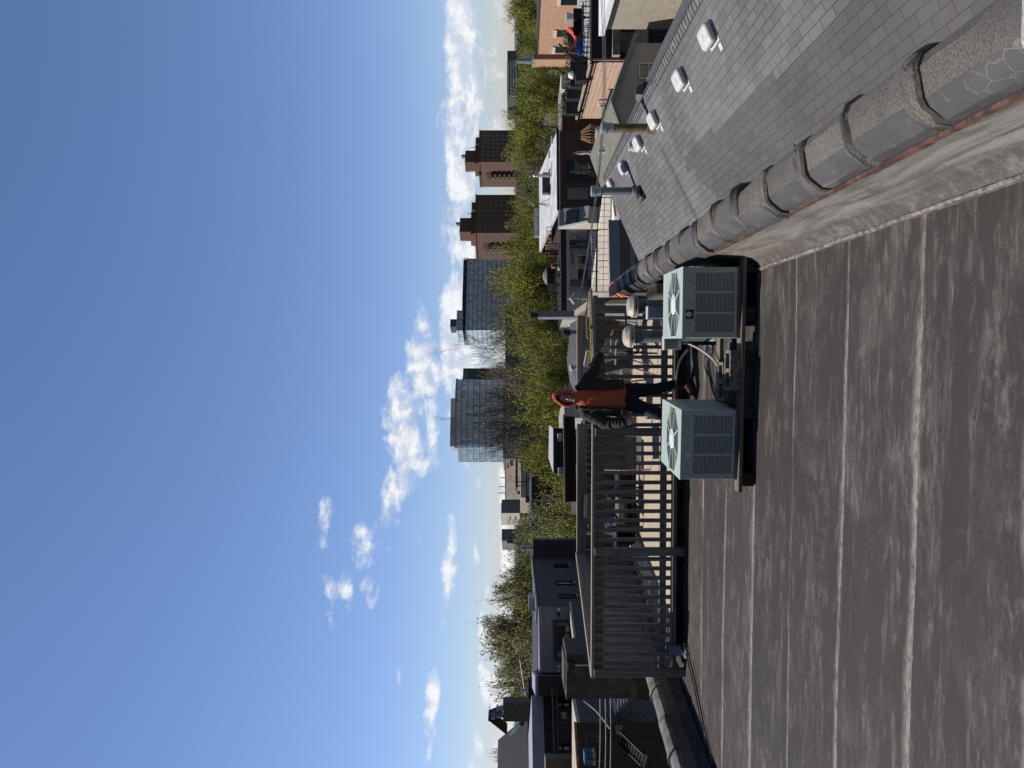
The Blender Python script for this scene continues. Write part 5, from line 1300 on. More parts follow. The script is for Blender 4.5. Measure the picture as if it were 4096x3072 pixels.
mb = MB(); mb.tube([f.at(f.hit(2330, 712)[0], 1.6, p.z - .6), f.at(f.hit(2330, 722)[0], 1.6, zz - 1.2), f.at(f.hit(2330, 700)[0], 1.6, zz - .5), f.at(f.hit(2330, 675)[0], 1.6, zz - .05), f.at(u, 1.6, zz + .02)], .035, 6); mb.build('arm', BLKM, tq)
# roof furniture of the silver roof
def onsil(px, py): return onP(px, py, e0, (e1 - e0).cross(b0 - e0).normalized())
p = onsil(2196, 735); tq = thing('roof_hatch', p, 'black louvred box on the silver roof', 'roof hatch'); mb = MB(); mb.box(p.x - .75, p.x + .75, p.y - .4, p.y + .4, p.z, p.z + .5); mb.build('louvred_box', linemat('black louvres', (.02, .025, .025), .1, .3, .5), tq, bevel=.02)
mb = MB(); mb.box(p.x - .95, p.x - .78, p.y - .45, p.y + .45, p.z, p.z + .12); mb.build('curb', SIL, tq)
p = onsil(2205, 702); tq = thing('flue_pipe', p, 'short galvanised flue pipe standing on the silver roof', 'flue pipe'); mb = MB(); mb.lathe(p, [(.14, 0), (.12, .9), (.15, .95), (.15, 1.05), (.1, 1.1), (.1, 1.2), (.15, 1.22), (.001, 1.4)], 12, False); mb.build('pipe', GALV, tq, smooth=True)
p = onsil(2198, 815); tq = thing('satellite_dish', p, 'satellite dish on a tripod at the left side of the silver roof', 'satellite dish'); mb = MB()
for k in range(3): mb.tube([p + Vector((.35 * math.cos(k * 2.1), .35 * math.sin(k * 2.1), 0)), p + Vector((0, 0, .8))], .02, 5)
mb.tube([p, p + Vector((0, 0, 1.25))], .02, 5); mb.build('tripod', BLKM, tq); mb = MB(); q = p + Vector((0, 0, 1.4)); dv = Vector((-.7, .5, .5)).normalized(); aa = dv.orthogonal().normalized(); ab = dv.cross(aa)
mb.rings([[q - dv * (.10 * (1 - (r_ / .35) ** 2)) + (aa * math.cos(2 * math.pi * k / 14) + ab * math.sin(2 * math.pi * k / 14)) * r_ for k in range(14)] for r_ in (.01, .2, .35)], cap=False); mb.build('dish', M('grey dish', (.25, .26, .28), .5), tq, smooth=True)
for (px, py, lb) in ((2212, 560, 'small pale skylight box on the silver roof, right side'), (2200, 620, 'low flat curb on the middle of the silver roof')):
    p = onsil(px, py); tq = thing('roof_curb', p, lb, 'roof curb'); mb = MB(); mb.box(p.x - .3, p.x + .3, p.y - .12, p.y + .12, p.z, p.z + .14); mb.build('curb_box', SIL, tq, bevel=.02)
# cream side building + terrace left of silver roof
f = facepx((2190, 925, 59.0), (2190, 865, 59.3)); t = building('cream_block', 'small cream brick block with ribbed siding left of the silver roof', 'building', f, f.hit(2190, 890)[1], 5, brickmat('cream brick', (.42, .32, .21), (.36, .27, .17), (.5, .45, .38), .2, .07, .008), MATS['grey flashed parapet'])
mb = MB(); f.box(mb, 0, f.L * .55, 0, f.hit(2193, 890)[1], .0, .04); mb.build('ribbed_siding', linemat('cream ribs', (.5, .47, .40), .22, .45, .6, vert=True), t)
rail(t, f, 2178, 2235, 922, 1010, .5, .25, .02, posts=3)
p = W(2170, 955, 58.5); tq = thing('pergola', (p.x, p.y, 8), 'rust-brown timber pergola at the left end of the cream block', 'pergola')
mb = MB()
for y in (945, 1005): a = W(2240, y, 58.5); mb.bar(a, (a.x, a.y, W(2172, y, 58.5).z), .14, .14)
mb.build('pergola_post', M('rust brown timber', (.12, .05, .04), .7), tq)
mb = MB(); a, b_ = W(2176, 940, 58.5), W(2176, 1012, 58.5); mb.bar(a, b_, .2, .22); mb.bar(a + Vector((0, 1.2, 0)), b_ + Vector((0, 1.2, 0)), .2, .22); mb.build('beam', MATS['rust brown timber'], tq)

# ---------------- pink block building with charcoal front and roof terrace
PKB = brickmat('pink concrete block', (.56, .38, .29), (.50, .33, .255), (.75, .62, .50), .62, .30, .022, .9, .1, .4, dirt=.1)
A0, A1 = W(2315, 474, 55.6), W(2366, 250, 45.5)
f = Face((A0.x, A0.y), (A1.x, A1.y)); zt = W(2366, 250, 45.5).z
t = thing('pink_block_building', (A1.x, A1.y, 0), 'pinkish concrete-block building with a charcoal front and a furnished roof terrace', 'building')
g = Face((A1.x, A1.y), (A1.x + 10, A1.y - .0)); 
mb = MB(); mb.face([(A0.x, A0.y, 0), (A1.x, A1.y, 0), (A1.x, A1.y, zt), (A0.x, A0.y, zt)]); mb.face([(A0.x + 10, A0.y, 0), (A0.x, A0.y, 0), (A0.x, A0.y, zt), (A0.x + 10, A0.y, zt)]); mb.build('side_wall', PKB, t)
mb = MB(); mb.face([(A1.x, A1.y, 0), (A1.x + 10, A1.y, 0), (A1.x + 10, A1.y, zt), (A1.x, A1.y, zt)]); mb.build('front_wall', M('charcoal paint', (.035, .036, .042), .8, var=.15, sc=1), t)
mb = MB(); mb.prism([(A1.x, A1.y + .01), (A1.x + 10, A1.y + .01), (A0.x + 10, A0.y - .01), (A0.x, A0.y - .01)], zt - .3, zt + .02); mb.build('roof', MATS['tar roof pale'], t)
mb = MB(); mb.bar((A0.x, A0.y, zt + .06), (A1.x, A1.y, zt + .06), .26, .12); mb.bar((A1.x, A1.y, zt + .061), (A1.x + 10, A1.y, zt + .061), .26, .12); mb.build('coping', M('concrete coping', (.33, .30, .26), .9), t)
mb = MB(); mb.bar((A1.x + .15, A1.y - .05, 0), (A1.x + .15, A1.y - .05, zt), .12, .10); mb.build('corner_quoin', PKB, t)
window(t, f, 2394, 2432, 413, 425, FRW, GLB, .1)
# lintelled barred window on the charcoal front
wn_ = window(t, g, 2478, 2535, 132, 210, FRG, GL, .08, 1, 0, 'barred_window')
u0, u1, za, zb = g.pix(2478, 2535, 132, 210); mb = MB()
for i in range(14): u = u0 + .1 + (u1 - u0 - .2) * i / 13; g.box(mb, u - .02, u + .02, za, zb, .1, .13)
mb.build('bar_grille', M('pale iron bars', (.25, .23, .2), .6), wn_)
mb = MB(); g.box(mb, u0 - .35, u1 + .3, zb + .02, zb + .5, .0, .5); mb.build('lintel', M('concrete lintel', (.32, .28, .23), .9, var=.25), t)
mb = MB(); g.box(mb, u0 - .1, u1 + .9, za - .9, za - .05, .0, .12); mb.build('window_sill', PKB, t)
# terrace on top
fr_ = g
rail(t, fr_, 2325, 2364, 30, 235, .1, .35, .02, mid=0, posts=6)
rail(t, f, 2340, 2356, 250, 470, .0, 1.2, .03, mid=1, posts=5)
TZ = zt + .05
def top(px, py, D): p = W(px, py, D); p.z = TZ; return p
PLN = M('charcoal planter', (.022, .024, .028), .6); FOL = M('planter leaves', (.06, .09, .02), .8, var=.4, sc=6)
for k, (py, D, lb) in enumerate(((430, 54, 'farthest charcoal planter on the terrace, next to a small tree'), (370, 52, 'second charcoal planter from the far end of the terrace'), (320, 50, 'third charcoal planter, under the white vase'), (265, 48.5, 'charcoal planter right of the leaning bar'), (200, 50, 'tall charcoal planter behind the red hammock'), (150, 51, 'charcoal planter near the barred windows of the orange house'))):
    p = top(2330, py, D); tq = thing('planter', p, lb, 'planter', 'charcoal planters round the terrace'); h_ = .95 + .1 * (k % 2)
    mb = MB(); mb.box(p.x - .55, p.x + .55, p.y - .3, p.y + .3, p.z, p.z + h_); mb.build('box', PLN, tq, bevel=.02)
    mb = MB(); rg = random.Random(k)
    for i in range(60): a = Vector((p.x + rg.uniform(-.5, .5), p.y + rg.uniform(-.25, .25), p.z + h_ + rg.uniform(0, .35))); b_ = Vector((rg.uniform(-1, 1), rg.uniform(-1, 1), rg.uniform(-1, 1))).normalized() * .09; c_ = b_.orthogonal(); mb.face([a - b_, a + c_ * .6, a + b_, a - c_ * .6])
    mb.build('leaves', FOL, tq)
# red hammock chair, blue bags, basket, fire table
p = top(2330, 160, 47); tq = thing('hammock', p, 'red hammock slung above blue loungers on the terrace', 'hammock'); mb = MB(); rs = []
for i in range(13): a = i / 12 * 2 - 1; rs.append([Vector((p.x + a * .75, p.y + b_ * .3, p.z + .75 + .55 * a * a + .12 * b_ * b_)) for b_ in (-1, -.5, 0, .5, 1)])
mb.rings(rs, cap=False, closed=False); mb.build('fabric', M('red canvas', (.55, .03, .03), .7), tq, smooth=True)
mb = MB(); mb.tube([(p.x - .95, p.y, p.z), (p.x - .8, p.y, p.z + 1.35)], .03, 6); mb.tube([(p.x + .95, p.y, p.z), (p.x + .8, p.y, p.z + 1.35)], .03, 6); mb.bar((p.x - 1, p.y, p.z + .03), (p.x + 1, p.y, p.z + .03), .06, .05); mb.build('stand', M('silver tube', (.35, .36, .37), .4, .5), tq)
simple_chair(top(2340, 172, 46), R(30), M('royal blue fabric', (.03, .12, .42), .8), 'blue lounge chair under the red hammock', 'blue chairs on the terrace', .9, .8)
simple_chair(top(2340, 198, 46.3), R(-10), MATS['royal blue fabric'], 'smaller blue chair left of the other, by the terrace railing', 'blue chairs on the terrace', .7, .6)
simple_chair(top(2340, 100, 46.5), R(0), BLF, 'black curved garden chair at the right of the terrace', 'black chairs on the brick terrace', 1.0, 1.1)
simple_chair(top(2340, 45, 46.5), R(15), BLF, 'black garden chair at the right edge of the picture', 'black chairs on the brick terrace', 1.0, .9)
p = top(2320, 70, 49); tq = thing('lamp_pot', p, 'pale grey bucket-shaped planter on the terrace in front of the brick wall', 'planter'); mb = MB(); mb.lathe((p.x, p.y, p.z + .7), [(.22, 0), (.34, .6), (.30, .62), (.001, .5)], 14); mb.build('bucket', M('pale galvanised', (.4, .41, .4), .5), tq, smooth=True); mb = MB(); mb.lathe(p, [(.12, 0), (.12, .7)], 8); mb.build('stem', BLKM, tq)
p = top(2320, 300, 48); tq = thing('vase', p, 'rounded white vase on the terrace table', 'vase'); mb = MB(); mb.lathe((p.x, p.y, p.z + .75), [(.1, 0), (.28, .18), (.22, .4), (.1, .5), (.001, .5)], 14); mb.build('body', M('glazed white', (.6, .6, .58), .3), tq, smooth=True); mb = MB(); mb.box(p.x - .5, p.x + .5, p.y - .4, p.y + .4, p.z, p.z + .75); mb.build('plinth', PLN, tq)
p = top(2350, 235, 46.2); tq = thing('leaning_bar', p, 'slanting black arm of a folded cantilever parasol on the terrace', 'parasol arm'); mb = MB(); mb.bar(p + Vector((-.2, 0, .9)), p + Vector((.95, 0, 2.0)), .12, .1); mb.build('arm', BLKM, tq); mb = MB(); mb.bar(p, p + Vector((-.2, 0, 1.0)), .1, .1); mb.build('post', BLKM, tq)

# ---------------- split-face block wall with white coping (nearest on the right)
SPF = brickmat('split face block', (.42, .38, .30), (.35, .32, .25), (.50, .45, .36), .41, .205, .012, .95, .35, 1.0, dirt=.15, ns=14)
a = W(2418, 117, 37.0); a1 = Vector((a.x, a.y - 5.2, 0)); f = Face((a.x, a.y), (a1.x, a1.y))
t = thing('block_wall_house', (a.x, a.y, 0), 'rough split-face block building with a thick white coping at the top right edge', 'building')
zt = W(2420, 117, 37).z
mb = MB(); mb.prism([(a.x, a.y), (a.x, a1.y), (a.x + 7, a1.y), (a.x + 7, a.y)], 0, zt); mb.build('wall', SPF, t)
mb = MB(); mb.box(a.x - .25, a.x + 7, a1.y, a.y + .25, zt, zt + .30); mb.build('coping', M('bright white paint', (.72, .73, .74), .5, var=.05), t, bevel=.02)
p = W(2690, 118, 34); mb = MB(); mb.bar(W(2672, 160, 35), W(2716, 112, 33), .5, .12); mb.build('beige_flashing', M('beige flashing', (.36, .32, .25), .7), t)

# ---------------- orange brick house with chimney
ORB = brickmat('orange brick', (.60, .33, .20), (.48, .26, .16), (.55, .42, .32), .42, .15, .02, .9, .2, .4, dirt=.12, ns=6)
a0 = W(2150, 217, 78.0); a1_ = W(2156, -160, 66.0)
f = Face((a0.x, a0.y), (a1_.x, a1_.y)); zt = W(2152, 217, 78).z
t = building('orange_brick_house', 'orange brick house with white window lintels and a tall brick chimney', 'house', f, zt, 10, ORB, M('dark eaves', (.03, .03, .032), .7), z0=0)
for (x0, x1, y0, y1) in ((2222, 2290, 188, 210), (2228, 2292, 121, 146), (2244, 2330, -10, 19)):
    w_ = window(t, f, x0, x1, y0, y1, FRB, GL, .09, 1, 2)
    u0, u1, za, zb = f.pix(x0 - 13, x0 - 1, y0 - 2, y1 + 3); mb = MB(); f.box(mb, u0, u1, za, zb, .0, .12); mb.build('lintel', M('pale stone lintel', (.58, .55, .5), .8), t)
q = W(2131, 243, 79.5); cl_, cc_, cr_ = W(2131, 270, 81.5), W(2131, 238, 78.3), W(2131, 215, 78.7); c4_ = [(cl_.x, cl_.y), (cc_.x, cc_.y), (cr_.x, cr_.y), (cl_.x + cr_.x - cc_.x, cl_.y + cr_.y - cc_.y)]
mb = MB(); mb.prism(c4_, 0, q.z - .2); mb.build('chimney', ORB, t)
gx, gy = sum(c[0] for c in c4_) / 4, sum(c[1] for c in c4_) / 4
mb = MB(); mb.prism([(gx + (x - gx) * 1.08, gy + (y - gy) * 1.08) for x, y in c4_], q.z - .2, q.z); mb.build('chimney_cap', MATS['concrete coping'], t)
mb = MB(); mb.lathe((q.x, q.y, q.z), [(.35, 0), (.35, .8), (.28, .8), (.28, 1.8), (.001, 1.8)], 14, False); mb.build('flue', GALV, t, smooth=True)
# low brown roof with orange chimney in the trees
f = facepx((2255, 560, 70.0), (2255, 290, 71)); t = building('garden_building', 'low dark red building half hidden by trees behind the pink block building', 'building', f, f.hit(2250, 400)[1], 5, M('dark red wall', (.10, .035, .028), .8), M('grey flat roof', (.22, .22, .22), .8))
p = W(2258, 335, 69); tq = thing('brick_chimney', (p.x, p.y, 0), 'orange brick chimney stub with white top, standing before the trees', 'chimney'); mb = MB(); mb.box(p.x - .6, p.x + .6, p.y - .4, p.y + .4, 4, p.z); mb.build('stack', ORB, tq); mb = MB(); mb.box(p.x - .7, p.x + .7, p.y - .5, p.y + .5, p.z, p.z + .35); mb.build('cap', MATS['bright white paint'], tq)
# rattan heap with white pots on the balcony by the grey roof
p = W(2360, 540, 48); tq = thing('wicker_chair', p, 'open rattan hanging chair frame with white cushions on the balcony', 'chair'); mb = MB()
for k in range(9): a_ = math.pi * k / 8; mb.tube([p + Vector((.55 * math.cos(a_), 0, -.5)), p + Vector((.6 * math.cos(a_), -.3, 0)), p + Vector((.25 * math.cos(a_), 0, .6))], .03, 5)
mb.build('rattan_frame', M('rattan', (.45, .27, .16), .7), tq); mb = MB(); mb.lathe(p + Vector((0, 0, -.75)), [(.2, 0), (.6, .12), (.5, .35), (.001, .4)], 12); mb.build('cushion', M('white cushion', (.55, .54, .52), .8), tq, smooth=True)
# overhead wires on the right
for k, (p0, p1) in enumerate((((2398, -100, 33), (2312, 1240, 27)), ((2412, -100, 33), (2313, 1243, 27.1)), ((2404, -100, 33.3), (2314, 1246, 27.2)))):
    a, b_ = W(*p0), W(*p1); pts = [a.lerp(b_, i / 14) - Vector((0, 0, .5 * math.sin(math.pi * i / 14))) for i in range(15)]; mb = MB(); mb.tube(pts, .014, 5)
    tag(mb.build('overhead_wire', M('pale wire', (.25, .25, .25), .6)), ('uppermost', 'lowest', 'middle')[k] + ' overhead wire crossing in front of the pink and white houses', 'wire', 'overhead wires on the right')

# ================================================================ left side
DKB = brickmat('charcoal brick', (.048, .047, .051), (.034, .033, .037), (.12, .117, .12), .21, .075, .012, .8, .1, .3, dirt=.05)
a0, a1_ = W(2157, 2432, 27.0), W(2146, 2228, 34.0)
f = Face((a0.x, a0.y), (a1_.x, a1_.y)); zt = W(2150, 2330, 30.0).z
t = building('charcoal_brick_house', 'charcoal brick house with three slit windows and a grey rendered end', 'house', f, zt, 7, DKB, MATS['dark eaves'])
for (x0, x1, y0, y1) in ((2214, 2275, 2260, 2271), (2222, 2294, 2328, 2340), (2232, 2306, 2382, 2393)):
    window(t, f, x0, x1, y0, y1, FRB, GL, .03); u0, u1, za, zb = f.pix(x1, x1 + 5, y0 - 1, y1 + 1); mb = MB(); f.box(mb, u0, u1, za, zb, 0, .08); mb.build('window_sill', MATS['concrete lintel'], t)
mb = MB(); f.box(mb, 0, f.L, zt + .10, zt + .16, -.2, .05); mb.build('coping', M('pale metal coping', (.3, .3, .3), .5, .3), t)
q = W(2131, 2208, 34.3); mb = MB(); mb.box(q.x - .25, q.x + .55, q.y - .3, q.y + .8, 0, q.z, rot=R(10)); mb.build('chimney', DKB, t)
mb = MB(); mb.lathe((q.x + .15, q.y + .2, q.z), [(.12, 0), (.12, .42), (.16, .42), (.16, .56), (.001, .56)], 12, False); mb.build('flue', GALV, t, smooth=True)
GST = M('slate grey render', (.25, .25, .275), .85, var=.06, sc=1.5, bump=.2, bsc=60)
g = facepx((2168, 2690, 25.6), (2165, 2427, 26.6)); zg = W(2168, 2550, 26).z
t = building('grey_rendered_house', 'slate-grey rendered house front with a wide black window', 'house', g, zg, 5, GST, MATS['pale metal coping'])
window(t, g, 2215, 2345, 2480, 2640, FRB, GL, .10, 2, 0, out=.10)
u0, u1, za, zb = g.pix(2227, 2345, 2484, 2502); mb = MB(); g.box(mb, u0, u1, za, zb, .045, .06); mb.build('curtain', M('sea green curtain', (.16, .24, .25), .8, stretch=(9, 9, .3)), t)
u0, u1, za, zb = g.pix(2227, 2345, 2606, 2632); mb = MB(); g.box(mb, u0, u1, za, zb, .045, .06); mb.build('curtain', MATS['sea green curtain'], t)
for k, (py, lb) in enumerate(((2441, ''), (2458, ''), (2668, ''), (2684, ''))):
    u0, u1, za, zb = g.pix(2229, 2240, py - 6, py + 6); mb = MB(); g.box(mb, u0, u1, za, zb, .0, .12); o = mb.build('wall_lamp' if k in (1, 2) else 'socket_box', MATS['white trim'] if k != 1 else FRB, t, bevel=.01)
# balcony brick wing wall in front of it
fw_ = facepx((2316, 2620, 22.0), (2285, 2415, 27.0))
t2 = thing('wing_wall', (fw_.A.x, fw_.A.y, 0), 'charcoal brick wing wall with a pale slanting coping below the black window', 'wall')
za_, zb_ = fw_.hit(2312, 2618)[1], fw_.hit(2287, 2420)[1]
mb = MB(); P0, P1 = fw_.at(0, 0, 0), fw_.at(fw_.L, 0, 0); mb.face([P0, P1, (P1.x, P1.y, zb_), (P0.x, P0.y, za_)]); q0, q1 = fw_.at(0, -.3, 0), fw_.at(fw_.L, -.3, 0); mb.face([(P0.x, P0.y, za_), (P1.x, P1.y, zb_), (q1.x, q1.y, zb_), (q0.x, q0.y, za_)]); mb.face([q1, q0, (q0.x, q0.y, za_), (q1.x, q1.y, zb_)]); mb.build('brickwork', DKB, t2)
mb = MB(); mb.bar(fw_.at(-.1, -.12, za_ + .05), fw_.at(fw_.L, -.12, zb_ + .05), .4, .08); mb.build('coping', M('cream stone coping', (.40, .37, .31), .8), t2)
# air units and low parapets on its roof
for (x0, x1, y0, y1, mt, nm, lb, D) in ((2118, 2162, 2392, 2445, linemat('white ribbed metal', (.5, .5, .52), .12, .45, .5, vert=True), 'ventilation_box', 'white ribbed ventilation box on the roof of the charcoal brick house', 29), (2146, 2166, 2458, 2492, BLKM, 'condenser', 'low black condenser on the roof above the grey render', 28)):
    a, b_ = W(x1, y1, D), W(x0, y0, D); tq = thing(nm, a, lb, nm.replace('_', ' ')); mb = MB(); mb.box(a.x, b_.x, a.y, a.y + .5, a.z - .3, b_.z); mb.build('casing', mt, tq, bevel=.01); mb = MB(); mb.box(a.x - .02, b_.x + .02, a.y - .02, a.y + .52, b_.z, b_.z + .03); mb.build('lid', GALV, tq)
# long roof terraces with terracotta edge tiles
ORT = M('orange edge tiles', (.34, .15, .065), .85, var=.4, sc=4, bump=.5, bsc=12)
LAV = M('aluminium coated parapet', (.30, .31, .37), .6, .1, var=.1, sc=2)
g2 = facepx((2146, 3120, 27.0), (2140, 2470, 31.0))
t = building('terrace_roof_building', 'long low roof behind the grey house, edged with orange clay tiles', 'building', g2, W(2143, 2800, 29).z - .12, 2.5, LAV, None)
zt = W(2143, 2800, 29).z
for k in range(24):
    u = g2.L * k / 24; mb = MB(); g2.box(mb, u, u + g2.L / 24 * .98, zt - .12, zt - .04 + .025 * random.random(), -.15, .15); mb.build('edge_tile', ORT, t, bevel=.015)
# orange-brown brick pier between
BWB = brickmat('red brown brick', (.058, .034, .027), (.045, .027, .022), (.07, .055, .048), .2, .072, .008, .9, .15, .3, dirt=.15)
g = facepx((2153, 2782, 24.0), (2153, 2705, 24.2)); t = building('brick_pier', 'red-brown brick side wall between the grey render and the black balcony', 'wall', g, W(2153, 2740, 24).z, 4, BWB, LAV)
window(t, g, 2237, 2265, 2724, 2742, FRB, GL, .03)
# black glazed balcony house
g = facepx((2178, 3100, 23.0), (2176, 2783, 24.5)); zb_ = W(2177, 2900, 23.7).z
NVY = M('very dark navy render', (.010, .012, .018), .7, var=.2, sc=1)
t = building('black_house', 'black-fronted house with large dark glazing, lamps and white coated parapet', 'house', g, zb_, 6, NVY, LAV, parapet=.3)
window(t, g, 2234, 2325, 2835, 2975, FRB, GL, .10, 2, 1)
mb = MB(); u0, u1, za, zb = g.pix(2207, 2214, 2783, 3100); g.box(mb, u0, u1, za, zb, .9, 1.0); g.box(mb, u0, u1, za - .12, za - .08, .9, 1.0); mb.build('balcony_beam', FRB, t)
for py in (2822, 2996):
    u0, u1, za, zb = g.pix(2256, 2276, py - 5, py + 6); mb = MB(); g.box(mb, u0, u1, za, zb, 0, .12); mb.build('wall_lamp', M('brushed lamp metal', (.3, .32, .34), .35, .6), t, bevel=.01)
    u0, u1, za, zb = g.pix(2232, 2246, py - 7, py + 4); mb = MB(); g.box(mb, u0, u1, za, zb, 0, .1); mb.build('alarm_box', MATS['grey dish'], t, bevel=.01)
for (y0, y1) in ((2850, 2856), (2895, 2903), (2938, 2946)):
    u0, u1, za, zb = g.pix(2280, 2315, y0, y1); mb = MB(); g.box(mb, u0, u1, za, zb, .02, .03); mb.build('interior_reflection', M('tan reflection', (.22, .17, .10), .8), t)  # glass reflections painted as tan strips in front of the panes
g = facepx((2185, 3120, 21.5), (2185, 3032, 21.7)); t = building('tan_side_wall', 'tan rendered wall at the left edge of the picture below the slate roof', 'wall', g, W(2183, 3060, 21.6).z, 1, M('tan render', (.15, .11, .075), .9, var=.2, sc=2), None)
# slate roofed house, far left
SLT = linemat('black slate courses', (.020, .020, .026), .34, .4, .7, w=.2, var=.25); BGE = M('beige render', (.24, .19, .135), .9, var=.12, sc=1)
g = facepx((2112, 3160, 40.0), (2112, 2868, 43.0)); ze = W(2112, 3000, 41.3).z; zk = W(1991, 3000, 44.5).z
t = building('slate_roof_house', 'house with a dark slate roof, skylight and two flues at the far left', 'house', g, ze, 7, BGE, None)
mb = MB(); mb.slab([g.at(-.2, .25, ze), g.at(g.L, .25, ze), g.at(g.L, -3.4, zk), g.at(-.2, -3.4, zk)], .15); mb.slab([g.at(-.2, -7.2, ze), g.at(g.L, -7.2, ze), g.at(g.L, -3.4, zk), g.at(-.2, -3.4, zk)], .15)
mb.face([g.at(g.L - .02, .2, ze - .1), g.at(g.L - .02, -7.1, ze - .1), g.at(g.L - .02, -3.4, zk - .1)]); mb.build('roof', SLT, t)
nn = (g.at(g.L, .25, ze) - g.at(0, .25, ze)).cross(g.at(g.L, -3.4, zk) - g.at(0, .25, ze)).normalized()
S4 = [onP(px, py, g.at(0, .25, ze), nn) + nn * (.12 if nn.z > 0 else -.12) for px, py in ((2042, 2936), (2084, 2892), (2090, 2906), (2050, 2948))]
mb = MB(); mb.slab(S4, .1); o = mb.build('skylight', M('teal glass', (.09, .16, .16), .2), t)
for py in (2910, 2966, 3055): window(t, g, 2135, 2147, py - 10, py + 10, FRB, GL, .04)
q = W(2012, 2845, 41.5); CBK = brickmat('mossy grey block', (.17, .165, .13), (.14, .135, .105), (.06, .06, .05), .4, .2, .02, .9, .2, .5, dirt=.3)
mb = MB(); mb.box(q.x - .55, q.x + .5, q.y - .2, q.y + .8, ze - 2, q.z, rot=R(8)); mb.build('chimney', CBK, t)
for (dx, hh) in ((-.38, .70), (.1, .38)):
    mb = MB(); mb.lathe((q.x + dx, q.y + .2, q.z), [(.10, 0), (.10, hh * .7), (.17, hh * .7), (.17, hh), (.001, hh)], 12, False); mb.build('flue', GALV if dx > 0 else BLG, t, smooth=True)
q2 = W(1975, 2880, 43.0); mb = MB(); mb.slab([q2 + Vector((-.9, 0, -.75)), q2 + Vector((.0, 0, .35)), q2 + Vector((0, 1.2, .35)), q2 + Vector((-.9, 1.2, -.75))], .1); mb.slab([q2 + Vector((.0, 0, .35)), q2 + Vector((.35, 0, -.5)), q2 + Vector((.35, 1.2, -.5)), q2 + Vector((0, 1.2, .35))], .1); mb.build('dormer_gable', SLT, t)
# small brick chimney between
q = W(2112, 2752, 30.0); t = thing('brick_chimney', (q.x, q.y, 8), 'small red brick chimney stack with a metal flue above the orange tiles', 'chimney')
mb = MB(); mb.box(q.x - .3, q.x + .3, q.y - .3, q.y + .3, 9.5, q.z); mb.build('stack', BWB, t); mb = MB(); mb.tube([(q.x - .1, q.y, q.z), (q.x - .1, q.y, q.z + .3)], .07, 8); mb.build('flue', GALV, t); mb = MB(); mb.tube([(q.x - .6, q.y + .5, q.z + .1), (q.x + 1.0, q.y + .5, q.z + .35)], .012, 5); mb.build('aerial', GALV, t)
# yard buildings below left parapet: dark brick wall, brown brick house, blue canopy, stairs
g = facepx((2330, 2892, 19.0), (2300, 2795, 20.5)); t = building('charcoal_brick_wall', 'charcoal brick yard wall with pale joints, seen below the soot-stained chimney', 'wall', g, W(2312, 2840, 19.7).z, 3, brickmat('navy brick', (.022, .024, .034), (.014, .016, .024), (.14, .14, .145), .23, .085, .014, .8, .1, .3, dirt=.0), MATS['cream stone coping'])
mb = MB()
for k in range(9):
    u0, u1, za, zb = g.pix(2455 + k * 12, 2458 + k * 12, 2852 + k * 5, 2905 + k * 3); g.box(mb, u0, u1 + .6, za, za + .05, .3 + k * .1, .6 + k * .1)
mb.build('stair_tread', M('white painted treads', (.4, .4, .4), .6), t)
g = facepx((2330, 3110, 17.5), (2318, 2890, 18.5)); t = building('brown_brick_yard_house', 'brown brick rear house with a fire stair below the left parapet', 'house', g, W(2326, 2950, 18).z, .7, BWB, M('dull roof felt', (.06, .055, .05), .9))
mb = MB(); g.box(mb, 0, g.L, W(2326, 2950, 18).z + .09, W(2326, 2950, 18).z + .15, -.1, .05); mb.build('edge_tile', ORT, t)
window(t, g, 2462, 2480, 2905, 2940, M('amber frame', (.3, .2, .1), .6), M('amber lit blind', (.30, .20, .10), .6), .04)
rail(t, g, 2340, 2388, 2975, 3080, .6, .14, .015, posts=3)
mb = MB(); a, b_ = g.at(g.hit(2470, 3075)[0], 1.0, g.hit(2500, 3070)[1]), g.at(g.hit(2400, 2990)[0], 1.0, g.hit(2540, 3000)[1] + 1.0)
for off in (0, .6):
    mb.bar(g.at(g.hit(2480, 3090)[0], .6 + off, g.hit(2560, 3080)[1]), g.at(g.hit(2480, 3000)[0], .6 + off, g.hit(2470, 3000)[1]), .05, .2)
for k in range(10):
    s_ = k / 9; A_ = g.at(g.hit(2480, 3090)[0], .9, g.hit(2560, 3080)[1]).lerp(g.at(g.hit(2480, 3000)[0], .9, g.hit(2470, 3000)[1]), s_); mb.bar(A_ + g.n * -.35, A_ + g.n * .35, .2, .03)
mb.build('fire_stair', BLKM, t)
u0, u1, za, zb = g.pix(2388, 2560, 2980, 2986); mb = MB(); g.box(mb, u0, u1, za - 3, zb, .5, .58); mb.build('iron_post', BLKM, t)
BL_ = M('bright blue tarpaulin', (.04, .30, .62), .5, var=.3, sc=3)
t = thing('blue_canopy', W(2340, 3020, 18.5), 'bright blue tarpaulin canopy in the yard at the left edge', 'canopy')
mb = MB(); mb.slab([W(2322, 2950, 19.5), W(2318, 3000, 19.5), W(2328, 3068, 18.8), W(2336, 3068, 18.2), W(2336, 2950, 18.6)], .04); mb.build('tarpaulin', BL_, t)
mb = MB(); a, b_ = W(2338, 3062, 17.3), W(2374, 3020, 17.3); mb.box(a.x, b_.x, a.y, a.y + .3, b_.z, a.z); mb.build('side_curtain', linemat('blue striped tarpaulin', (.02, .13, .22), .12, 1.8, .6, vert=True), t)
mb = MB(); a, b_ = W(2372, 3062, 17.29), W(2382, 3020, 17.29); mb.box(a.x, b_.x, a.y, a.y + .3, b_.z, a.z); mb.build('valance', M('pink white stripe', (.5, .42, .36), .7), t)
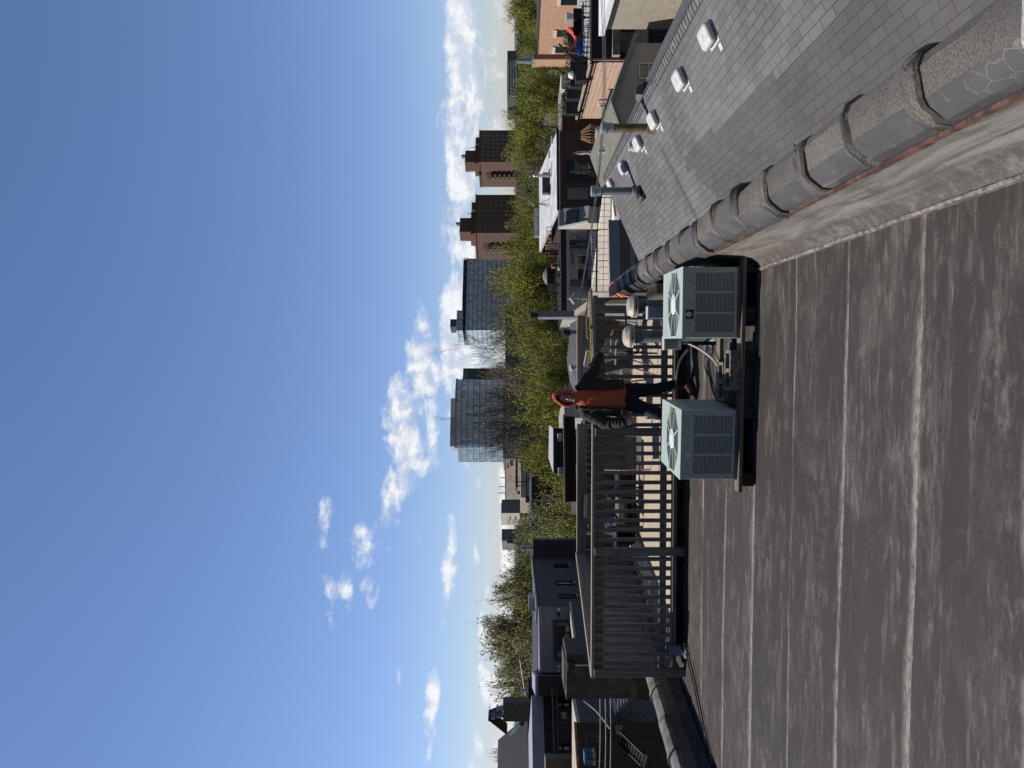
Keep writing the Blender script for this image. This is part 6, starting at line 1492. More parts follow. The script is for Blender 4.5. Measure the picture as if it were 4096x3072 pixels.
# three pale washing lines
for k, (x0, x1) in enumerate(((2400, 2392), (2421, 2416), (2441, 2436))):
    a, b_ = W(x0, 2780, 12.5), W(x1, 3200, 12.2); mb = MB(); mb.tube([a.lerp(b_, i / 8) - Vector((0, 0, .02 * math.sin(math.pi * i / 8))) for i in range(9)], .008, 5)
    tag(mb.build('washing_line', M('pale rope', (.45, .45, .43), .7)), ('top', 'middle', 'bottom')[k] + ' pale line stretched from the sooty chimney out of the left edge', 'line', 'pale lines left of the chimney')
cord('cable', [W(2335, 2803, 14), W(2350, 2815, 14), W(2390, 2850, 13.8), W(2440, 2915, 13.5)], .012, MATS['pale rope'], 'loose pale cable drooping behind the three lines', 'cable')
# ================================================================ middle distance
# shingled hip roof behind the far railing
f = facepx((2330, 1570, 38.0), (2330, 1270, 38.6))
t = thing('hip_roof_house', (f.A.x, f.A.y, 0), 'house with a dark curved-course shingle hip roof just behind the far railing', 'house')
HS = linemat('dark wood shingles', (.10, .10, .105), .16, .45, .9, w=.2, var=.2)
apx = W(2267, 1437, 41.0); c4 = [f.at(0, 0, f.hit(2325, 1570)[1]), f.at(f.L, 0, f.hit(2325, 1270)[1])]; c4 += [c4[1] + Vector((0, 7, 0)), c4[0] + Vector((0, 7, 0))]
mb = MB()
for i in range(4): mb.face([c4[i], c4[(i + 1) % 4], apx])
mb.build('roof', HS, t); mb = MB(); mb.prism([(p.x, p.y) for p in c4], 0, c4[0].z - .02, False); mb.build('wall', linemat('pale siding', (.45, .45, .44), .12), t)
for (px, py, lb) in ((2282, 1470, 'round-capped vent on the hip roof'),):
    p = W(px, py, 38.2); tq = thing('roof_vent', p, 'white round-capped vent standing on the dark hip roof', 'roof vent'); mb = MB(); mb.lathe(p + Vector((0, 0, -.45)), [(.11, 0), (.11, .35), (.2, .36), (.19, .46), (.001, .52)], 12, False); mb.build('pipe_and_cap', VW, tq, smooth=True)
# pale building behind the person
f = facepx((2265, 1672, 42.0), (2265, 1600, 42.2)); t = building('pale_block', 'pale grey-white block visible left of the hooded person', 'building', f, f.hit(2264, 1650)[1], 5, M('pale grey render', (.42, .43, .45), .8), MATS['concrete coping'])
f = facepx((2272, 1560, 44.0), (2272, 1530, 44.1)); t = building('siding_chimney', 'pale sided chimney just right of the hooded person', 'chimney', f, f.hit(2271, 1545)[1], .8, MATS['pale siding'], MATS['dark eaves'])
# dark-latticed roof terrace with gazebo
f = facepx((2290, 2008, 33.0), (2290, 1660, 34.0)); zf = f.hit(2300, 1800)[1] - .5
t = building('gazebo_building', 'building carrying the dark lattice-screened terrace', 'building', f, zf, 9, M('dark brown wall', (.05, .035, .03), .8), None)
LAT = MB(); u0, u1, za, zb = f.pix(2262, 2303, 1668, 2005)
for i in range(64):
    u = u0 + (u1 - u0) * i / 63
    f.box(LAT, u - .02, u + .02, za, zb, .0, .02)
for i in range(5): z = za + (zb - za) * i / 5; f.box(LAT, u0, u1, z, z + .03, .02, .04)
tl = thing('lattice_screen', (f.A.x, f.A.y, za), 'long dark lattice screen of the terrace left of the person', 'screen'); LAT.build('lattice', M('dark brown slats', (.028, .02, .018), .8), tl)
mb = MB(); f.box(mb, u0 - .1, u1 + .1, zb, zb + .08, -.08, .10); mb.build('top_rail', M('pale brown rail', (.16, .14, .115), .8), tl)
mb = MB(); f.box(mb, u0, u1, za, zb, -.06, -.03) ; mb.build('backing', M('black backing', (.01, .01, .01), .9), tl)
t = thing('gazebo', (f.A.x + 3, f.A.y + 2, zf), 'gazebo with a pale grey hipped roof and white gutter lamps', 'gazebo')
GA = [W(2213, 1893, 35), W(2212, 1713, 35.6), W(2196, 1700, 39), W(2194, 1832, 39.5)]
mb = MB(); mb.slab(GA, .05); mb.build('roof', M('pale grey roofing', (.40, .41, .43), .6, var=.12, sc=1.5), t)
fa = Face((GA[0].x, GA[0].y), (GA[1].x, GA[1].y)); mb = MB(); fa.box(mb, 0, fa.L, GA[0].z - .55, GA[0].z - .06, -.1, .02); mb.build('fascia', M('near black fascia', (.01, .01, .012), .7), t)
mb = MB(); fa.box(mb, .5, fa.L - .3, zf, GA[0].z - .55, -1.6, -.5); mb.build('room_wall', M('grey boards', (.10, .095, .09), .8), t)
window(t, fa, 2240, 2262, 1775, 1852, FRB, GL, .08, 1, 0)
for y in (1750, 1886): q = fa.at(fa.hit(2220, y)[0], .05, GA[0].z - .35); mb = MB(); mb.box(q.x - .2, q.x + .2, q.y - .05, q.y + .05, q.z - .12, q.z + .12); mb.build('flood_lamp', M('frosted lamp', (.6, .6, .58), .4), t, bevel=.03)
# black roof pavilion with string lights
f = facepx((2085, 1782, 75.0), (2085, 1565, 76.0)); t = thing('roof_pavilion', (f.A.x, f.A.y, 0), 'black open roof pavilion with string lights among the bare branches', 'pavilion')
mb = MB(); u0, u1, za, zb = f.pix(2088, 2100, 1566, 1685); f.box(mb, u0, u1, za, zb, -4, 0); u0, u1, za, zb = f.pix(2084, 2098, 1685, 1781); f.box(mb, u0, u1, za, zb, -4, 0); mb.build('canopy', MATS['near black fascia'], t)
mb = MB()
for y in (1575, 1610, 1645, 1700, 1740, 1775): u0, u1, za, zb = f.pix(2098, 2148, y - 2, y + 2); f.box(mb, u0, u1, za, zb, -.2, 0)
mb.build('post', MATS['near black fascia'], t)
mb = MB(); f.box(mb, 0, f.L, 0, f.hit(2146, 1700)[1], -6, .2); mb.build('base_wall', M('dull brown wall', (.09, .07, .055), .9), t)
mb = MB(); f.box(mb, 0, f.L, f.hit(2140, 1700)[1] - .2, f.hit(2104, 1700)[1], -4, -3.8); mb.build('rear_panel', MATS['black backing'], t)
for (y0, y1, x0, lb) in ((1665, 1687, 2062, 'right'), (1705, 1728, 2068, 'left')):
    a, b_ = W(2088, y1, 77), W(x0, y0, 77); tq = thing('rooftop_unit', a, lb + ' beige rooftop unit standing on the black pavilion', 'rooftop unit', 'beige rooftop units'); mb = MB(); mb.box(a.x, b_.x, a.y, a.y + 1, a.z, b_.z); mb.build('casing', M('beige unit', (.32, .31, .28), .6), tq, bevel=.02); mb = MB(); mb.box(a.x + .1, b_.x - .1, a.y + .1, a.y + .9, b_.z, b_.z + .05); mb.build('lid', GALV, tq)
    mb = MB()
# grey slab building behind bare tree
GRB = brickmat('grey streaked panels', (.17, .165, .155), (.14, .135, .125), (.12, .115, .11), 1.4, 3.0, .03, .9, .1, .1, off=.3, dirt=.3, ns=2)
f = facepx((2014, 1560, 185.0), (2028, 1225, 190.0)); t = building('grey_warehouse', 'long grey-brown warehouse behind the bare trees', 'warehouse', f, f.hit(2022, 1400)[1], 30, GRB, MATS['concrete coping'])
f = facepx((2012, 1833, 178.0), (2012, 1545, 182.0)); t = building('cinema_annexe', 'shaded grey panelled wing of the cinema', 'building', f, f.hit(2013, 1700)[1], 30, GRB, MATS['concrete coping'])
window(t, f, 2018, 2026, 1722, 1742, FRB, GL, .3)
f0 = facepx((2000, 1795, 190), (2000, 1690, 190)); t = building('white_plant_room', 'pale plant room on top of the cinema wing', 'building', f0, f0.hit(2003, 1750)[1], 12, M('pale plant render', (.5, .49, .45), .8), MATS['white trim'])
# cinema with red sign
TIL = brickmat('cinema stone tiles', (.52, .46, .38), (.36, .33, .29), (.40, .36, .31), 1.35, 1.0, .03, .8, .05, .1, off=.5, dirt=.05, ns=2)
f = facepx((2020, 2006, 180.0), (2020, 1835, 168.0)); zc = f.hit(2021, 1900)[1]
t = building('cinema', 'pale stone-tiled cinema with small red lettering near its top corner', 'cinema', f, zc, 30, TIL, MATS['concrete coping'])
REDS = M('red sign letters', (.55, .02, .03), .5)
def letters(t, f, x0, x1, y0, y1):
    u0, u1, za, zb = f.pix(x0, x1, y0, y1); h = zb - za; w = (u1 - u0) / 3; mt_ = REDS; r = h * .11
    def arc(cx, cz, rx, rz, a0, a1, n=12): return [f.at(cx + rx * math.cos(R(a0 + (a1 - a0) * k / n)), .35, cz + rz * math.sin(R(a0 + (a1 - a0) * k / n))) for k in range(n + 1)]
    m_ = (za + zb) / 2; rz = h * .40
    # a
    mb = MB(); cx = u0 + w * .42; mb.tube(arc(cx, m_, w * .32, rz, 0, 360, 18), r, 6); mb.tube([f.at(cx + w * .34, .35, m_ + rz), f.at(cx + w * .34, .35, m_ - rz)], r, 6); mb.build('letter_a', mt_, t)
    mb = MB(); cx = u0 + w * 1.0
    mb.tube([f.at(cx, .35, m_ - rz), f.at(cx, .35, m_ + rz * .6)] + arc(cx + w * .22, m_ + rz * .6, w * .22, rz * .4, 180, 0, 8) + [f.at(cx + w * .44, .35, m_ - rz)], r, 6); mb.tube([f.at(cx + w * .44, .35, m_ + rz * .6)] + arc(cx + w * .66, m_ + rz * .6, w * .22, rz * .4, 180, 0, 8) + [f.at(cx + w * .88, .35, m_ - rz)], r, 6); mb.build('letter_m', mt_, t)
    mb = MB(); cx = u0 + w * 2.5; mb.tube(arc(cx, m_, w * .36, rz, 45, 315, 16), r, 6); mb.build('letter_c', mt_, t)
sg_ = thing('cinema_sign', f.at(0, .3, zc - 3), 'red lower-case letters amc mounted on the tiled cinema wall', 'sign'); letters(sg_, f, 2026, 2038, 1843, 1869)
for (x0, y0) in ((2000, 1911), (1997, 1947), (1993, 1972)):
    a, b_ = W(2022, y0, 182), W(x0, y0, 182); tq = thing('flagpole', a, {1911: 'right', 1947: 'middle', 1972: 'left'}[y0] + ' thin mast on the cinema roof', 'mast', 'masts on the cinema roof'); mb = MB(); mb.tube([a, b_], .12, 5); mb.build('pole', MATS['grey dish'], tq)
# rust-red steel deck
f = facepx((2108, 2012, 90.0), (2108, 1822, 92.0)); RST = M('rust red steel', (.13, .035, .022), .7, var=.2)
t = thing('steel_pergola', (f.A.x, f.A.y, 0), 'rust-red steel pergola and balustrade on a roof in front of the cinema', 'pergola')
mb = MB(); u0, u1, za, zb = f.pix(2062, 2071, 1828, 1948); f.box(mb, u0, u1, za, zb, -3, 0); mb.build('beam', RST, t)
for y in (1832, 1846, 1926, 1942):
    mb = MB(); u0, u1, za, zb = f.pix(2071, 2104, y - 1.5, y + 1.5); f.box(mb, u0, u1, za, zb, -.3, -.1); mb.build('pergola_post', RST, t)
rail(t, f, 2104, 2128, 1850, 2010, .1, .42, .07, RST, posts=5)
mb = MB(); u0, u1, za, zb = f.pix(2102, 2128, 1985, 2010); f.box(mb, u0, u1, za, zb, -.1, .05); mb.build('side_panel', RST, t)
mb = MB(); f.box(mb, -.5, f.L, 0, f.hit(2128, 1900)[1], -8, .0); mb.build('building_wall', BWB, t)
# maroon rolled roofs
f = facepx((2140, 2105, 60.0), (2140, 1895, 61.0)); t = building('maroon_building', 'dark maroon building with a black wavy tar roof edge behind the lattice screen', 'building', f, f.hit(2150, 2000)[1], 8, M('maroon wall', (.055, .018, .015), .8), M('black tar edge', (.018, .017, .017), .6), parapet=.4)
window(t, f, 2192, 2208, 1955, 2000, FRB, GL, .1)
# beige tower block with window bay, grey shaft
f = facepx((2008, 2052, 160.0), (2008, 1998, 161.0)); t = building('grey_lift_shaft', 'blank grey block attached to the beige building', 'building', f, f.hit(2007, 2025)[1], 14, M('flat grey render', (.26, .26, .25), .8, var=.05), None)
f = facepx((2008, 2100, 166.0), (2008, 2052.5, 160.0)); t = building('beige_office', 'cream office block with a strip of green glass bays', 'building', f, f.hit(2007, 2075)[1], 2.5, M('cream render', (.58, .54, .46), .8, var=.05), MATS['concrete coping'])
for k in range(4):
    window(t, f, 2026 + k * 21, 2044 + k * 21, 2078, 2098, FRW, glassmat('green glass', (.05, .09, .08)), .2, 1, 1); window(t, f, 2038 + k * 21, 2042 + k * 21, 2066, 2076, FRB, GL, .1)
f = facepx((2080, 2052, 126.0), (2080, 1990, 121)); t = building('cinema_stone_block', 'low cream tiled block in front of the grey shaft', 'building', f, f.hit(2082, 2020)[1], 8, TIL, None)
# distant grey tower and water tank
f = facepx((2006, 2163, 300.0), (2006, 2116, 302.0)); t = building('distant_tower', 'distant grey tower behind the water tank', 'tower', f, f.hit(2008, 2140)[1], 20, linemat('grey ribs', (.22, .225, .235), 1.2, .75, .7, vert=False, w=.3), MATS['grey dish'])
p = W(2030, 2162, 135); t = thing('water_tower', (p.x, p.y, 0), 'black rooftop water tank on steel legs', 'water tower')
mb = MB(); zt_ = W(2030, 2162, 135).z; zb_ = W(2054, 2162, 135).z; mb.lathe((p.x, p.y, 0), [(.55, zb_), (.56, zt_), (.62, zt_), (.001, zt_ + .35)], 14); mb.build('tank', M('dark tank wood', (.03, .026, .028), .8), t, smooth=True)
mb = MB()
for dx, dy in ((-1, -1), (1, -1), (1, 1), (-1, 1)): mb.bar((p.x + dx * .45, p.y + dy * .45, zb_), (p.x + dx * 1.0, p.y + dy * .9, zb_ - 2.4), .14, .14)
mb.bar((p.x - .7, p.y, zb_ - 1.1), (p.x + .7, p.y, zb_ - 1.1), .12, .12); mb.bar((p.x - .9, p.y, zb_ - 1.9), (p.x + .9, p.y, zb_ - 1.9), .12, .12); mb.build('leg_frame', M('dark steel', (.04, .04, .045), .6), t)
mb = MB(); mb.box(p.x - 3, p.x + 3, p.y - 2, p.y + 3, 0, zb_ - 2.35); mb.build('base_building', GRB, t)
for (dx) in (-1.3, -.9, 1.2, 1.5): mb = MB(); mb.box(p.x + dx - .1, p.x + dx + .1, p.y - .6, p.y - .5, zb_ - 1.6, zb_ - .9); mb.build('antenna_panel', MATS['grey dish'], t)
# hospital-like white banded block far right
f = facepx((2030, 388, 420.0), (2028, 245, 424.0)); t = building('banded_building', 'far white office building with dark window bands above the trees', 'building', f, f.hit(2029, 300)[1], 25, M('dark ribbon glass', (.10, .12, .13), .3), MATS['white trim'])
for k in range(4):
    mb = MB(); u0, u1, za, zb = f.pix(2031 + k * 10, 2036 + k * 10, 250 - k * 3, 385 + k); f.box(mb, u0, u1, za, zb, 0, .6); mb.build('floor_band', MATS['bright white paint'], t)
f = facepx((2028, 247, 430.0), (2028, 203, 431.0)); t = building('blue_grey_block', 'far blue-grey block joined to the white banded building', 'building', f, f.hit(2030, 225)[1], 25, curtain('dull blue glass', (.12, .15, .17), (.08, .09, .1), 3.2, 3), MATS['grey dish'])

# ---------------- two brick housing towers
HB = brickmat('tower brick', (.165, .093, .068), (.14, .080, .06), (.16, .10, .08), 1.5, .6, .01, .9, .08, .1, dirt=.15, ns=2); HBD = HB
WINM = bpy.data.meshes
def tower(label, pr_, pc, pl, ztop_px, rows, D, x_bot):
    """pr_/pc/pl: photo y of right end, corner and left end"""
    c = W(ztop_px, pc, D); r_ = W(ztop_px, pr_, D * 1.035); l_ = W(ztop_px, pl, D * 1.055)
    fr = Face((c.x, c.y), (r_.x, r_.y)); fl = Face((l_.x, l_.y), (c.x, c.y)); z1 = c.z
    t = thing('apartment_tower', (c.x, c.y, 0), label, 'tower', 'red brick housing towers')
    P4 = [(l_.x, l_.y), (c.x, c.y), (r_.x, r_.y), (l_.x + r_.x - c.x, l_.y + r_.y - c.y)]
    mb = MB(); mb.prism(P4, 0, z1); mb.build('wall', HB, t)
    cx, cy = (P4[0][0] + P4[2][0]) / 2, (P4[0][1] + P4[2][1]) / 2
    mb = MB(); mb.prism([(cx + (x - cx) * 1.02, cy + (y - cy) * 1.02) for x, y in P4], z1, z1 + .8); mb.build('roof', M('tower roof slab', (.16, .075, .05), .9), t)
    # window kinds share meshes
    H_ = 2.85
    def win(f, u, z, w, h, sill=False):
        mb = MB(); f.box(mb, u - w / 2, u + w / 2, z, z + h, 0, .06); o = mb.build('window', FRG, t)
        mb = MB(); f.box(mb, u - w / 2 + .1, u - .06, z + .1, z + h - .1, .05, .09); f.box(mb, u + .06, u + w / 2 - .1, z + .1, z + h - .1, .05, .09); mb.build('pane', GL, o)
    n = 0
    for k in range(rows):
        z = z1 - 3.0 - k * H_
        for i in range(7): win(fr, fr.L * (.07 + .125 * i), z, 1.6, 1.7)
        if k: 
            for u in (.16, .84): win(fl, fl.L * u, z, 2.0, 1.7)
            mb = MB(); fl.box(mb, fl.L * .40, fl.L * .62, z - .9, z - .6, 0, 1.7); fl.box(mb, fl.L * .40, fl.L * .62, z - .6, z + .5, 1.6, 1.7); mb.build('balcony', M('dark balcony', (.06, .04, .035), .8), t)
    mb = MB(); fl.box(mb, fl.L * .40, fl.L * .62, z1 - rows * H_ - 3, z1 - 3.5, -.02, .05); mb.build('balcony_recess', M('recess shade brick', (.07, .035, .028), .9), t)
    def pent(u0, u1, d0, d1, h, name='penthouse', mt=None):
        mb = MB(); q = [fr.at(fr.L * u0, -d0, 0), fr.at(fr.L * u1, -d0, 0), fr.at(fr.L * u1, -d1, 0), fr.at(fr.L * u0, -d1, 0)]
        mb.prism([(p.x, p.y) for p in q], z1 + .8, z1 + .8 + h); return mb.build(name, mt or HB, t)
    kk = D / 420 * (1.0 if D > 400 else 1.12); pent(.04, .62, 2, 12, 2.2 * kk, 'upper_storey'); pent(.14, .50, 3.5, 11, 8.2 * kk, 'water_tank_house'); pent(.72, .9, 3, 6, 2.2, 'stair_head')
    for (u, d_, h) in ((.35, 6, 11), (.05, 8, 5), (.66, 5, 5)):
        mb = MB(); a = fr.at(fr.L * u, -d_, z1 + .8); mb.tube([a, a + Vector((0, 0, h * D / 420))], .3 if h < 10 else .12, 6); mb.build('vent_stack', MATS['white trim'], t)
    for (u, d_) in ((.42, 6),):
        mb = MB(); a = fr.at(fr.L * u, -d_, z1 + .8 + 8.1 * kk); mb.lathe(a, [(1.1, 0), (1.1, 2.2), (.7, 2.6), (.001, 2.9)], 10); mb.build('rooftop_fan', GALV, t)
    return t
tower('right-hand red brick housing tower with a narrow balcony stack', 521, 648, 748, 1918, 9, 420, 2090)
tower('left-hand red brick housing tower, partly behind a budding tree', 779, 932, 1038, 1903, 10, 385, 2090)
# ---------------- glass towers
CG1 = curtain('blue grey glazing', (.50, .59, .68), (.17, .20, .24), 3.3, 2.0, .05, (.55, .62, .69), .10)
CG2 = curtain('pale blue glazing', (.60, .68, .78), (.24, .28, .33), 3.2, 2.4, .06, (.66, .70, .76), .1)
CG3 = curtain('light blue end glazing', (.50, .64, .80), (.25, .33, .42), 3.2, 2.2, .05, (.5, .62, .76), .3)
DG = curtain('dark green glazing', (.05, .085, .09), (.03, .04, .045), 3.2, 2.0, .06, (.07, .11, .11), .3)
f = facepx((1866, 1321, 500.0), (1866, 1034, 520.0))
t = thing('glass_tower', (f.A.x, f.A.y, 0), 'wide blue-grey glass tower next to the left brick tower', 'tower')
mb = MB(); f.box(mb, 0, f.L, 0, f.hit(1866, 1180)[1], -25, 0); mb.build('curtain_wall', CG1, t)
z2 = f.hit(1866, 1180)[1]
mb = MB(); f.box(mb, -.4, f.L + .4, z2, z2 + .8, -25.5, .4); f.box(mb, -.4, f.L + .4, z2 + 1.6, z2 + 2.2, -25.4, .4); mb.build('crown_fins', M('dark blue steel', (.03, .045, .06), .5), t)
mb = MB(); u0 = f.hit(1860, 1240)[0]; f.box(mb, u0, f.L - .2, z2 + .8, z2 + 3.0, -20, -1.5); f.box(mb, f.L * .24, f.L * .28, z2, z2 + 4, -20, -2); mb.build('louvred_storey', M('charcoal louvres', (.06, .065, .075), .6), t)
mb = MB(); u0, u1, za, zb = f.pix(1826, 1866, 1240, 1321); f.box(mb, u0, u1, z2 + 2.2, zb, -20, -.5); mb.build('upper_glass_block', CG1, t)
mb = MB(); u0, u1, za, zb2 = f.pix(1799, 1826, 1267, 1298); f.box(mb, u0, u1, zb, zb2, -14, -4); mb.build('plant_room', M('dark plant room', (.07, .07, .075), .7), t)
for k in range(8):
    u = f.L * (.04 + .12 * k); mb = MB(); f.box(mb, u, u + .5, z2 + 1.0, z2 + 1.5, .3, .6); mb.build('facade_lamp', MATS['white trim'], t)
# curved tower
ft = facepx((1828, 1790, 372.0), (1828, 1512, 380.0)); zc2 = ft.hit(1828, 1650)[1]
t = thing('curved_glass_tower', (ft.A.x, ft.A.y, 0), 'curved pale blue glass tower with a grey plant storey, beyond the bare tree', 'tower')
poly = [ft.at(u_ * ft.L, 2.2 * (1 - (2 * u_ - 1) ** 2) + (-3 * max(0, u_ - .8) * 5) ** 1, 0) for u_ in [k / 12 for k in range(13)]]
mb = MB(); o_ = 0
for i in range(12):
    a, b_ = poly[i], poly[i + 1]; L_ = (b_ - a).length; mb.face([(a.x, a.y, 0), (b_.x, b_.y, 0), (b_.x, b_.y, zc2), (a.x, a.y, zc2)], [(o_, 0), (o_ + L_, 0), (o_ + L_, zc2), (o_, zc2)]); o_ += L_
bk_ = [ft.at(ft.L, -22, 0), ft.at(0, -22, 0)]
allp = poly + bk_
for i in range(12, 14): a, b_ = allp[i], allp[(i + 1) % 15]; mb.face([(a.x, a.y, 0), (b_.x, b_.y, 0), (b_.x, b_.y, zc2), (a.x, a.y, zc2)])
mb.face([(p.x, p.y, zc2) for p in allp]); mb.build('curved_wall', CG2, t)
mb = MB(); 
for i in range(12): mb.bar((poly[i].x, poly[i].y, zc2 + .5), (poly[i + 1].x, poly[i + 1].y, zc2 + .5), 1.2, 1.0)
mb.build('roof_rim', M('pale steel rim', (.35, .38, .41), .5), t)
fe = facepx((1833, 1848, 378.0), (1833, 1789, 370.5)); mb = MB(); fe.box(mb, 0, fe.L, 0, fe.hit(1832, 1820)[1], -18, 0); mb.build('end_bay', CG3, t)
u0, u1, za, zb = ft.pix(1800, 1826, 1590, 1783); mb = MB(); ft.box(mb, u0, u1, zc2, zb, -18, -2); mb.build('plant_storey', linemat('pale plant louvres', (.38, .38, .375), 1.0, .85, .7, vert=True), t)
u0, u1, za, zb = ft.pix(1801, 1826, 1670, 1745); mb = MB(); ft.box(mb, u0, u1, zc2, zb, -2.2, -1.6); mb.build('grey_louvres', M('mid grey louvres', (.22, .22, .22), .7), t)
fe = facepx((1855, 1516, 392.0), (1855, 1473, 398.0)); mb = MB(); fe.box(mb, 0, fe.L, 0, fe.hit(1852, 1495)[1], -18, 0); mb.build('rear_wing', DG, t)

# ================================================================ trees
def leafmat(name, c1, c2):
    mt = bpy.data.materials.new(name); mt.use_nodes = True; mt.node_tree.nodes.clear(); t = NT(mt.node_tree)
    P = t.n('ShaderNodeTexCoord').outputs['Object']; oi = t.n('ShaderNodeObjectInfo').outputs['Random']
    a = t.noise(P, 1.3, 3, .6); b_ = t.noise(P, 9.0, 2, .6)
    c = t.mix(t.ramp(t.math('ADD', a, t.math('MULTIPLY', t.math('SUBTRACT', b_, .5), 1.2)), .3, .7), c1, c2)
    c = t.mix(t.math('MULTIPLY', oi, .35), c, col3(c1, .8))
    d1 = t.n('ShaderNodeBsdfDiffuse'); d2 = t.n('ShaderNodeBsdfTranslucent'); t.put(d1.inputs[0], c); t.put(d2.inputs[0], c)
    mx = t.n('ShaderNodeMixShader'); mx.inputs[0].default_value = .55; t.nt.links.new(d1.outputs[0], mx.inputs[1]); t.nt.links.new(d2.outputs[0], mx.inputs[2])
    t.nt.links.new(mx.outputs[0], t.n('ShaderNodeOutputMaterial').inputs[0]); return mt
LFG = leafmat('spring leaves', (.26, .285, .05), (.52, .52, .14)); LFP = leafmat('pale buds', (.30, .30, .14), (.46, .45, .26)); BRK = M('bark', (.075, .06, .05), .9, var=.3, sc=4); BRKL = M('pale bark', (.17, .145, .12), .9, var=.3, sc=4)
def grow_tree(seed, spread, n_leaf, lsize, depth=5, rmin=.016):
    """unit tree: 10 m tall, crown radius <spread>; returns (wood verts, faces, leaf verts, faces)"""
    rg = random.Random(seed); V = []; Fc = []; tips = []
    def limb(p, d, L, r, lv):
        n = 4 if lv < 3 else 3; k = 5 if lv < 2 else (4 if lv < 4 else 3); pts = [p]; rr = [r]; q = p.copy(); dd = d.copy()
        for i in range(n):
            dd = (dd + Vector((rg.gauss(0, .13), rg.gauss(0, .13), rg.gauss(.05, .08)))).normalized(); q = q + dd * L / n; pts.append(q.copy()); rr.append(r * (1 - .55 * (i + 1) / n))
        base = len(V)
        for i, (a, ra) in enumerate(zip(pts, rr)):
            t_ = (pts[min(i + 1, n)] - pts[max(i - 1, 0)]).normalized(); s_ = t_.orthogonal().normalized(); u_ = t_.cross(s_)
            for m_ in range(k): an = 2 * math.pi * m_ / k; V.append(a + (s_ * math.cos(an) + u_ * math.sin(an)) * ra)
        for i in range(n):
            for m_ in range(k): Fc.append((base + i * k + m_, base + i * k + (m_ + 1) % k, base + (i + 1) * k + (m_ + 1) % k, base + (i + 1) * k + m_))
        if lv >= 2: tips.extend([(a, dd, lv) for a in pts[1:]])
        if lv >= depth: return
        nch = (7, 5, 5, 4, 4, 3)[lv]
        for c in range(nch):
            t0 = rg.uniform(.35 if lv else .28, 1.0) if c else 1.0
            j = min(int(t0 * n), n - 1); a = pts[j].lerp(pts[j + 1], t0 * n - j) if t0 < 1 else pts[-1]
            az_ = rg.uniform(0, 2 * math.pi); tilt_ = rg.uniform(.45, .95) if lv else rg.uniform(.5, 1.15)
            s_ = dd.orthogonal().normalized(); u_ = dd.cross(s_); nd = (dd * math.cos(tilt_) + (s_ * math.cos(az_) + u_ * math.sin(az_)) * math.sin(tilt_)).normalized()
            nd = (nd + Vector((0, 0, .25))).normalized()
            limb(a, nd, L * rg.uniform(.50, .78) * (1.0 if lv else 1.15), max(r * .55 * (1 - .3 * t0), rmin), lv + 1)
    limb(Vector((0, 0, 0)), Vector((0, 0, 1)), 3.6, .22, 0)
    A = np.array([tuple(v) for v in V]); top = np.percentile(A[:, 2], 99.3); A[:, 2] *= 10 / top; rad = np.percentile(np.hypot(A[:, 0], A[:, 1]), 98); A[:, :2] *= spread / rad
    T_ = np.array([tuple(a[0]) for a in tips]); T_[:, 2] *= 10 / top; T_[:, :2] *= spread / rad
    rs_ = np.random.RandomState(seed)
    if n_leaf:
        idx = rs_.randint(0, len(T_), n_leaf); C = T_[idx] + rs_.normal(0, .16, (n_leaf, 3)); s = lsize * rs_.uniform(.5, 1.3, (n_leaf, 1))
        a = rs_.normal(0, 1, (n_leaf, 3)); a /= np.linalg.norm(a, axis=1)[:, None]; b_ = np.cross(a, rs_.normal(0, 1, (n_leaf, 3))); b_ /= np.linalg.norm(b_, axis=1)[:, None]
        LV = np.stack([C - a * s, C - b_ * s * .6, C + a * s, C + b_ * s * .6], 1).reshape(-1, 3)
    else: LV = np.zeros((0, 3))
    return A, Fc, LV
def meshof(name, V, Fc, mt):
    me = bpy.data.meshes.new(name); me.from_pydata(V.tolist(), [], Fc); me.materials.append(mt); me.update(); return me
KINDS_ = {}
for nm, args, lm, bk_m in (('green1', (11, 4.2, 14000, .082), LFG, BRK), ('green2', (23, 4.6, 13000, .082), LFG, BRK), ('green3', (37, 4.0, 15000, .078), LFG, BRK), ('pale1', (41, 4.4, 10000, .10), LFP, BRK), ('pale2', (53, 4.0, 9000, .095), LFP, BRK),
                           ('sparse', (61, 4.2, 3500, .09), LFP, BRK), ('bare', (71, 4.8, 500, .07), LFP, BRKL)):
    A_, Fc_, LV_ = grow_tree(*args); q = [(4 * i, 4 * i + 1, 4 * i + 2, 4 * i + 3) for i in range(len(LV_) // 4)]
    KINDS_[nm] = (meshof('trunk', A_, Fc_, bk_m), meshof('crown', LV_, q, lm))
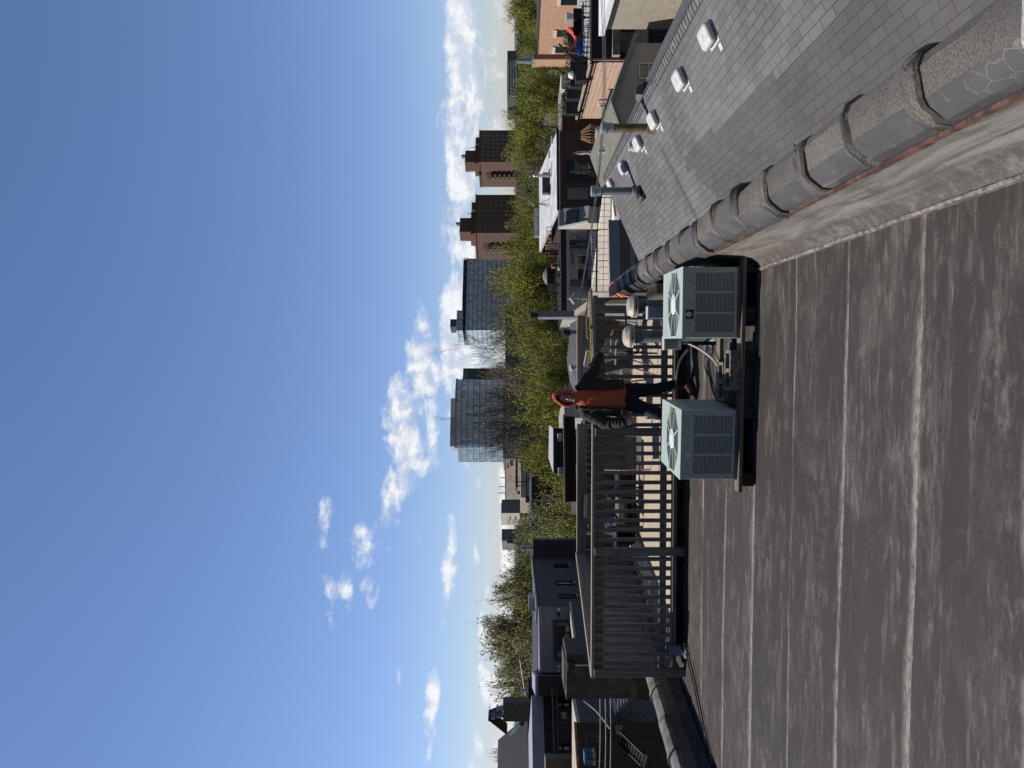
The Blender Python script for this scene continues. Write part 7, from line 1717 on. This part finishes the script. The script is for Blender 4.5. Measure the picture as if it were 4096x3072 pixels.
TREES = [  # photo y of the axis, photo x of the top, depth, crown width in photo px, kind, label
    (-70, 2036, 120, 330, 'green1', 'tree at the top right corner, cut by the picture edge'), (70, 2034, 115, 300, 'green2', 'tree above the roof of the orange brick house'), (190, 2078, 100, 260, 'green3', 'tree right behind the orange house chimney'),
    (300, 2084, 88, 280, 'green1', 'tree just left of the orange house chimney'), (410, 2070, 84, 300, 'green2', 'big green tree behind the far end of the pink block building'), (505, 2028, 92, 300, 'green3', 'tallest green tree right of the brick towers'),
    (590, 2040, 105, 260, 'green1', 'tree at the foot of the right brick tower'), (560, 2150, 72, 260, 'sparse', 'budding tree between the pink building and the brown brick house'), (680, 2072, 96, 280, 'sparse', 'grey budding tree left of the right brick tower'), (770, 2082, 88, 260, 'pale2', 'pale tree behind the silver roof'),
    (860, 2058, 82, 250, 'green2', 'green tree between the two brick towers'), (930, 2085, 74, 260, 'green3', 'green tree behind the satellite dish'), (1010, 2008, 78, 300, 'green1', 'tree in front of the left brick tower'),
    (1110, 1978, 66, 380, 'green2', 'large green tree in front of the glass tower, right one'), (1230, 1988, 62, 360, 'green3', 'large green tree in front of the glass tower, left one'), (1340, 2040, 58, 330, 'green1', 'green tree beside the clad chimney'),
    (1400, 1868, 62, 380, 'bare', 'bare tree against the sky between the two glass towers'), (1590, 1868, 70, 440, 'bare', 'wide bare tree in front of the curved glass tower'), (1680, 1965, 92, 250, 'bare', 'bare tree behind the black roof pavilion'),
    (1450, 2078, 50, 330, 'green2', 'leafy tree behind the hip roof'), (1560, 2070, 47, 330, 'green3', 'leafy tree right behind the hooded person'), (1660, 2110, 52, 260, 'green1', 'leafy tree left of the hood, over the gazebo'),
    (1800, 2092, 58, 190, 'green3', 'leafy tree below the black pavilion'), (1850, 2096, 60, 170, 'green2', 'leafy tree in front of the cinema sign'), (2030, 2190, 45, 130, 'green3', 'small leafy tree left of the lattice screen'),
    (2085, 2125, 50, 220, 'pale1', 'pale bushy tree behind the far railing'), (2160, 2090, 62, 260, 'pale1', 'pale tree under the water tank'), (2215, 2110, 66, 200, 'green1', 'tree tucked behind the charcoal brick chimney'),
    (2300, 2025, 74, 280, 'pale1', 'spring tree above the charcoal brick house, right one'), (2390, 1985, 76, 340, 'pale2', 'spring tree above the white ventilation box'), (2500, 1952, 72, 380, 'pale2', 'tall spring tree over the grey rendered house'),
    (2620, 1955, 74, 380, 'pale1', 'tall half-bare tree over the black condenser'), (2730, 1995, 76, 300, 'pale2', 'spring tree behind the small brick chimney'), (2810, 2045, 80, 220, 'pale1', 'low spring tree beside the mossy block chimney'),
    (2440, 2080, 70, 300, 'green1', 'lower green tree in front of the tall spring trees, right'), (2570, 2075, 68, 320, 'pale1', 'lower green tree in front of the tall spring trees, middle'), (2700, 2085, 72, 300, 'green3', 'lower green tree in front of the tall spring trees, left'),
    (3040, 1985, 70, 120, 'sparse', 'thin budding treetop above the slate roof')]
rg = random.Random(5)
for (py, px, D, wpx, kd, lb) in TREES:
    p = W(px, py, D); t = thing('bare_tree' if kd == 'bare' else 'tree', (p.x, p.y, 0), lb, 'tree', 'trees beyond the roofs'); sxy = max(wpx / F * D / 2 / 4.2, .55 if D < 80 else .8); rz = rg.uniform(0, 6.28)
    for nm, me in zip(('trunk', 'crown'), KINDS_[kd]):
        o = bpy.data.objects.new(nm, me); COL.objects.link(o); o.parent = t; o.scale = (sxy, sxy, p.z / 10); o.rotation_euler.z = rz
# continuous canopy in the distance
rs_ = np.random.RandomState(3); N = 60000; C = []
Dd = rs_.uniform(120, 330, N); Yp = rs_.uniform(-700, 3700, N)
th_ = -(Yp - 1536) / F; X_ = Dd * (th_ - math.tan(YAW)); Z_ = rs_.uniform(3, 1.0, N) + (7.5 + 2.2 * np.array([mnoise.noise(Vector((x * .06, y * .06, 0))) for x, y in zip(X_, Dd)])) * rs_.uniform(.3, 1, N) ** .5
C = np.stack([X_, Dd, Z_], 1); s = rs_.uniform(.25, .6, (N, 1)); a = rs_.normal(0, 1, (N, 3)); a /= np.linalg.norm(a, axis=1)[:, None]; b_ = np.cross(a, rs_.normal(0, 1, (N, 3))); b_ /= np.linalg.norm(b_, axis=1)[:, None]
LV = np.stack([C - a * s, C - b_ * s * .7, C + a * s, C + b_ * s * .7], 1).reshape(-1, 3); me = meshof('woodland', LV, [(4 * i, 4 * i + 1, 4 * i + 2, 4 * i + 3) for i in range(N)], leafmat('distant leaves', (.07, .085, .03), (.14, .15, .06)))
o = bpy.data.objects.new('woodland', me); COL.objects.link(o); tag(o, 'far mass of spring tree tops filling the gaps between houses', 'woodland', kind='stuff')
